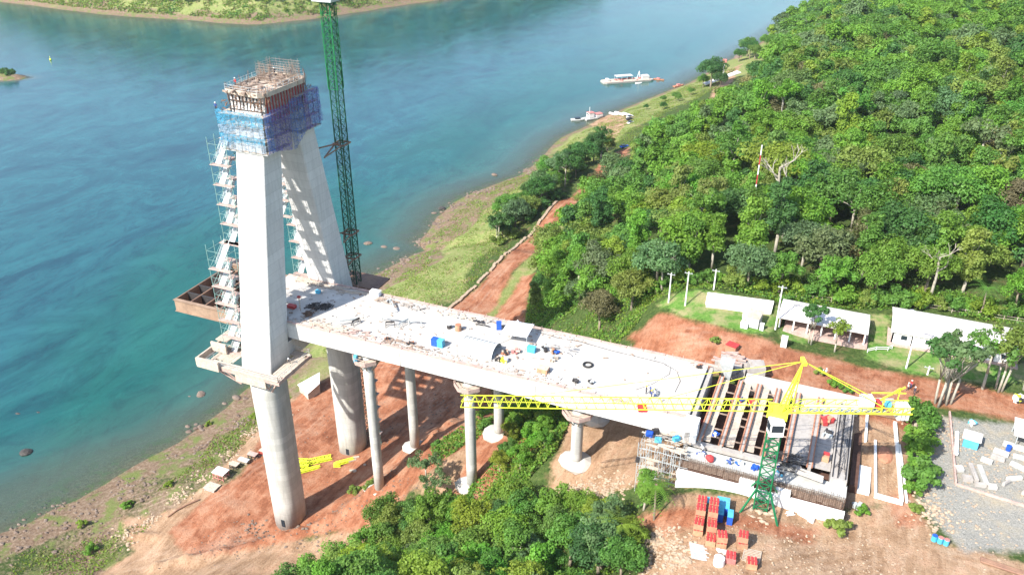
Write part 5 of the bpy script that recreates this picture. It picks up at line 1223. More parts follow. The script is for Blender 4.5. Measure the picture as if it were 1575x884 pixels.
t_ = thing('tool_chest', 'orange chest with a red lid in the last bay of the abutment', 'chest', (111.5, -8, 56.8)); M().box((111.5, -8, 57.3), (1.1, 1.3, 1.0), -.1).build('body', 'orange_box', t_); M().box((111.5, -7.6, 57.88), (1.0, .8, .14), -.1).build('lid', 'red_paint', t_)
T = M(); 
for k in range(70): a = rr.uniform(-.7, .9); x, y = 105.6 + rr.uniform(-2.4, 2.6), -10.9 + rr.uniform(-2.0, 1.7); L = rr.uniform(.8, 2.0); T.bar((x - L * math.cos(a), y - L * math.sin(a), 57 + rr.uniform(0, .5)), (x + L * math.cos(a), y + L * math.sin(a), 57.1 + rr.uniform(0, .8)), .05)
tag(T.build('rebar_tangle', 'dark_steel'), 'dark tangle of steel rods beside the green mast on the abutment ledge', 'steel rods')
T = M()
for k in range(5): T.cyl((107.2, -12.2 - .28 * k, 57.0 + .25 * (k % 2)), (111.6, -13.0 - .28 * k, 57.0 + .25 * (k % 2)), .24, .24, 10)
tag(T.build('pipe_stack', 'concrete_grey'), 'stack of grey pipes with round ends at the edge of the abutment ledge', 'pipes')
t_ = thing('tarpaulin_pile', 'bright red covered pile on the abutment ledge near the white block', 'tarpaulin', (93.4, -15.0, 56.2)); M().blob((93.4, -15.0, 56.7), (.75, .7, .6), 4, 2, .5).build('tarpaulin', 'red_paint', t_)
for i, (x, y, mt_, lab) in enumerate(((96.6, -14.2, ['cloth_blue', 'galvanised'], 'blue and grey pump near the middle of the abutment ledge'), (98.2, -14.0, ['blue_panel', 'white_fabric'], 'blue and white compressor on the ledge left of the green mast'), (91.9, -14.2, ['white_fabric', 'cloth_blue'], 'white bags and blue drum on the ledge beside the red pile'), (101.0, -14.2, ['blue_panel'], 'small blue drum on the ledge just before the green mast'), (104.9, -14.4, ['cyan_panel', 'white_fabric', 'dark_steel'], 'light blue and white gear on the ledge just past the green mast'), (93.2, -8.6, ['blue_panel', 'white_fabric'], 'blue and white bags in the first bay'), (97.6, 3.6, ['red_paint'], 'small red machine in the first bays under the yellow jib'), (95.4, 3.4, ['red_paint', 'cloth_blue'], 'red jack under the yellow jib beside the deck end'), (90.0, -2.5, ['red_paint'], 'dull red block in the dark first bay'))):
    junk('equipment', lab, 'equipment', x, y, 56.25 if y < -12.6 else 56.8 if y > -9.5 and i != 8 else 54.5, mt_, 20 + i, 8, .7, .8, 'equipment on the abutment')

# slab foundations beside the hedge
sl = thing('strip_foundation', 'pale U-shaped strip foundation with a pit of earth inside beside the hedge', 'foundation', (121, 1, 52.5))
T = M()
def strip(a, b, w, h=.5):
    n = 8
    for k in range(n):
        p = (a[0] + (b[0] - a[0]) * k / n, a[1] + (b[1] - a[1]) * k / n); q = (a[0] + (b[0] - a[0]) * (k + 1) / n, a[1] + (b[1] - a[1]) * (k + 1) / n)
        T.bar((*p, gz(*p) + h / 2), (*q, gz(*q) + h / 2), w, h)
strip((122.4, 10.2), (124.2, -9.0), .55, .6); strip((119.4, 4.2), (120.2, -8.8), .4); strip((120.0, -9.0), (124.4, -9.2), .8); strip((123.4, 4.5), (125.0, -8.8), .3); strip((117.6, 10.6), (117.8, 3.4), .4, .6)
T.build('kerb_beam', 'white_paint', sl)
T = M().blob((121.3, 1.4, gz(121.3, 1.4) - .1), (1.4, 2.0, .6), 5, 2, .3); T.build('earth_heap', 'brick', sl)
T = M(); T.bb(116.6, 119.2, -9.2, -2.5, gz(118, -5) - .5, gz(118, -5) + .35); tag(T.build('footing_slab', 'white_paint'), 'bright white slab at the corner between the abutment and the strip foundation', 'slab')
T = M(); T.bb(115.9, 117.2, -9.5, 9.0, 52.6, 54.2); tag(T.build('trench_boards', 'dark_soil'), 'dark trench boards along the end of the abutment', 'boards')
T = M()
for k in range(7): T.bar((116.8, 11.0 + .32 * k, gz(118, 11) + .35), (124.8, 11.4 + .35 * k, gz(124, 11) + .35), .14)
tag(T.build('pipe_row', 'rust_steel'), 'row of rusty pipes laid across the head of the strip foundation', 'pipes')
T = M(); pts = [(113, 9 + 5), (116, 12.5), (119, 15.5), (122, 16.6)]
for i in range(3): T.bar((*pts[i], gz(*pts[i]) + .3), (*pts[i + 1], gz(*pts[i + 1]) + .3), .8, .5); T.bar((pts[i][0] + .6, pts[i][1] - 1.1, gz(*pts[i]) + .3), (pts[i + 1][0] + .6, pts[i + 1][1] - 1.1, gz(*pts[i + 1]) + .3), .5, .5)
tag(T.build('drain_channel', 'concrete_grey'), 'curved grey drainage channel curling from the abutment end', 'channel')
T = M(); T.bar((125.7, 9.5, gz(125.7, 10) + .2), (126.4, 15.8, gz(126, 16) + .2), .5, .3); T.bar((126.4, 15.8, gz(126, 16) + .21), (127.4, 15.4, gz(127, 15) + .21), .4, .3); tag(T.build('timber_rack', 'pale_timber'), 'pale timber frame lying beside the hedge under the counterweights', 'timber')
junk('pump', 'small grey pump and bin at the foot of the abutment end wall', 'pump', 117.6, -12.2, gz(117.6, -12.2), ['galvanised', 'dark_steel'], 41, 8, 1.0, 1.2)

# yard wall, precast yard
yw = thing('yard_wall', 'low brownish brick wall along two sides of the gravel yard', 'wall', (132, 5, 53))
def wall_run(a, b, h, w, m, name, root):
    T = M(); n = max(1, int(math.dist(a, b) / 2))
    for k in range(n):
        p = (a[0] + (b[0] - a[0]) * k / n, a[1] + (b[1] - a[1]) * k / n); q = (a[0] + (b[0] - a[0]) * (k + 1) / n, a[1] + (b[1] - a[1]) * (k + 1) / n)
        z = min(gz(*p), gz(*q)); T.bar((*p, z + h / 2 - .2), (*q, z + h / 2 - .2), w, h)
    T.build(name, m, root)
wall_run((131.6, 17), (132.4, -1.5), .9, .3, 'pink_timber', 'brickwork', yw); wall_run((132.4, -1.6), (160, -4), .6, .3, 'pink_timber', 'brickwork', yw)
pl = [(135.2, 2.2, 4.4, .7, 1.75), (136.6, 2.2, 4.6, .8, 1.75), (138.0, -.1, 1.4, 1.0, .2), (136.2, -.4, 1.8, .6, .2), (142.2, 11.4, 4.0, 1.0, -.2), (139.8, 9.0, 2.4, .9, -.3), (139.2, 7.4, 2.2, .9, -.25), (142.3, 6.4, 2.6, .7, -.5), (144.2, 4.4, 2.6, .7, .8), (134.2, .3, 1.6, 1.3, .2), (133.0, 2.2, 1.2, 1.2, .4), (141.5, 3.2, 2.6, .6, .5), (140.2, 1.6, 1.6, .5, .9), (143.2, 8.8, 3.2, .6, -.1), (146, 1.6, 3, .7, .4), (143, .8, 1.8, .5, 1.1), (137.4, 6.0, 1.8, .8, -.3), (145.5, 7.0, 2.4, .7, .3), (134.6, 10.8, .8, 2.6, .1)]
for i, (x, y, a, b_, rz) in enumerate(pl):
    z = gz(x, y); T = M(); T.box((x, y, z + .3), (a, b_, .6), rz); T.box((x, y, z + .68), (a * .9, b_ * .5, .15), rz)
    near = 'against the yard wall' if y < 1 else 'beside the blue and white cabin' if y > 8 and x < 141 else 'by the white canopy' if y > 8 else 'in the middle of the gravel yard' if x < 141 else 'at the outer side of the gravel yard'
    tag(T.build('precast_beam', ['concrete_grey', 'concrete_pier', 'deck_slab'][i % 3]), ('%s precast concrete piece, %s %s' % (['long' if a > 3 else 'squat' if a < 2 else 'medium'][0], ORD[i].strip() if i else 'first', near)).strip() + (''), 'precast beam', 'precast pieces in the gravel yard')
x, y = 134.9, 9.3; z = gz(x, y); cb_ = thing('site_cabin', 'small cabin with a white roof and light blue wall in the gravel yard', 'cabin', (x, y, z)); M().box((x, y, z + .9), (2.4, 1.9, 1.8), -.15).build('body', 'cyan_panel', cb_); T = M(); T.box((x, y + .1, z + 2.0), (3.0, 2.5, .16), -.15, (.12, 0, 0)); T.build('roof', 'white_roof', cb_)
x, y = 132.7, 8.6; z = gz(x, y); T = M(); T.cyl((x - .2, y - 3.2, z + .35), (x + .2, y + 3.4, z + .35), .35, .35, 12); tag(T.build('pipe', 'white_paint'), 'long pale pipe lying along the inside of the yard wall', 'pipe')
x, y = 143.5, 13.4; z = gz(x, y); cn = thing('canopy', 'white flat canopy at the edge of the gravel yard above a blue drum', 'canopy', (x, y, z)); T = M(); T.box((x + 1.5, y, z + 2.7), (7.0, 5.4, .12), -.1, (.06, .02, 0)); T.build('roof', 'white_roof', cn); T = M()
for a in (-1.6, 1.5, 4.6):
    for b_ in (-2.3, 2.3): T.bar((x + a, y + b_, z - .2), (x + a, y + b_, z + 2.6), .12)
T.build('post', 'galvanised', cn)
x, y = 141.0, 10.4; z = gz(x, y); T = M().cyl((x, y, z), (x, y, z + .95), .42, .42, 14); T.cyl((x, y, z + .95), (x, y, z + 1.0), .44, .44, 14); tag(T.build('drum', 'blue_panel'), 'blue drum standing at the corner of the white canopy', 'drum')
junk('cement_mixer', 'white and blue mixer at the head of the gravel yard', 'mixer', 135.6, 15.4, gz(135.6, 15.4), ['white_fabric', 'cyan_panel'], 44, 8, .8, 1.0)
junk('yellow_plant', 'small cream construction machine parked on the red road at the frame edge', 'machine', 143.9, 26.0, gz(143.9, 26), ['yellow_paint', 'white_fabric', 'dark_steel'], 45, 12, 1.3, 1.2)
x, y = 138.5, -17.7; z = gz(x, y); T = M(); 
for k in range(3): T.cyl((x - 3, y + .35 * k, z + .3), (x + 12, y - 1.6 + .35 * k, z + .3), .22, .22, 10)
tag(T.build('steel_pile', 'rust_steel'), 'rusty steel pipes lying on the gravel at the bottom corner', 'pipes'); 
for i in range(3):
    x, y = 129.1 + .85 * i, -15.5 - .12 * i; z = gz(x, y); t_ = thing('barrel', ['blue barrel nearest the hedge track', 'middle barrel of the blue three', 'blue barrel of three nearest the gravel'][i], 'barrel', (x, y, z), 0, 'three blue barrels'); M().cyl((x, y, z), (x, y, z + 1.0), .42, .42, 14).build('body', 'cyan_panel', t_); M().cyl((x, y, z + 1.0), (x, y, z + 1.06), .4, .4, 14).build('lid', 'pink_panel' if i else 'blue_panel', t_)

# sheds and field
def shed(x0, x1, y0, y1, z0, he, hr, lab, open_front):
    r = thing('site_shed', lab, 'shed', ((x0 + x1) / 2, (y0 + y1) / 2, z0)); ym = (y0 + y1) / 2; o = .5
    T = M(); zr = z0 + hr; ze = z0 + he
    for ya, yb, za_, zb_ in ((y0 - o, ym, ze, zr), (ym, y1 + o, zr, ze)):
        n = 1; T.add([(x0 - o, ya, za_), (x1 + o, ya, za_), (x1 + o, yb, zb_), (x0 - o, yb, zb_), (x0 - o, ya, za_ + .12), (x1 + o, ya, za_ + .12), (x1 + o, yb, zb_ + .12), (x0 - o, yb, zb_ + .12)], [(3, 2, 1, 0), (4, 5, 6, 7), (0, 1, 5, 4), (1, 2, 6, 5), (2, 3, 7, 6), (3, 0, 4, 7)])
    rf = T.build('roof', 'white_roof', r)
    T = M()
    for k in range(int((x1 - x0) / 1.05)): x = x0 + k * 1.05; T.bar((x, y0 - o, ze + .15), (x, ym, zr + .15), .05); T.bar((x, ym, zr + .15), (x, y1 + o, ze + .15), .05)
    T.build('sheet_seam', 'white_roof', rf)
    T = M(); T.bb(x0, x0 + .2, y0, y1, z0 - .6, ze); T.bb(x1 - .2, x1, y0, y1, z0 - .6, ze); T.bb(x0 + .2, x1 - .2, y1 - .2, y1, z0 - .6, ze)
    if open_front: T.bb(x0 + .2, x1 - .2, y0 + 4.0, y0 + 4.2, z0 - .6, z0 + 1.5)
    else: T.bb(x0 + .2, x1 - .2, y0, y0 + .2, z0 - .6, ze)
    T.build('wall', 'brick' if open_front else 'white_paint', r)
    T = M(); n = 6
    for k in range(n + 1): x = x0 + (x1 - x0) * k / n; T.bb(x - .14, x + .14, y0 - .14, y0 - .01 + .14, z0 - .6, ze)
    for k in range(n + 1): x = x0 + (x1 - x0) * k / n; T.bb(x - .14, x + .14, y0 - .14, y0 + .0, z0 - .6, ze) if not open_front else None
    T.build('post', 'white_paint', r)
    T = M(); T.bb(x0 - .8, x1 + .8, y0 - .9, y1, z0 - .8, z0 + .06); T.build('floor', 'pink_timber', r)
    if not open_front:
        for k in range(5):
            x = x0 + 2.2 + k * (x1 - x0 - 4) / 4; m = M().bb(x - .6, x + .6, y0 - .03, y0 + .02, z0 + 1.0, z0 + 2.0); m.build('window', 'glass_dark', r)
shed(98.6, 115.6, 34.2, 42.0, 56.2, 2.7, 3.6, 'open-fronted shed with a white sheet roof and brick wall behind posts', True)
shed(120.9, 143.5, 37.2, 47.4, 56.4, 2.6, 3.5, 'long closed white shed with a white sheet roof under the forest edge', False)
# the white fenced pit
pt = thing('sand_court', 'long white walled bed on the green lawn under the forest', 'walled bed', (89, 39.5, 56.6)); cs_ = [(81.9, 41.2), (82.4, 36.6), (96.2, 38.0), (96.1, 42.8)]
T = M(); T.prism(cs_, 55.8, 57.75); T.build('bed', 'white_roof', pt)
T = M()
for i in range(4): T.bar((*cs_[i], 57.5), (*cs_[(i + 1) % 4], 57.5), .3, .7)
T.build('rim', 'white_paint', pt)
x, y = 93.4, 33.4; z = gz(x, y); tr_ = thing('site_trailer', 'small flat-roofed grey cabin on the lawn with white tanks beside it', 'cabin', (x, y, z)); M().box((x, y, z + 1.25), (2.6, 3.6, 2.5), -.1).build('body', 'grey_fabric', tr_); M().box((x, y, z + 2.58), (2.9, 3.9, .14), -.1).build('roof', 'pale_timber', tr_); M().box((x - .3, y - 1.81, z + 1.1), (.8, .06, 1.9), -.1).build('door', 'white_paint', tr_)
for i, (a, b_, w, h) in enumerate(((-2.1, 1.6, 1.1, 1.7), (-1.7, -1.7, 1.5, 1.2), (1.9, -1.9, .8, 1.5))):
    z = gz(x + a, y + b_); T = M(); T.box((x + a, y + b_, z + h / 2), (w, w * .8, h), -.1); T.box((x + a, y + b_, z + h + .05), (w * 1.08, w * .9, .1), -.1); tag(T.build('white_tank', 'white_paint'), ['tall white tank behind the grey lawn cabin', 'low white tank in front of the grey lawn cabin', 'narrow white box at the door side of the lawn cabin'][i], 'tank')
x, y = 100.4, 27.7; z = gz(x, y); t_ = thing('portable_toilet', 'white portable toilet at the edge of the red road', 'toilet', (x, y, z)); M().bb(x - .6, x + .6, y - .6, y + .6, z, z + 2.1).build('cabin', 'white_paint', t_); M().bb(x - .66, x + .66, y - .66, y + .66, z + 2.105, z + 2.25).build('roof', 'white_roof', t_); M().bb(x - .4, x + .4, y - .63, y - .605, z + .1, z + 1.95).build('door', 'grey_fabric', t_)
# fence rails on the lawn
fr = thing('rail_fence', 'low white rail fence curving between the two white sheds', 'fence', (118, 35, 56)); T = M(); fp = [(116.6, 32.4), (118.2, 33.6), (120.4, 34.2), (121.2, 35.2)]
for i in range(3):
    for h in (.4, .85): T.bar((*fp[i], gz(*fp[i]) + h), (*fp[i + 1], gz(*fp[i + 1]) + h), .09)
for p in fp: T.bar((*p, gz(*p) - .2), (*p, gz(*p) + 1), .1)
T.build('rail', 'white_paint', fr)
fr = thing('boundary_fence', 'thin pale fence line running behind the sheds along the forest', 'fence', (110, 50, 57)); T = M(); fp = [(97, 46.2), (104, 49.6), (112, 51.2), (120, 52.0), (130, 52.4), (140, 52.6), (150, 53)]
for i in range(len(fp) - 1):
    n = 4
    for k in range(n):
        p = [fp[i][j] + (fp[i + 1][j] - fp[i][j]) * k / n for j in (0, 1)]; q = [fp[i][j] + (fp[i + 1][j] - fp[i][j]) * (k + 1) / n for j in (0, 1)]
        for h in (.5, 1.1): T.bar((*p, gz(*p) + h), (*q, gz(*q) + h), .05)
        T.bar((*p, gz(*p) - .3), (*p, gz(*p) + 1.3), .1)
T.build('rail', 'pale_timber', fr)

# poles
def pole(x, y, h, lab, lamp=False):
    z = gz(x, y); r = thing('utility_pole', lab, 'utility pole', (x, y, z), 0, 'white utility poles'); M().cyl((x, y, z - .5), (x, y, z + h), .19, .12, 8).build('shaft', 'white_paint', r)
    T = M(); T.bar((x - .9, y, z + h - .4), (x + .9, y, z + h - .4), .12)
    for a in (-.7, 0, .7): T.cyl((x + a, y, z + h - .35), (x + a, y, z + h - .1), .06, .04, 6)
    T.build('crossarm', 'galvanised', r)
    if lamp: T = M(); T.bar((x, y, z + h), (x - 1.4, y - .5, z + h + .5), .08); T.box((x - 1.7, y - .6, z + h + .5), (.7, .3, .15), .3); T.build('lamp', 'galvanised', r)
pole(73.6, 38.8, 7.6, 'white utility pole at the left end of the lawn'); pole(77.8, 36.8, 8.6, 'taller white utility pole beside the first, left of the walled bed')
pole(98.0, 32.6, 10.6, 'white pole between the lawn cabin and the open shed'); pole(124.0, 29.0, 12.8, 'tall slanting-shadowed pole standing on the lawn before the long shed', True)
pole(82.7, 43.6, 5.2, 'short dark-shadowed pole at the corner of the walled bed'); pole(127.9, 28.2, 2.0, 'short stub pole on the verge right of the tall pole')
# red and white mast in the forest
tw = thing('radio_mast', 'slim red and white banded mast rising from the forest', 'mast', (85.9, 72, 57))
for k in range(11):
    T = M(); z = 56 + k * 2.5; T.cyl((85.9, 72, z), (85.9, 72, z + 2.5), .15, .15, 8); T.build('band', 'red_paint' if k % 2 else 'white_paint', tw)

# ================================================================ THINGS ON THE DECK
Z0 = DZ + .004
def canopy_tent(x, y, z, w, h, hp, lab, cat, rz, name='peaked_tent', legs=True, mt='white_fabric'):
    r = thing(name, lab, cat, (x, y, z)); c, s = math.cos(rz), math.sin(rz)
    P = [(x + c * a * w - s * b * w, y + s * a * w + c * b * w) for a, b in ((-.5, -.5), (.5, -.5), (.5, .5), (-.5, .5))]
    T = M(); rings = []
    for k in range(6):
        t = k / 5; f = (1 - t) ** 1.5; rings.append([(x + (p[0] - x) * f, y + (p[1] - y) * f, z + h + (hp - h) * t) for p in P])
    rings[-1] = [(x + (p[0] - x) * .02, y + (p[1] - y) * .02, z + hp) for p in P]
    T.loft(rings, cap=False); T.build('canopy', mt, r)
    T = M()
    for p in P: T.bar((*p, z), (*p, z + h), .1)
    T.build('leg', 'galvanised', r); return r
canopy_tent(50.6, 3.6, Z0, 5.4, 2.3, 4.4, 'white peaked tent standing on the bridge deck', 'tent', .1)
v = thing('barrel_roof_store', 'arched grey-white tunnel shelter lying on the bridge deck', 'shelter', (45.5, -3.2, Z0)); T = M(); R = []
for k in range(2):
    x = 41.9 + k * 7.0; R.append([(x, -3.2 + 2.5 * math.cos(math.pi * j / 12), Z0 + 1.9 * math.sin(math.pi * j / 12)) for j in range(13)])
T.loft(R, cap=False); T.build('cover', 'grey_fabric', v); T = M()
for k in range(9):
    x = 41.9 + k * .875
    for j in range(12): T.bar((x, -3.2 + 2.54 * math.cos(math.pi * j / 12), Z0 + 1.94 * math.sin(math.pi * j / 12)), (x, -3.2 + 2.54 * math.cos(math.pi * (j + 1) / 12), Z0 + 1.94 * math.sin(math.pi * (j + 1) / 12)), .07)
T.build('hoop', 'galvanised', v)
def binbox(x, y, w, d, h, m, lab, cat='bin', name='bin', z=Z0, lidm=None, grp=None, rz=0):
    t = thing(name, lab, cat, (x, y, z), 0, grp); M().box((x, y, z + h / 2), (w, d, h), rz).build('body', m, t); M().box((x, y, z + h + .04), (w * 1.06, d * 1.06, .08), rz).build('lid', lidm or m, t); return t
binbox(36.3, -5.0, 1.2, 1.2, 1.5, 'blue_panel', 'dark blue bin on the deck beside a cyan one', grp='bins on the deck'); binbox(37.6, -5.0, 1.2, 1.2, 1.5, 'cyan_panel', 'cyan bin on the deck beside a dark blue one', grp='bins on the deck')
binbox(45.6, 5.6, 1.0, 1.0, 1.6, 'blue_panel', 'single blue bin near the far edge of the deck', rz=.4, grp='bins on the deck'); binbox(55.0, 0.2, 1.6, 1.0, 1.1, 'cyan_panel', 'bright cyan crate beside the peaked tent', 'crate', 'crate')
binbox(59.6, -5.4, 2.0, 1.5, .9, 'orange_box', 'open pale wooden box near the near edge of the deck', 'crate', 'crate', lidm='pale_timber'); binbox(2.3, 4.2, 1.0, .8, .6, 'cyan_panel', 'small cyan box on the shaded end of the deck', 'crate', 'crate'); binbox(14.8, 8.0, 2.2, 1.4, 1.2, 'white_paint', 'white box on the far edge of the deck near the lattice mast', 'crate', 'crate')
x, y = 38.1, 1.9; t_ = thing('barrel', 'rust-orange barrel on the middle of the deck', 'barrel', (x, y, Z0)); M().cyl((x, y, Z0), (x, y, Z0 + 1.3), .7, .6, 14).build('body', 'orange_box', t_); M().cyl((x, y, Z0 + 1.3), (x, y, Z0 + 1.36), .62, .62, 14).build('lid', 'brick', t_)
x, y = 36.0, 1.9; t_ = thing('barrel', 'dark grey barrel beside the rust-orange one on the deck', 'barrel', (x, y, Z0)); M().cyl((x, y, Z0), (x, y, Z0 + .9), .5, .5, 12).build('body', 'dark_steel', t_); M().cyl((x, y, Z0 + .9), (x, y, Z0 + .95), .52, .52, 12).build('lid', 'galvanised', t_)
T = M(); n = 20; ri = []
for k in range(n + 1):
    t = 2 * math.pi * k / n; q = (66.8 + .85 * math.cos(t), -.2 + .85 * math.sin(t)); ri.append((*q, Z0 + .2))
T.tube(ri, .2, 8); tag(T.build('tyre', 'rubber'), 'single black tyre lying flat on the white deck', 'tyre')
T = M(); T.tube([(x, y, Z0 + .03) for x, y in ((64, 7.2), (70, 6.6), (76, 6.4), (80, 6.2), (83, 4.6), (84.4, 1.5), (84.3, -2.4))], .05, 5); tag(T.build('hose', 'dark_steel'), 'dark hose curving over the clean end of the deck', 'hose', 'hoses on the deck')
T = M(); T.tube([(x, y, Z0 + .03) for x, y in ((77.5, -4.4), (79.8, -1.5), (82, 3), (81.6, 5.4), (80.4, 5.8))], .04, 5); tag(T.build('hose', 'dark_steel'), 'shorter hose inside the bend of the long one', 'hose', 'hoses on the deck')
T = M(); T.tube([(x, y, Z0 + .03) for x, y in ((54, 7.6), (58, 7.0), (63, 7.4), (66, 7.0))], .05, 5); tag(T.build('hose', 'dark_steel'), 'hose lying beside the far railing past the peaked tent', 'hose', 'hoses on the deck')
for i, (x, y, r_, lab) in enumerate(((5.2, -1.6, 2.6, 'large dark heap of steel clamps in the shade of the pylon leg'), (7.6, -.6, 1.8, 'second dark steel heap beside the large one'), (6.0, -4.6, 1.6, 'rusty coil heap near the deck edge in the shade'))):
    T = M(); q = random.Random(i + 60)
    for k in range(46): a = q.uniform(0, 3.1); L = q.uniform(.2, .8); c = (x + q.gauss(0, r_ * .36), y + q.gauss(0, r_ * .3), Z0 + .05 + q.uniform(0, .35)); T.bar((c[0] - L * math.cos(a), c[1] - L * math.sin(a), c[2]), (c[0] + L * math.cos(a), c[1] + L * math.sin(a), c[2] + q.uniform(-.05, .25)), .12)
    for k in range(10): T.box((x + q.gauss(0, r_ * .3), y + q.gauss(0, r_ * .25), Z0 + .2), (.6, .35, .35), q.uniform(0, 3))
    tag(T.build('steel_heap', 'dark_steel' if i < 2 else 'rebar'), lab, 'steel heap')
binbox(.9, -3.6, 1.8, 1.0, .6, 'red_paint', 'red tool box at the foot of the sunlit pylon leg', 'tool box', 'tool_box')
x, y = 2.2, -4.6; t_ = thing('post_lamp', 'thin pale post with a red head beside the pylon leg', 'post', (3.4, -4.0, Z0)); M().bar((3.4, -4.0, Z0), (3.4, -4.0, Z0 + 3.2), .16).build('post', 'pale_timber', t_); M().box((3.4, -4.0, Z0 + 3.4), (.6, .5, .4)).build('head', 'red_paint', t_)
def planks(x0, x1, y0, y1, n, lab, seed, m='pale_timber', L=(1, 4), zmax=.3, name='timber_pile'):
    q = random.Random(seed); T = M()
    for k in range(n): T.box((q.uniform(x0, x1), q.uniform(y0, y1), Z0 + .06 + q.uniform(0, zmax)), (q.uniform(*L), q.uniform(.15, .45), .1), q.gauss(0, .35))
    tag(T.build(name, m), lab, 'timber', 'piles of timber on the deck')
planks(-4, 12, 6.8, 8.0, 30, 'long pale timbers stacked along the far edge by the lattice mast', 1, L=(2, 6)); planks(9, 16, -8.6, -7.0, 26, 'mixed boards heaped on the near edge beside the pylon', 2)
planks(17, 24, -8.0, -6.2, 20, 'scattered boards along the near edge after the pylon', 3, 'pink_timber', (.4, 2)); planks(26, 33, -8.2, -6.4, 26, 'brown and tan boards on the near edge before the bins', 4, 'timber', (.3, 1.6))
planks(16, 21, 5.6, 7.4, 18, 'dark and pale offcuts on the far edge', 5, 'timber', (.4, 2)); planks(22, 28, 5.4, 7.4, 20, 'offcuts with dark gaps further along the far edge', 6, 'concrete_grey', (.4, 2)); planks(30, 40, 6.2, 7.6, 16, 'sparse boards along the far edge behind the barrels', 7, 'pale_timber', (.5, 2.5))
planks(33, 39, -8.2, -6.6, 12, 'few scraps on the near edge below the bins', 8, 'timber', (.2, 1)); planks(58, 63, 1.6, 5.2, 14, 'grey boards and trestles past the peaked tent', 9, 'concrete_grey', (.5, 2.4), .8); planks(40, 43, 5.2, 7.5, 8, 'thin bars before the blue bin on the far side', 10, 'dark_steel', (.4, 2))
def trestle(x, y, rz, lab, L=3.0, m='galvanised', name='steel_trestle'):
    T = M(); c, s = math.cos(rz), math.sin(rz)
    for a in (-1, 1):
        e = (x + c * a * L / 2, y + s * a * L / 2)
        for b in (-.5, .5): T.bar((e[0] - s * b, e[1] + c * b, Z0), (e[0], e[1], Z0 + 1.1), .09)
    T.bar((x - c * L / 2, y - s * L / 2, Z0 + 1.1), (x + c * L / 2, y + s * L / 2, Z0 + 1.1), .16, .3)
    T.bar((x - c * L / 2, y - s * L / 2, Z0 + .4), (x + c * L / 2, y + s * L / 2, Z0 + 1.0), .07); tag(T.build(name, m), lab, 'trestle', 'grey trestles on the deck')
trestle(16.0, -4.8, .7, 'grey trestle frame near the near edge, tip pointing to the pylon', 3.6); trestle(17.4, -4.2, 1.3, 'smaller dark trestle standing across the first one', 2.0, 'dark_steel'); trestle(24.0, -.6, .1, 'long grey trestle in the middle of the deck', 4.6); trestle(26.8, -.9, 1.2, 'grey trestle crossing the long one', 2.6); trestle(28.8, .5, .25, 'grey trestle toward the barrels', 2.6); trestle(21.4, 4.2, -.9, 'thin grey beam leaning toward the far edge', 3.2); trestle(24.4, -2.2, .5, 'short trestle in front of the long one', 1.8, 'dark_steel')
for i, (x, y, mats, lab) in enumerate(((50.6, -2.6, ['brick', 'dark_steel', 'pale_timber'], 'brown generator set between the tunnel shelter and the tent'), (52.4, -1.2, ['pale_timber', 'pink_panel'], 'pinkish mixer beside the tent'), (51.6, -5.2, ['yellow_paint', 'white_fabric'], 'yellow and white machine near the near edge'), (57.2, 1.8, ['galvanised', 'dark_steel'], 'grey covered machine past the cyan crate'), (59.6, 1.4, ['blue_panel', 'dark_steel', 'orange_box'], 'blue and dark machine at the end of the busy part of the deck'), (60.0, -1.0, ['galvanised', 'pale_timber'], 'pale trolley behind the wooden box'), (50.0, -4.9, ['dark_steel', 'pale_timber'], 'dark pump at the mouth of the tunnel shelter'), (69.2, -5.6, ['dark_steel', 'galvanised'], 'small dark machine alone on the clean deck'), (66.3, -6.4, ['dark_steel'], 'little dark box left of the small machine'), (18.8, 6.6, ['dark_steel', 'galvanised'], 'dark compressor on the far edge'), (26.4, -7.2, ['rubber', 'brick'], 'small dark coils on the near edge'), (31.6, -6.6, ['brick', 'dark_steel'], 'rusty coil beside the boards near the bins'), (86.6, 7.6, ['brick', 'dark_steel'], 'small brown winch at the far corner of the deck end'))):
    junk('machine', lab, 'machine', x, y, Z0, mats, 100 + i, 10, .9 if i < 7 else .6, 1.0 if i < 7 else .6, 'machines on the deck')

q = random.Random(88); T = M(); T2 = M()
for k in range(620):
    x = q.uniform(-6, 64) if k % 5 else q.uniform(-6, 87); side = q.random()
    y = (-HW + 1.0 + abs(q.gauss(0, 1.1))) if side < .45 else (HW - 1.0 - abs(q.gauss(0, 1.1))) if side < .8 else q.uniform(-6, 6)
    (T if q.random() < .5 else T2).box((x, y, Z0 + .07), (q.uniform(.12, .9), q.uniform(.08, .3), q.uniform(.08, .3)), q.uniform(-.5, .5) if q.random() < .6 else q.uniform(0, 3))
for t__, mm_, ll_ in ((T, 'timber', 'brown offcuts and rubbish strewn over the bridge deck'), (T2, 'concrete_grey', 'grey scraps and dust heaps strewn over the bridge deck')):
    o = t__.build('debris', mm_); o['kind'] = 'stuff'; o['label'] = ll_; o['category'] = 'debris'

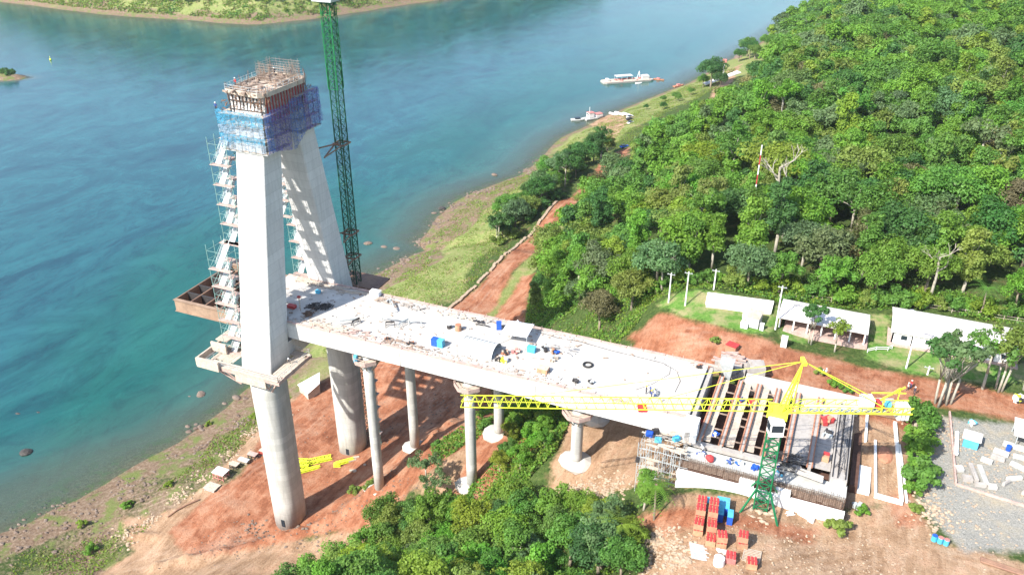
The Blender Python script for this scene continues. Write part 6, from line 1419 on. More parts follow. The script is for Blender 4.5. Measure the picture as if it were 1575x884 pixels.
# ================================================================ LOWER GROUND
x, y = -26.5, 36.0; z = gz(x, y); tn = thing('store_shed', 'white pitched-roof store shed behind the round columns', 'shed', (x, y, z)); T = M()
T.add([(-30.6, 32.2, z + 1.4), (-24.6, 28.6, z + 1.9), (-22.9, 32.6, z + 3.6), (-26.6, 38.0, z + 3.2), (-30.6, 32.2, z + 1.52), (-24.6, 28.6, z + 2.02), (-22.9, 32.6, z + 3.72), (-26.6, 38.0, z + 3.32)], [(3, 2, 1, 0), (4, 5, 6, 7), (0, 1, 5, 4), (1, 2, 6, 5), (2, 3, 7, 6), (3, 0, 4, 7)]); T.build('roof', 'white_roof', tn)
T = M(); T.add([(-30.2, 32.3, z - 1.5), (-24.7, 29.0, z - 1.5), (-23.1, 32.6, z - 1.5), (-26.6, 37.6, z - 1.5), (-30.2, 32.3, z + 1.38), (-24.7, 29.0, z + 1.85), (-23.1, 32.6, z + 3.5), (-26.6, 37.6, z + 3.1)], [(0, 1, 5, 4), (1, 2, 6, 5), (2, 3, 7, 6), (3, 0, 4, 7)]); T.build('wall', 'pale_timber', tn)
yp = [(-6.8, 4.8, 6.5, 1.1, 1.1, .75, 'long yellow crane mast section lying by the round column'), (-7.8, 2.6, 3.0, 1.5, 1.3, .5, 'boxy yellow crane part at the outer end of the heap'), (-5.8, 2.2, 5.8, .7, .6, .8, 'thin yellow beam on the near side of the yellow parts'), (-4.4, 6.8, 4.0, 1.6, .6, .75, 'flat yellow platform nearest the far column'), (-8.9, 3.9, 2.6, 1.2, 1.0, .3, 'short yellow section at the far side of the heap'), (1.6, 7.6, 4.6, .8, .7, .8, 'separate small yellow section right of the heap'), (.2, 6.0, 1.8, .9, .7, .4, 'little yellow block beside the separate section')]
for x, y, L, w, h, rz, lab in yp:
    z = gz(x, y) + .15; t_ = thing('crane_section', lab, 'crane section', (x, y, z), 0, 'yellow crane parts on the red earth'); T = M(); c, s = math.cos(rz), math.sin(rz)
    def Q(a, b, e): return (x + c * a - s * b, y + s * a + c * b, z + e)
    for b in (-w / 2, w / 2):
        for e in (.08, h): T.bar(Q(-L / 2, b, e), Q(L / 2, b, e), .16)
    n = max(2, int(L / 1.0))
    for k in range(n):
        a0 = -L / 2 + L * k / n; a1 = a0 + L / n
        for b in (-w / 2, w / 2): T.bar(Q(a0, b, .08), Q(a1, b, h), .09)
        T.bar(Q(a0, -w / 2, h), Q(a1, w / 2, h), .09); T.bar(Q(a0, -w / 2, h), Q(a0, w / 2, h), .09)
    T.build('lattice', 'yellow_paint', t_); T = M(); T.prism([Q(-L * .46, -w * .36, 0)[:2], Q(L * .46, -w * .36, 0)[:2], Q(L * .46, w * .36, 0)[:2], Q(-L * .46, w * .36, 0)[:2]], z + h * .3, z + h * .45); T.build('walkway', 'yellow_paint', t_)
for k in range(5):
    x, y = 6 + rr.uniform(-3, 2), 9.5 + rr.uniform(-5, 1.2); z = gz(x, y); T = M(); T.box((x, y, z + .2), (rr.uniform(.6, 2.4), .5, .35), rr.uniform(.4, 1)); tag(T.build('scrap_timber', 'pale_timber'), ['pale plank on the red earth right of the yellow parts', 'small pale block by the yellow parts', 'pale board near the far round column', 'short pale board toward the shaded ditch', 'scrap board beside the separate yellow section'][k], 'timber', 'boards by the yellow parts')
ke = thing('road_edging', 'pale broken stone edging along the river side of the dirt road', 'kerb', (0, 120, 16)); T = M(); kp = [(-2.6, 76), (-1.4, 93), (-1.2, 110), (-1.0, 123), (-.4, 138), (.2, 150), (-.2, 168)]
for i in range(len(kp) - 1):
    n = 9
    for k in range(n):
        if rr.random() < .12: continue
        p = [kp[i][j] + (kp[i + 1][j] - kp[i][j]) * k / n for j in (0, 1)]; q_ = [kp[i][j] + (kp[i + 1][j] - kp[i][j]) * (k + .93) / n for j in (0, 1)]; o_ = rr.uniform(-.25, .25)
        T.bar((p[0] + o_, p[1], gz(*p) + .25), (q_[0] + o_, q_[1], gz(*q_) + .25), 1.0, .7)
T.build('edging', 'rock_tan', ke)
# material stacks by the water
x, y = -25.2, -7.6; z = gz(x, y)
for i, (x, y, w, d, h, m1, m2, lab) in enumerate(((-25.2, -7.8, 3.6, 2.6, 2.2, 'pink_panel', 'white_roof', 'white-topped stack with red frames on the river side of the track'), (-25.0, -11.6, 3.4, 2.6, .7, 'galvanised', 'pale_timber', 'low grey pallet stack below the white-topped one'), (-24.6, -3.4, 2.4, 1.6, 1.2, 'dark_steel', 'pale_timber', 'dark stack of forms above the white-topped one'), (-23.6, -1.0, 3.0, 1.4, 1.0, 'pale_timber', 'galvanised', 'pale timber stack in the row by the water'), (-22.6, 1.4, 2.6, 1.5, 1.4, 'dark_steel', 'pink_timber', 'dark-sided stack next to the near round column'), (-20.8, 3.6, 2.4, 1.2, 1.0, 'red_paint', 'pale_timber', 'small stack with a red face behind the near column'))):
    z = gz(x, y); t_ = thing('material_stack', lab, 'material stack', (x, y, z), 0, 'stacks of material beside the water'); T = M()
    for a in (-.42, 0, .42):
        for b in (-.42, .42): T.bar((x + a * w, y + b * d, z - .2), (x + a * w, y + b * d, z + h), .14)
        T.bar((x + a * w, y - .42 * d, z + h * .5), (x + a * w, y + .42 * d, z + h * .5), .12)
    for b in (-.42, .42): T.bar((x - .42 * w, y + b * d, z + h * .3), (x + .42 * w, y + b * d, z + h * .3), .12); T.bar((x - .42 * w, y + b * d, z + h * .8), (x + .42 * w, y + b * d, z + h * .8), .12)
    T.build('frame', m1, t_); T = M()
    for k in range(6): T.box((x + rr.uniform(-.05, .05), y + (k - 2.5) * d / 6, z + h + .06 + rr.uniform(0, .05)), (w, d / 6.3, .12))
    T.build('board', m2, t_)
T = M(); pts = [(-29.5, -22.5), (-28.6, -20), (-27.2, -17.6), (-25.6, -15.8)]
T.tube([(a, b, gz(a, b) + .25) for a, b in pts], .22, 8); tag(T.build('rusty_pipe', 'rust_steel'), 'rusty pipe lying along the riverside track', 'pipe')

# ================================================================ ON THE RIVER
def boat_hull(T, x, y, L, W, H, rz, z0=-.3, bow=.35):
    c, s = math.cos(rz), math.sin(rz); R = []
    for t in (-.5, -.45, -.2, .1, .3, .42, .5):
        f = 1 if t < .1 else max(.12, 1 - ((t - .1) / .4) ** 1.6 * (1 - .15) * (bow * 2.6)); f = max(.12, f); a = t * L; w = W / 2 * f; up = 0 if t < .2 else (t - .2) * H * 1.2
        R.append([(x + c * a - s * b, y + s * a + c * b, z0 + e) for b, e in ((-w * .7, 0), (-w, H * .5 + up), (-w, H + up), (w, H + up), (w, H * .5 + up), (w * .7, 0))])
    return T.loft(R)
bx, by, brz = -44.0, 427.5, .66
bg_ = thing('river_barge', 'long pale work barge with an awning and low machinery out on the river', 'barge', (bx, by, 0))
T = M(); c, s = math.cos(brz), math.sin(brz)
def BQ(a, b, e=0): return (bx + c * a - s * b, by + s * a + c * b, e)
T.loft([[BQ(t * 36, -4.2 * f, -.4), BQ(t * 36, -4.4 * f, 1.0), BQ(t * 36, 4.4 * f, 1.0), BQ(t * 36, 4.2 * f, -.4)] for t, f in ((-.5, .75), (-.44, 1), (.44, 1), (.5, .8))]); T.build('hull', 'concrete_grey', bg_)
T = M(); T.prism([BQ(-17, -4.0)[:2], BQ(16.8, -4.0)[:2], BQ(16.8, 4.0)[:2], BQ(-17, 4.0)[:2]], 1.01, 1.14); T.build('deck', 'pale_timber', bg_)
T = M(); T.prism([BQ(-8, -1)[:2], BQ(4, -1)[:2], BQ(4, 3.8)[:2], BQ(-8, 3.8)[:2]], 3.6, 3.8); T.build('awning', 'grey_fabric', bg_)
T = M()
for a in (-7.6, -4, 0, 3.6):
    for b in (-.6, 3.4): T.bar(BQ(a, b, 1.1), BQ(a, b, 3.6), .18)
T.build('awning_post', 'galvanised', bg_)
T = M(); T.prism([BQ(10.5, -2)[:2], BQ(15.5, -2)[:2], BQ(15.5, 2)[:2], BQ(10.5, 2)[:2]], 1.14, 3.4); T.prism([BQ(-15, -2)[:2], BQ(-13, -2)[:2], BQ(-13, 2)[:2], BQ(-15, 2)[:2]], 1.14, 2.6); T.build('deckhouse', 'grey_fabric', bg_)
T = M()
for k in range(14): p = BQ(rr.uniform(-12, 14), rr.uniform(-3.4, 3.2)); T.box((p[0], p[1], 1.5), (rr.uniform(.6, 2.2), rr.uniform(.5, 1.2), .8), rr.uniform(0, 3))
T.build('machinery', 'pink_panel', bg_); T = M(); T.bar(BQ(7.2, 0, 1.1), BQ(8.8, 0, 6.4), .3); T.bar(BQ(9.5, 1, 1.1), BQ(9.5, 1, 5.4), .25); T.build('derrick', 'white_paint', bg_)
b2 = thing('motor_boat', 'small red-brown boat moored at the end of the barge', 'boat', BQ(22.4, -2.6)); boat_hull(M(), *BQ(22.4, -2.6)[:2], 7.5, 2.2, .9, brz - .75).build('hull', 'brick', b2); T = M(); p = BQ(22.0, -2.4); T.box((p[0], p[1], 1.0), (2.2, 1.5, .8), brz - .75); T.build('cabin', 'pink_panel', b2)
b3 = thing('skiff', 'white skiff in the shadow side of the barge', 'boat', BQ(5.5, -7.6)); boat_hull(M(), *BQ(5.5, -7.6)[:2], 4.6, 1.6, .7, brz).build('hull', 'white_paint', b3); T = M(); p = BQ(5.5, -7.6); T.box((p[0], p[1], .42), (.3, 1.2, .1), brz); T.build('seat', 'timber', b3)
fx, fy = -38.5, 338.0
fb = thing('river_ferry', 'white riverboat with red deckhouses moored at the landing', 'boat', (fx, fy, 0)); boat_hull(M(), fx, fy, 13, 4.4, 1.2, .9).build('hull', 'grey_fabric', fb)
T = M(); T.box((fx - 1.6, fy - 2.1, 2.6), (3.6, 3.0, 2.8), .9); T.box((fx + 1.8, fy + 2.2, 1.9), (4.6, 3.2, 1.4), .9); T.build('deckhouse', 'white_paint', fb); T = M(); T.box((fx - 1.6, fy - 2.1, 4.1), (3.9, 3.3, .2), .9); T.box((fx + 1.8, fy + 2.2, 2.7), (4.9, 3.5, .18), .9); T.build('deckhouse_roof', 'pink_panel', fb); T = M(); T.bar((fx - 2, fy - 2.6, 4.1), (fx - 2, fy - 2.6, 7.4), .15); T.build('mast', 'white_paint', fb)
T = M(); T.box((fx - 2.75, fy - 3.52, 3.2), (.06, 2.2, .8), .9); T.build('window', 'glass_dark', fb)
b4 = thing('launch', 'white launch with a dark cockpit beside the moored riverboat', 'boat', (-46.0, 331.0, 0)); boat_hull(M(), -46.0, 331.0, 8.5, 2.8, 1.1, .55).build('hull', 'grey_fabric', b4); T = M(); T.box((-46.4, 330.8, 1.3), (3, 2, .9), .55); T.build('cabin', 'glass_dark', b4)
b5 = thing('moored_boat', 'little brown boat by the shore beyond the barge', 'boat', (-8, 425, 0)); boat_hull(M(), -8.5, 428, 8, 2.4, 1.0, .9).build('hull', 'brick', b5); M().box((-8.6, 427.8, 1.1), (2.4, 1.8, 1.0), .9).build('cabin', 'pink_panel', b5)
wj = thing('landing_ramp', 'pale sand and concrete landing with low barriers beside the riverboat', 'landing', (-24, 320, 6)); T = M()
for a, b_, L, rz in ((-20, 336, 14, -.5), (-14, 328, 12, -.55), (-27, 343, 9, -.4)):
    z = gz(a, b_); T.box((a, b_, z + .3), (L, 1.1, .9), rz)
T.build('barrier', 'white_paint', wj)
for i, (x, y, m_, lab) in enumerate(((-12.5, 322, 'white_paint', 'white pickup parked on the boat landing'), (-10.5, 314, 'glass_dark', 'dark car parked on the boat landing'), (-6.5, 301, 'white_paint', 'pale car lower down the landing track'), (4.5, 250, 'blue_panel', 'dark blue car on the road below the forest edge'), (-16.5, 331, 'pink_panel', 'red-brown truck at the top of the landing'))):
    z = gz(x, y); rz = [1.1, .9, 1.2, .9, .3][i]; cr = thing('parked_car', lab, 'car', (x, y, z), rz, 'vehicles at the boat landing'); c, s = math.cos(rz), math.sin(rz)
    def CQ(a, b, e): return (x + c * a - s * b, y + s * a + c * b, z + e)
    T = M(); T.loft([[CQ(a, -.85, .35), CQ(a, -.9, h_), CQ(a, .9, h_), CQ(a, .85, .35)] for a, h_ in ((-2.2, .85), (-1.2, .98), (1.1, .98), (2.2, .78))]); T.build('body', m_, cr)
    T = M(); T.loft([[CQ(-1.7, -.78, .99), CQ(-1.3, -.66, 1.5), CQ(-1.3, .66, 1.5), CQ(-1.7, .78, .99)], [CQ(1.2, -.78, .99), CQ(.5, -.66, 1.5), CQ(.5, .66, 1.5), CQ(1.2, .78, .99)]]); T.build('cabin', 'glass_dark' if m_ != 'glass_dark' else 'dark_steel', cr)
    for a in (-1.35, 1.35):
        for b in (-.88, .88): M().cyl(CQ(a, b - .1, .34), CQ(a, b + .1, .34), .34, .34, 12).build('wheel', 'rubber', cr)
br_ = thing('footbridge', 'pale slab footbridge beached at the shore end of the track', 'footbridge', (23, 408, 12)); T = M(); T.bar((14, 396, gz(14, 396) + 1.5), (32, 412, gz(30, 410) + 3.6), 4.5, .5); T.build('deck', 'white_roof', br_); T = M(); T.bar((20, 401.5, 5), (20, 401.5, gz(20, 401) + 2), .6); T.bar((26, 407, 5), (26, 407, gz(26, 407) + 2.6), .6); T.build('support', 'concrete_grey', br_)
x, y = 16.0, 392.0; 
T = M(); bu = thing('buoy', 'tiny yellow-green buoy far out on the river', 'buoy', (-455, 319, 0)); T.blob((-455, 319, .6), (.8, .8, .8), 2, 2, .05); T.build('float', 'yellow_paint', bu); M().bar((-455, 319, 1.4), (-455, 319, 3.0), .25).build('mast', 'yellow_paint', bu)
t_ = thing('marker_post', 'white marker post with a red top on the far point of the shore', 'marker', (24, 480, gz(24, 480))); z = gz(24, 480); M().bar((18, 440, gz(18, 440)), (18, 440, gz(18, 440) + 9), .8).build('post', 'white_paint', t_); M().box((18, 440, gz(18, 440) + 9.5), (2.6, 2.0, 2.2)).build('head', 'pink_panel', t_)

# rocks in the shallows
RK = [(-62.1, 25.4, 1.7, 'large brown boulder alone in the shallows'), (-64.8, 23.6, .8, 'small boulder left of the large lone one'), (-54.7, 11.9, 1.0, 'outermost stone of the cluster in the shallows'), (-53.4, 13.6, .7, 'small stone behind the outermost one of the cluster'), (-52.0, 12.2, .8, 'middle stone of the shallow cluster'), (-53.0, 10.2, .8, 'front stone of the shallow cluster'), (-50.4, 12.4, 1.1, 'broad pale stone at the shore side of the cluster'), (-49.4, 11.6, .8, 'mossy stone nearest the bank in the cluster'), (-50.6, 28.2, 1.2, 'brown boulder near the column by the bank'), (-52.4, 24.8, .9, 'flat stone between the cluster and the column'), (-52.6, 19.4, .6, 'tiny stone between cluster and bank'), (-47.6, 28.4, .9, 'pale stone just left of the near column'), (-47.6, 33.0, .9, 'half-hidden stone left of the near column'),
      (-87.8, -14.5, 1.8, 'dark rock breaking the water with white foam'), (-104.7, -2.4, 1.0, 'dark rock awash further out'), (-100.0, .2, 1.0, 'second dark rock awash with a fleck of foam'), (-71.5, 137.3, 1.8, 'brown rock alone in the water behind the mast'), (-58.0, 137.5, 1.6, 'brown rock just off the grassy point'), (-63.4, 137.0, 1.4, 'submerged rock off the grassy point'), (-59.5, 181.0, 2.0, 'dark rock at the tip of the brown shore'), (-60.6, 176.0, 1.3, 'smaller rock beside the tip of the brown shore'), (-55, 230, 1.5, 'rock at the shore under the roadside trees'), (15.0, 520, 3.5, 'red-brown rocks off the far point')]
for i, (x, y, r_, lab) in enumerate(RK):
    T = M(); z = max(gz(x, y), -.4); T.blob((x, y, z + r_ * .05), (r_, r_ * rr.uniform(.7, 1), r_ * .55), 200 + i, 2, .55); tag(T.build('river_rock', 'rock_dark' if i in (13, 14, 15, 19) else 'rock_brown'), lab, 'rock', 'rocks along the waterline')
def rubble(name, lab, pts, n, size, m, seed):
    q = random.Random(seed); T = M()
    for k in range(n):
        a, b, w = q.choice(pts); x = a + q.gauss(0, w); y = b + q.gauss(0, w * .8); s = size * q.uniform(.4, 1.5); T.blob((x, y, gz(x, y) + s * .1), (s, s * q.uniform(.6, 1), s * .6), seed * 1000 + k, 1, .5)
    o = T.build(name, m); o['kind'] = 'stuff'; o['label'] = lab; o['category'] = 'rubble'
rubble('rubble', 'scattered brown and grey stones along the near waterline', [(-50, -30, 5), (-64, -28, 4), (-58, -40, 5), (-48, -16, 4), (-42, 2, 4), (-38, 16, 3), (-72, -38, 5)], 330, .42, 'rock_brown', 5)
rubble('rubble', 'pale stones edging the riverside track', [(-30, 12, 2.5), (-31, 2, 2.2), (-31, -8, 2.2), (-32, -16, 2), (-29, 20, 2.5), (-37, -30, 2), (-34, -24, 1.5)], 330, .34, 'rock_tan', 6)
rubble('rubble', 'spread of tan broken rock beside the sandy clearing', [(70, -15, 2.6), (74, -14.5, 2.5), (77, -16, 1.8), (68, -13, 1.5)], 520, .28, 'rock_tan', 7)
rubble('rubble', 'tan broken rock below the crate stacks', [(90, -31, 2.0), (91, -34, 2.5), (93.5, -34, 1.2), (88.5, -29, 1.3)], 460, .28, 'rock_tan', 8)
rubble('rubble', 'brown rocks along the grassy river shore', [(-52, 112, 5), (-50, 130, 4), (-54, 146, 4), (-54, 165, 4), (-54, 185, 5), (-50, 205, 5), (-44, 240, 5), (-45, 255, 4)], 420, .6, 'rock_brown', 9)
rubble('rubble', 'grey stone and earth spill at the edge of the gravel yard', [(128, -9, 1.6), (130, -11, 1.6), (127, -5, 1)], 170, .3, 'rock_tan', 10)
rubble('rubble', 'dark clods pushed up along the edge of the haul road', [(2, -18, 3), (10, -18.5, 3), (-6, -19, 2)], 110, .3, 'rock_brown', 11)

rubble('rubble', 'stones and clods strewn over the red haul road and its edges', [(-10, -26, 5), (0, -21, 4), (14, -12, 4), (22, -4, 3), (-14, 6, 6), (-8, 22, 8), (8, 26, 7), (16, 34, 5), (32, 8, 3), (30, -12, 3)], 900, .17, 'rock_brown', 12)
rubble('rubble', 'pale gravel and clods strewn over the tan yard below the abutment', [(106, -26, 6), (116, -22, 6), (98, -38, 5), (124, -26, 5), (112, -34, 6)], 700, .15, 'rock_tan', 13)
rubble('rubble', 'grey stones scattered over the gravel yard', [(130, -2, 5), (136, -10, 6), (138, 4, 5), (144, 6, 5), (131, 10, 3)], 700, .17, 'rock_tan', 14)
# hedge and single trees on the plateau
for x, y, s, lab in ((126.2, 12.4, 1.2, 'dark green bush at the head of the hedge under the counterweights'), (126.6, 10.2, 1.25, 'second hedge bush below the counterweights'), (126.0, 7.6, .9, 'low hedge bush between the dark and bright ones'), (126.2, 4.8, 1.1, 'bright hedge bush in the middle of the row'), (126.6, 2.4, .9, 'small hedge bush after the middle one'), (126.5, -.8, .8, 'small bush near the lower end of the hedge'), (126.4, -3.6, 1.25, 'round bush closing the lower end of the hedge'), (125.8, -6.0, .6, 'tuft below the hedge end')):
    place('bush', (x, y, gz(x, y)), rt.uniform(0, 6), lab, HUES[0 if s < 1.15 else 1][1], s, 'hedge beside the strip foundation')
for x, y, s, hu, lab in ((111.4, 17.4, .7, 0, 'bright bush under the counter jib behind the abutment'), (108.4, 21.0, .6, 3, 'olive bush at the foot of the yellow tower head'), (114.0, 16.6, .55, 1, 'small bush right of the bright one'), (115, -18.6, .95, 3, 'rounded dry bush on the tan ground below the abutment'), (87.0, 25.8, .6, 3, 'low scrub beside the dark form heap'), (126.5, -10.2, .6, 3, 'dry tuft beside the spill of stones'), (118.2, -13.4, .6, 0, 'green tuft at the abutment corner'), (-43, -22, .8, 0, 'fresh green bush near the riverside track'), (-50, -30, .7, 4, 'yellow-green bush on the grassy bank'), (-41, -36, .8, 0, 'green bush in the grass at the bottom of the picture'), (-38, -13, .6, 4, 'bush at the tip of the grassy strip'), (-36, 19, .7, 4, 'bush on the bank behind the near column'), (-49.6, 14.2, .5, 4, 'tuft among the shallow stones'), (18, -6.4, .8, 3, 'dry shrub beside the first pier footing'), (13, -5, .9, 3, 'grassy hump in the shaded ditch by the columns'), (30.5, 4.5, .7, 1, 'shrub between the first pier pair'), (54.5, 9, .9, 0, 'bright shrub beside the pale footing behind the jib tip'), (40, 10, .9, 1, 'shrub on the slope before the jib tip'), (98.6, 46, .8, 1, 'shrub at the corner of the open shed')):
    place('bush_b', (x, y, gz(x, y) - .1), rt.uniform(0, 6), lab, HUES[hu][1], s, 'single bushes on open ground')
for kd, x, y, s, rz, hu, lab in (('fork', 129.6, 18.6, .98, .2, 2, 'slim white-stemmed tree with dark leaves standing on the road bank'), ('fork', 131.4, 19.8, 1.0, 2.0, 5, 'leaning white-stemmed tree right of the slim one'), ('airy', 137.6, 27.0, .85, 1.0, 1, 'thin tree before the long shed'), ('fork', 140.4, 27.8, .95, 4.0, 3, 'forked pale tree by the road beyond the long shed'), ('airy', 145.0, 30.0, .9, 2.4, 3, 'bushy tree at the frame edge beyond the forked one'), ('fork', 105.4, 31.6, .62, .5, 2, 'small twin-stemmed tree in front of the open shed'), ('airy', 110.4, 30.6, .52, 3.0, 4, 'small yellow-green tree right of the twin-stemmed one'), ('bare', 90.0, 86.0, 1.45, 1.0, 1, 'tall bare pale tree standing behind the banded mast'), ('bare', 70.6, 44.5, .75, 3.0, 1, 'pale dead trunk at the left end of the lawn'), ('bare', 128, 56, .9, .4, 1, 'bare pale tree leaning over the long shed'), ('palm', 153, 55.0, 1.2, 0, 3, 'palm tree at the forest edge near the frame'), ('palm', 138.0, 52.5, .9, 1, 1, 'dark palm tree behind the long shed'), ('palm', 87.0, -24.8, .95, 2, 0, 'palm tree at the top of the grove beside the crates'), ('palm', 83, -31.5, 1.0, 4, 4, 'palm tree in the grove with drooping pale fronds'), ('airy', 34.6, -8.6, .68, 2, 5, 'dry grey half-bare tree beside the red earth'), ('airy', 38.0, -11.6, .6, 5, 5, 'smaller dry grey tree under the first')):
    place(kd, (x, y, gz(x, y) - .2), rz, lab, HUES[hu][1], s, 'single trees')

# ================================================================ PEOPLE
def person_mesh(pose, cl_top, cl_leg, helmet):
    """one continuous skinned figure; returns mesh and helmet mesh"""
    J_ = {'pel': (0, 0, .95), 'sp': (0, -.01, 1.15), 'ch': (0, 0, 1.38), 'nk': (0, 0, 1.5), 'hd': (0, .01, 1.58), 'hd2': (0, .015, 1.72)}
    w = .22 if pose == 'walk' else .04
    J_.update({'hl': (-.1, 0, .92), 'kl': (-.12, .06 + w * .6, .5), 'al': (-.12, w, .09), 'tl': (-.12, w + .17, .04), 'hr': (.1, 0, .92), 'kr': (.12, .02, .5), 'ar': (.12, -w, .09), 'tr': (.12, -w + .17, .04)})
    if pose == 'bend': 
        for k, d in (('sp', .12), ('ch', .34), ('nk', .42), ('hd', .48), ('hd2', .58)): a = J_[k]; J_[k] = (a[0], a[1] + d, a[2] - d * .35)
    c = J_['ch']; up = .02
    J_.update({'sl': (-.19, c[1], c[2] + up), 'el': (-.26, c[1] + .03, c[2] - .27), 'wl': (-.25, c[1] + .16, c[2] - .5), 'fl': (-.245, c[1] + .2, c[2] - .6), 'sr': (.19, c[1], c[2] + up), 'er': (.27, c[1] + .05, c[2] - .26), 'wr': (.22, c[1] + .26, c[2] - .40), 'fr': (.2, c[1] + .34, c[2] - .44)})
    E_ = [('pel', 'sp'), ('sp', 'ch'), ('ch', 'nk'), ('nk', 'hd'), ('hd', 'hd2'), ('pel', 'hl'), ('hl', 'kl'), ('kl', 'al'), ('al', 'tl'), ('pel', 'hr'), ('hr', 'kr'), ('kr', 'ar'), ('ar', 'tr'), ('ch', 'sl'), ('sl', 'el'), ('el', 'wl'), ('wl', 'fl'), ('ch', 'sr'), ('sr', 'er'), ('er', 'wr'), ('wr', 'fr')]
    Rd = {'pel': .15, 'sp': .14, 'ch': .165, 'nk': .06, 'hd': .10, 'hd2': .095, 'hl': .095, 'kl': .062, 'al': .045, 'tl': .04, 'sl': .065, 'el': .045, 'wl': .032, 'fl': .035}
    ks = list(J_); me = bpy.data.meshes.new('person'); me.from_pydata([J_[k] for k in ks], [(ks.index(a), ks.index(b)) for a, b in E_], []); o = bpy.data.objects.new('tmp', me); COL.objects.link(o)
    o.modifiers.new('s', 'SKIN'); sv = me.skin_vertices[0].data
    for i, k in enumerate(ks): r_ = Rd.get(k, Rd.get(k[:-1] + 'l', .05)); sv[i].radius = (r_, r_ * (.8 if k in ('sp', 'ch', 'pel') else 1)); sv[i].use_root = (k == 'pel')
    sb = o.modifiers.new('u', 'SUBSURF'); sb.levels = 1; sb.render_levels = 1
    dg = bpy.context.evaluated_depsgraph_get(); ev = bpy.data.meshes.new_from_object(o.evaluated_get(dg)); bpy.data.objects.remove(o)
    for m_ in ('skin', cl_top, cl_leg, 'rubber'): ev.materials.append(_MATS[m_])
    for p in ev.polygons:
        c = p.center; p.use_smooth = True
        if c.z < .1: p.material_index = 3
        elif c.z < .98: p.material_index = 2 if abs(c.x) < .2 or c.z < .8 else 0
        elif c.z < 1.47 and (abs(c.x) < .24 or c.z > 1.1): p.material_index = 1
        else: p.material_index = 0
    h = J_['hd2']; T = M(); R = []
    for k in range(5): t = k / 4; f = math.cos(t * 1.45); R.append([(h[0] + .135 * f * math.cos(2 * math.pi * j / 12), h[1] + .15 * f * math.sin(2 * math.pi * j / 12), h[2] - .0 + .13 * math.sin(t * 1.45)) for j in range(12)])
    T.loft(R); T.box((h[0], h[1] + .15, h[2] + .005), (.2, .12, .02)); return ev, T
def person(x, y, z, rz, pose, top, leg, hel, lab, grp):
    key = (pose, top, leg)
    if key not in _PM: _PM[key] = person_mesh(pose, top, leg, hel)
    me, T = _PM[key]; o = bpy.data.objects.new('person', me); COL.objects.link(o); o.location = (x, y, z); o.rotation_euler = (0, 0, rz); tag(o, lab, 'person', grp)
    h = M(); h.v = [(math.cos(rz) * a - math.sin(rz) * b + x, math.sin(rz) * a + math.cos(rz) * b + y, c + z) for a, b, c in T.v]; h.f = T.f; h.build('helmet', hel, o); return o
_PM = {}
for i, (x, y, p, a, b, h, lab) in enumerate(((80.2, -4.5, 'stand', 'cloth_blue', 'cloth_dark', 'white_paint', 'worker in blue with a white helmet standing in the group on the deck'), (81.0, -4.2, 'bend', 'cloth_blue', 'cloth_blue', 'white_paint', 'worker in blue overalls bending in the group on the deck'), (79.5, -4.9, 'stand', 'cloth_dark', 'cloth_dark', 'yellow_paint', 'worker in dark clothes and yellow helmet on the deck'), (81.3, -5.5, 'bend', 'cloth_white', 'cloth_blue', 'yellow_paint', 'bending worker in a white shirt by the yellow jib on the deck'), (80.7, -5.9, 'walk', 'cloth_blue', 'cloth_dark', 'yellow_paint', 'walking worker in blue with a yellow helmet nearest the deck edge'))):
    person(x, y, Z0, rt.uniform(0, 6), p, a, b, h, lab, 'workers on the deck end')
for i, (x, y, p, a, b, h, lab) in enumerate(((124.3, 21.3, 'walk', 'cloth_white', 'cloth_dark', 'white_paint', 'walking worker in a white shirt on the red road'), (125.5, 20.4, 'walk', 'cloth_dark', 'cloth_dark', 'white_paint', 'walking worker in dark clothes on the red road'), (124.9, 22.4, 'stand', 'cloth_red', 'cloth_blue', 'white_paint', 'worker in a red shirt standing on the red road'), (109.4, 20.8, 'stand', 'cloth_white', 'cloth_dark', 'white_paint', 'person in white beside the motorbike on the road'))):
    person(x, y, gz(x, y), rt.uniform(0, 6), p, a, b, h, lab, 'people on the red road')
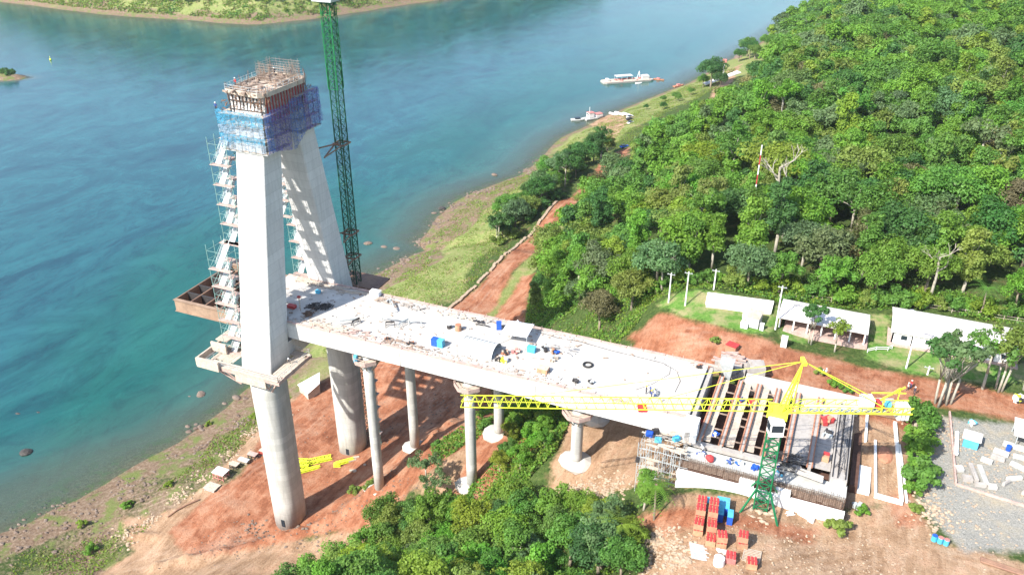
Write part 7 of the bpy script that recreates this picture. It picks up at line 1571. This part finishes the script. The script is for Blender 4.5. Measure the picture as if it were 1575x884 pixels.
for i, (x, y, z, p, a, lab) in enumerate(((-2.6, 5.4, 106.96, 'stand', 'cloth_dark', 'worker in dark clothes standing at the far end of the top deck'), (.6, 6.4, 106.96, 'stand', 'cloth_blue', 'worker in blue at the far corner of the top deck'), (-1.2, 2.0, 106.96, 'bend', 'cloth_dark', 'bending worker among the reinforcement on the top deck'), (-4.6, -4.0, 106.96, 'stand', 'cloth_red', 'worker in red at the near side of the top deck'), (-5.8, -9.0, 103.45, 'stand', 'cloth_blue', 'worker in blue on the outer corner platform above the netting'), (5.7, -12.6, 51.98, 'bend', 'cloth_white', 'crouching worker on the timber platform under the sunlit leg'), (92.0, -13.6, 56.25, 'bend', 'cloth_white', 'worker in white on the abutment ledge'), (97.6, 1.4, 56.8, 'bend', 'cloth_blue', 'worker in blue between the cross walls'), (104.4, -13.6, 56.25, 'stand', 'cloth_blue', 'worker in blue beside the green mast on the ledge'))):
    person(x, y, z, rt.uniform(0, 6), p, a, 'cloth_dark', 'white_paint', lab, 'workers on the structure')
x, y = 108.6, 21.4; z = gz(x, y); mb = thing('motorbike', 'motorbike parked on the red road behind the abutment', 'motorbike', (x, y, z)); T = M(); T.bar((x - .5, y, z + .35), (x + .5, y, z + .55), .2); T.bar((x - .45, y, z + .75), (x + .3, y, z + .8), .22); T.bar((x + .45, y, z + .3), (x + .3, y, z + 1.0), .08); T.bar((x + .3, y - .3, z + 1.0), (x + .3, y + .3, z + 1.0), .05); T.build('frame', 'white_paint', mb)
for a in (-.6, .6): M().cyl((x + a, y - .06, z + .3), (x + a, y + .06, z + .3), .3, .3, 12).build('wheel', 'rubber', mb)

# any tree kind never placed is not part of the scene
for k, root in PR.items():
    if k not in first_used:
        for c in list(root.children): bpy.data.objects.remove(c)
        bpy.data.objects.remove(root)

# ---------------------------------------------------------------- the air
hz_ = M().bb(-2300, 1650, -170, 2700, -14, 171); ho = hz_.build('haze', 'white_paint'); ho['kind'] = 'stuff'; ho['label'] = 'thin pale daylight haze over the river'
hm = bpy.data.materials.new('haze'); nt = nodes_of(hm); pv = N(nt, 'ShaderNodeVolumePrincipled'); pv.inputs['Color'].default_value = (0.9, 0.96, 1.0, 1); pv.inputs['Density'].default_value = 0.00006; pv.inputs['Anisotropy'].default_value = 0.2
o_ = N(nt, 'ShaderNodeOutputMaterial'); nt.links.new(pv.outputs[0], o_.inputs['Volume']); ho.data.materials.clear(); ho.data.materials.append(hm)
SC.cycles.volume_bounces = 0
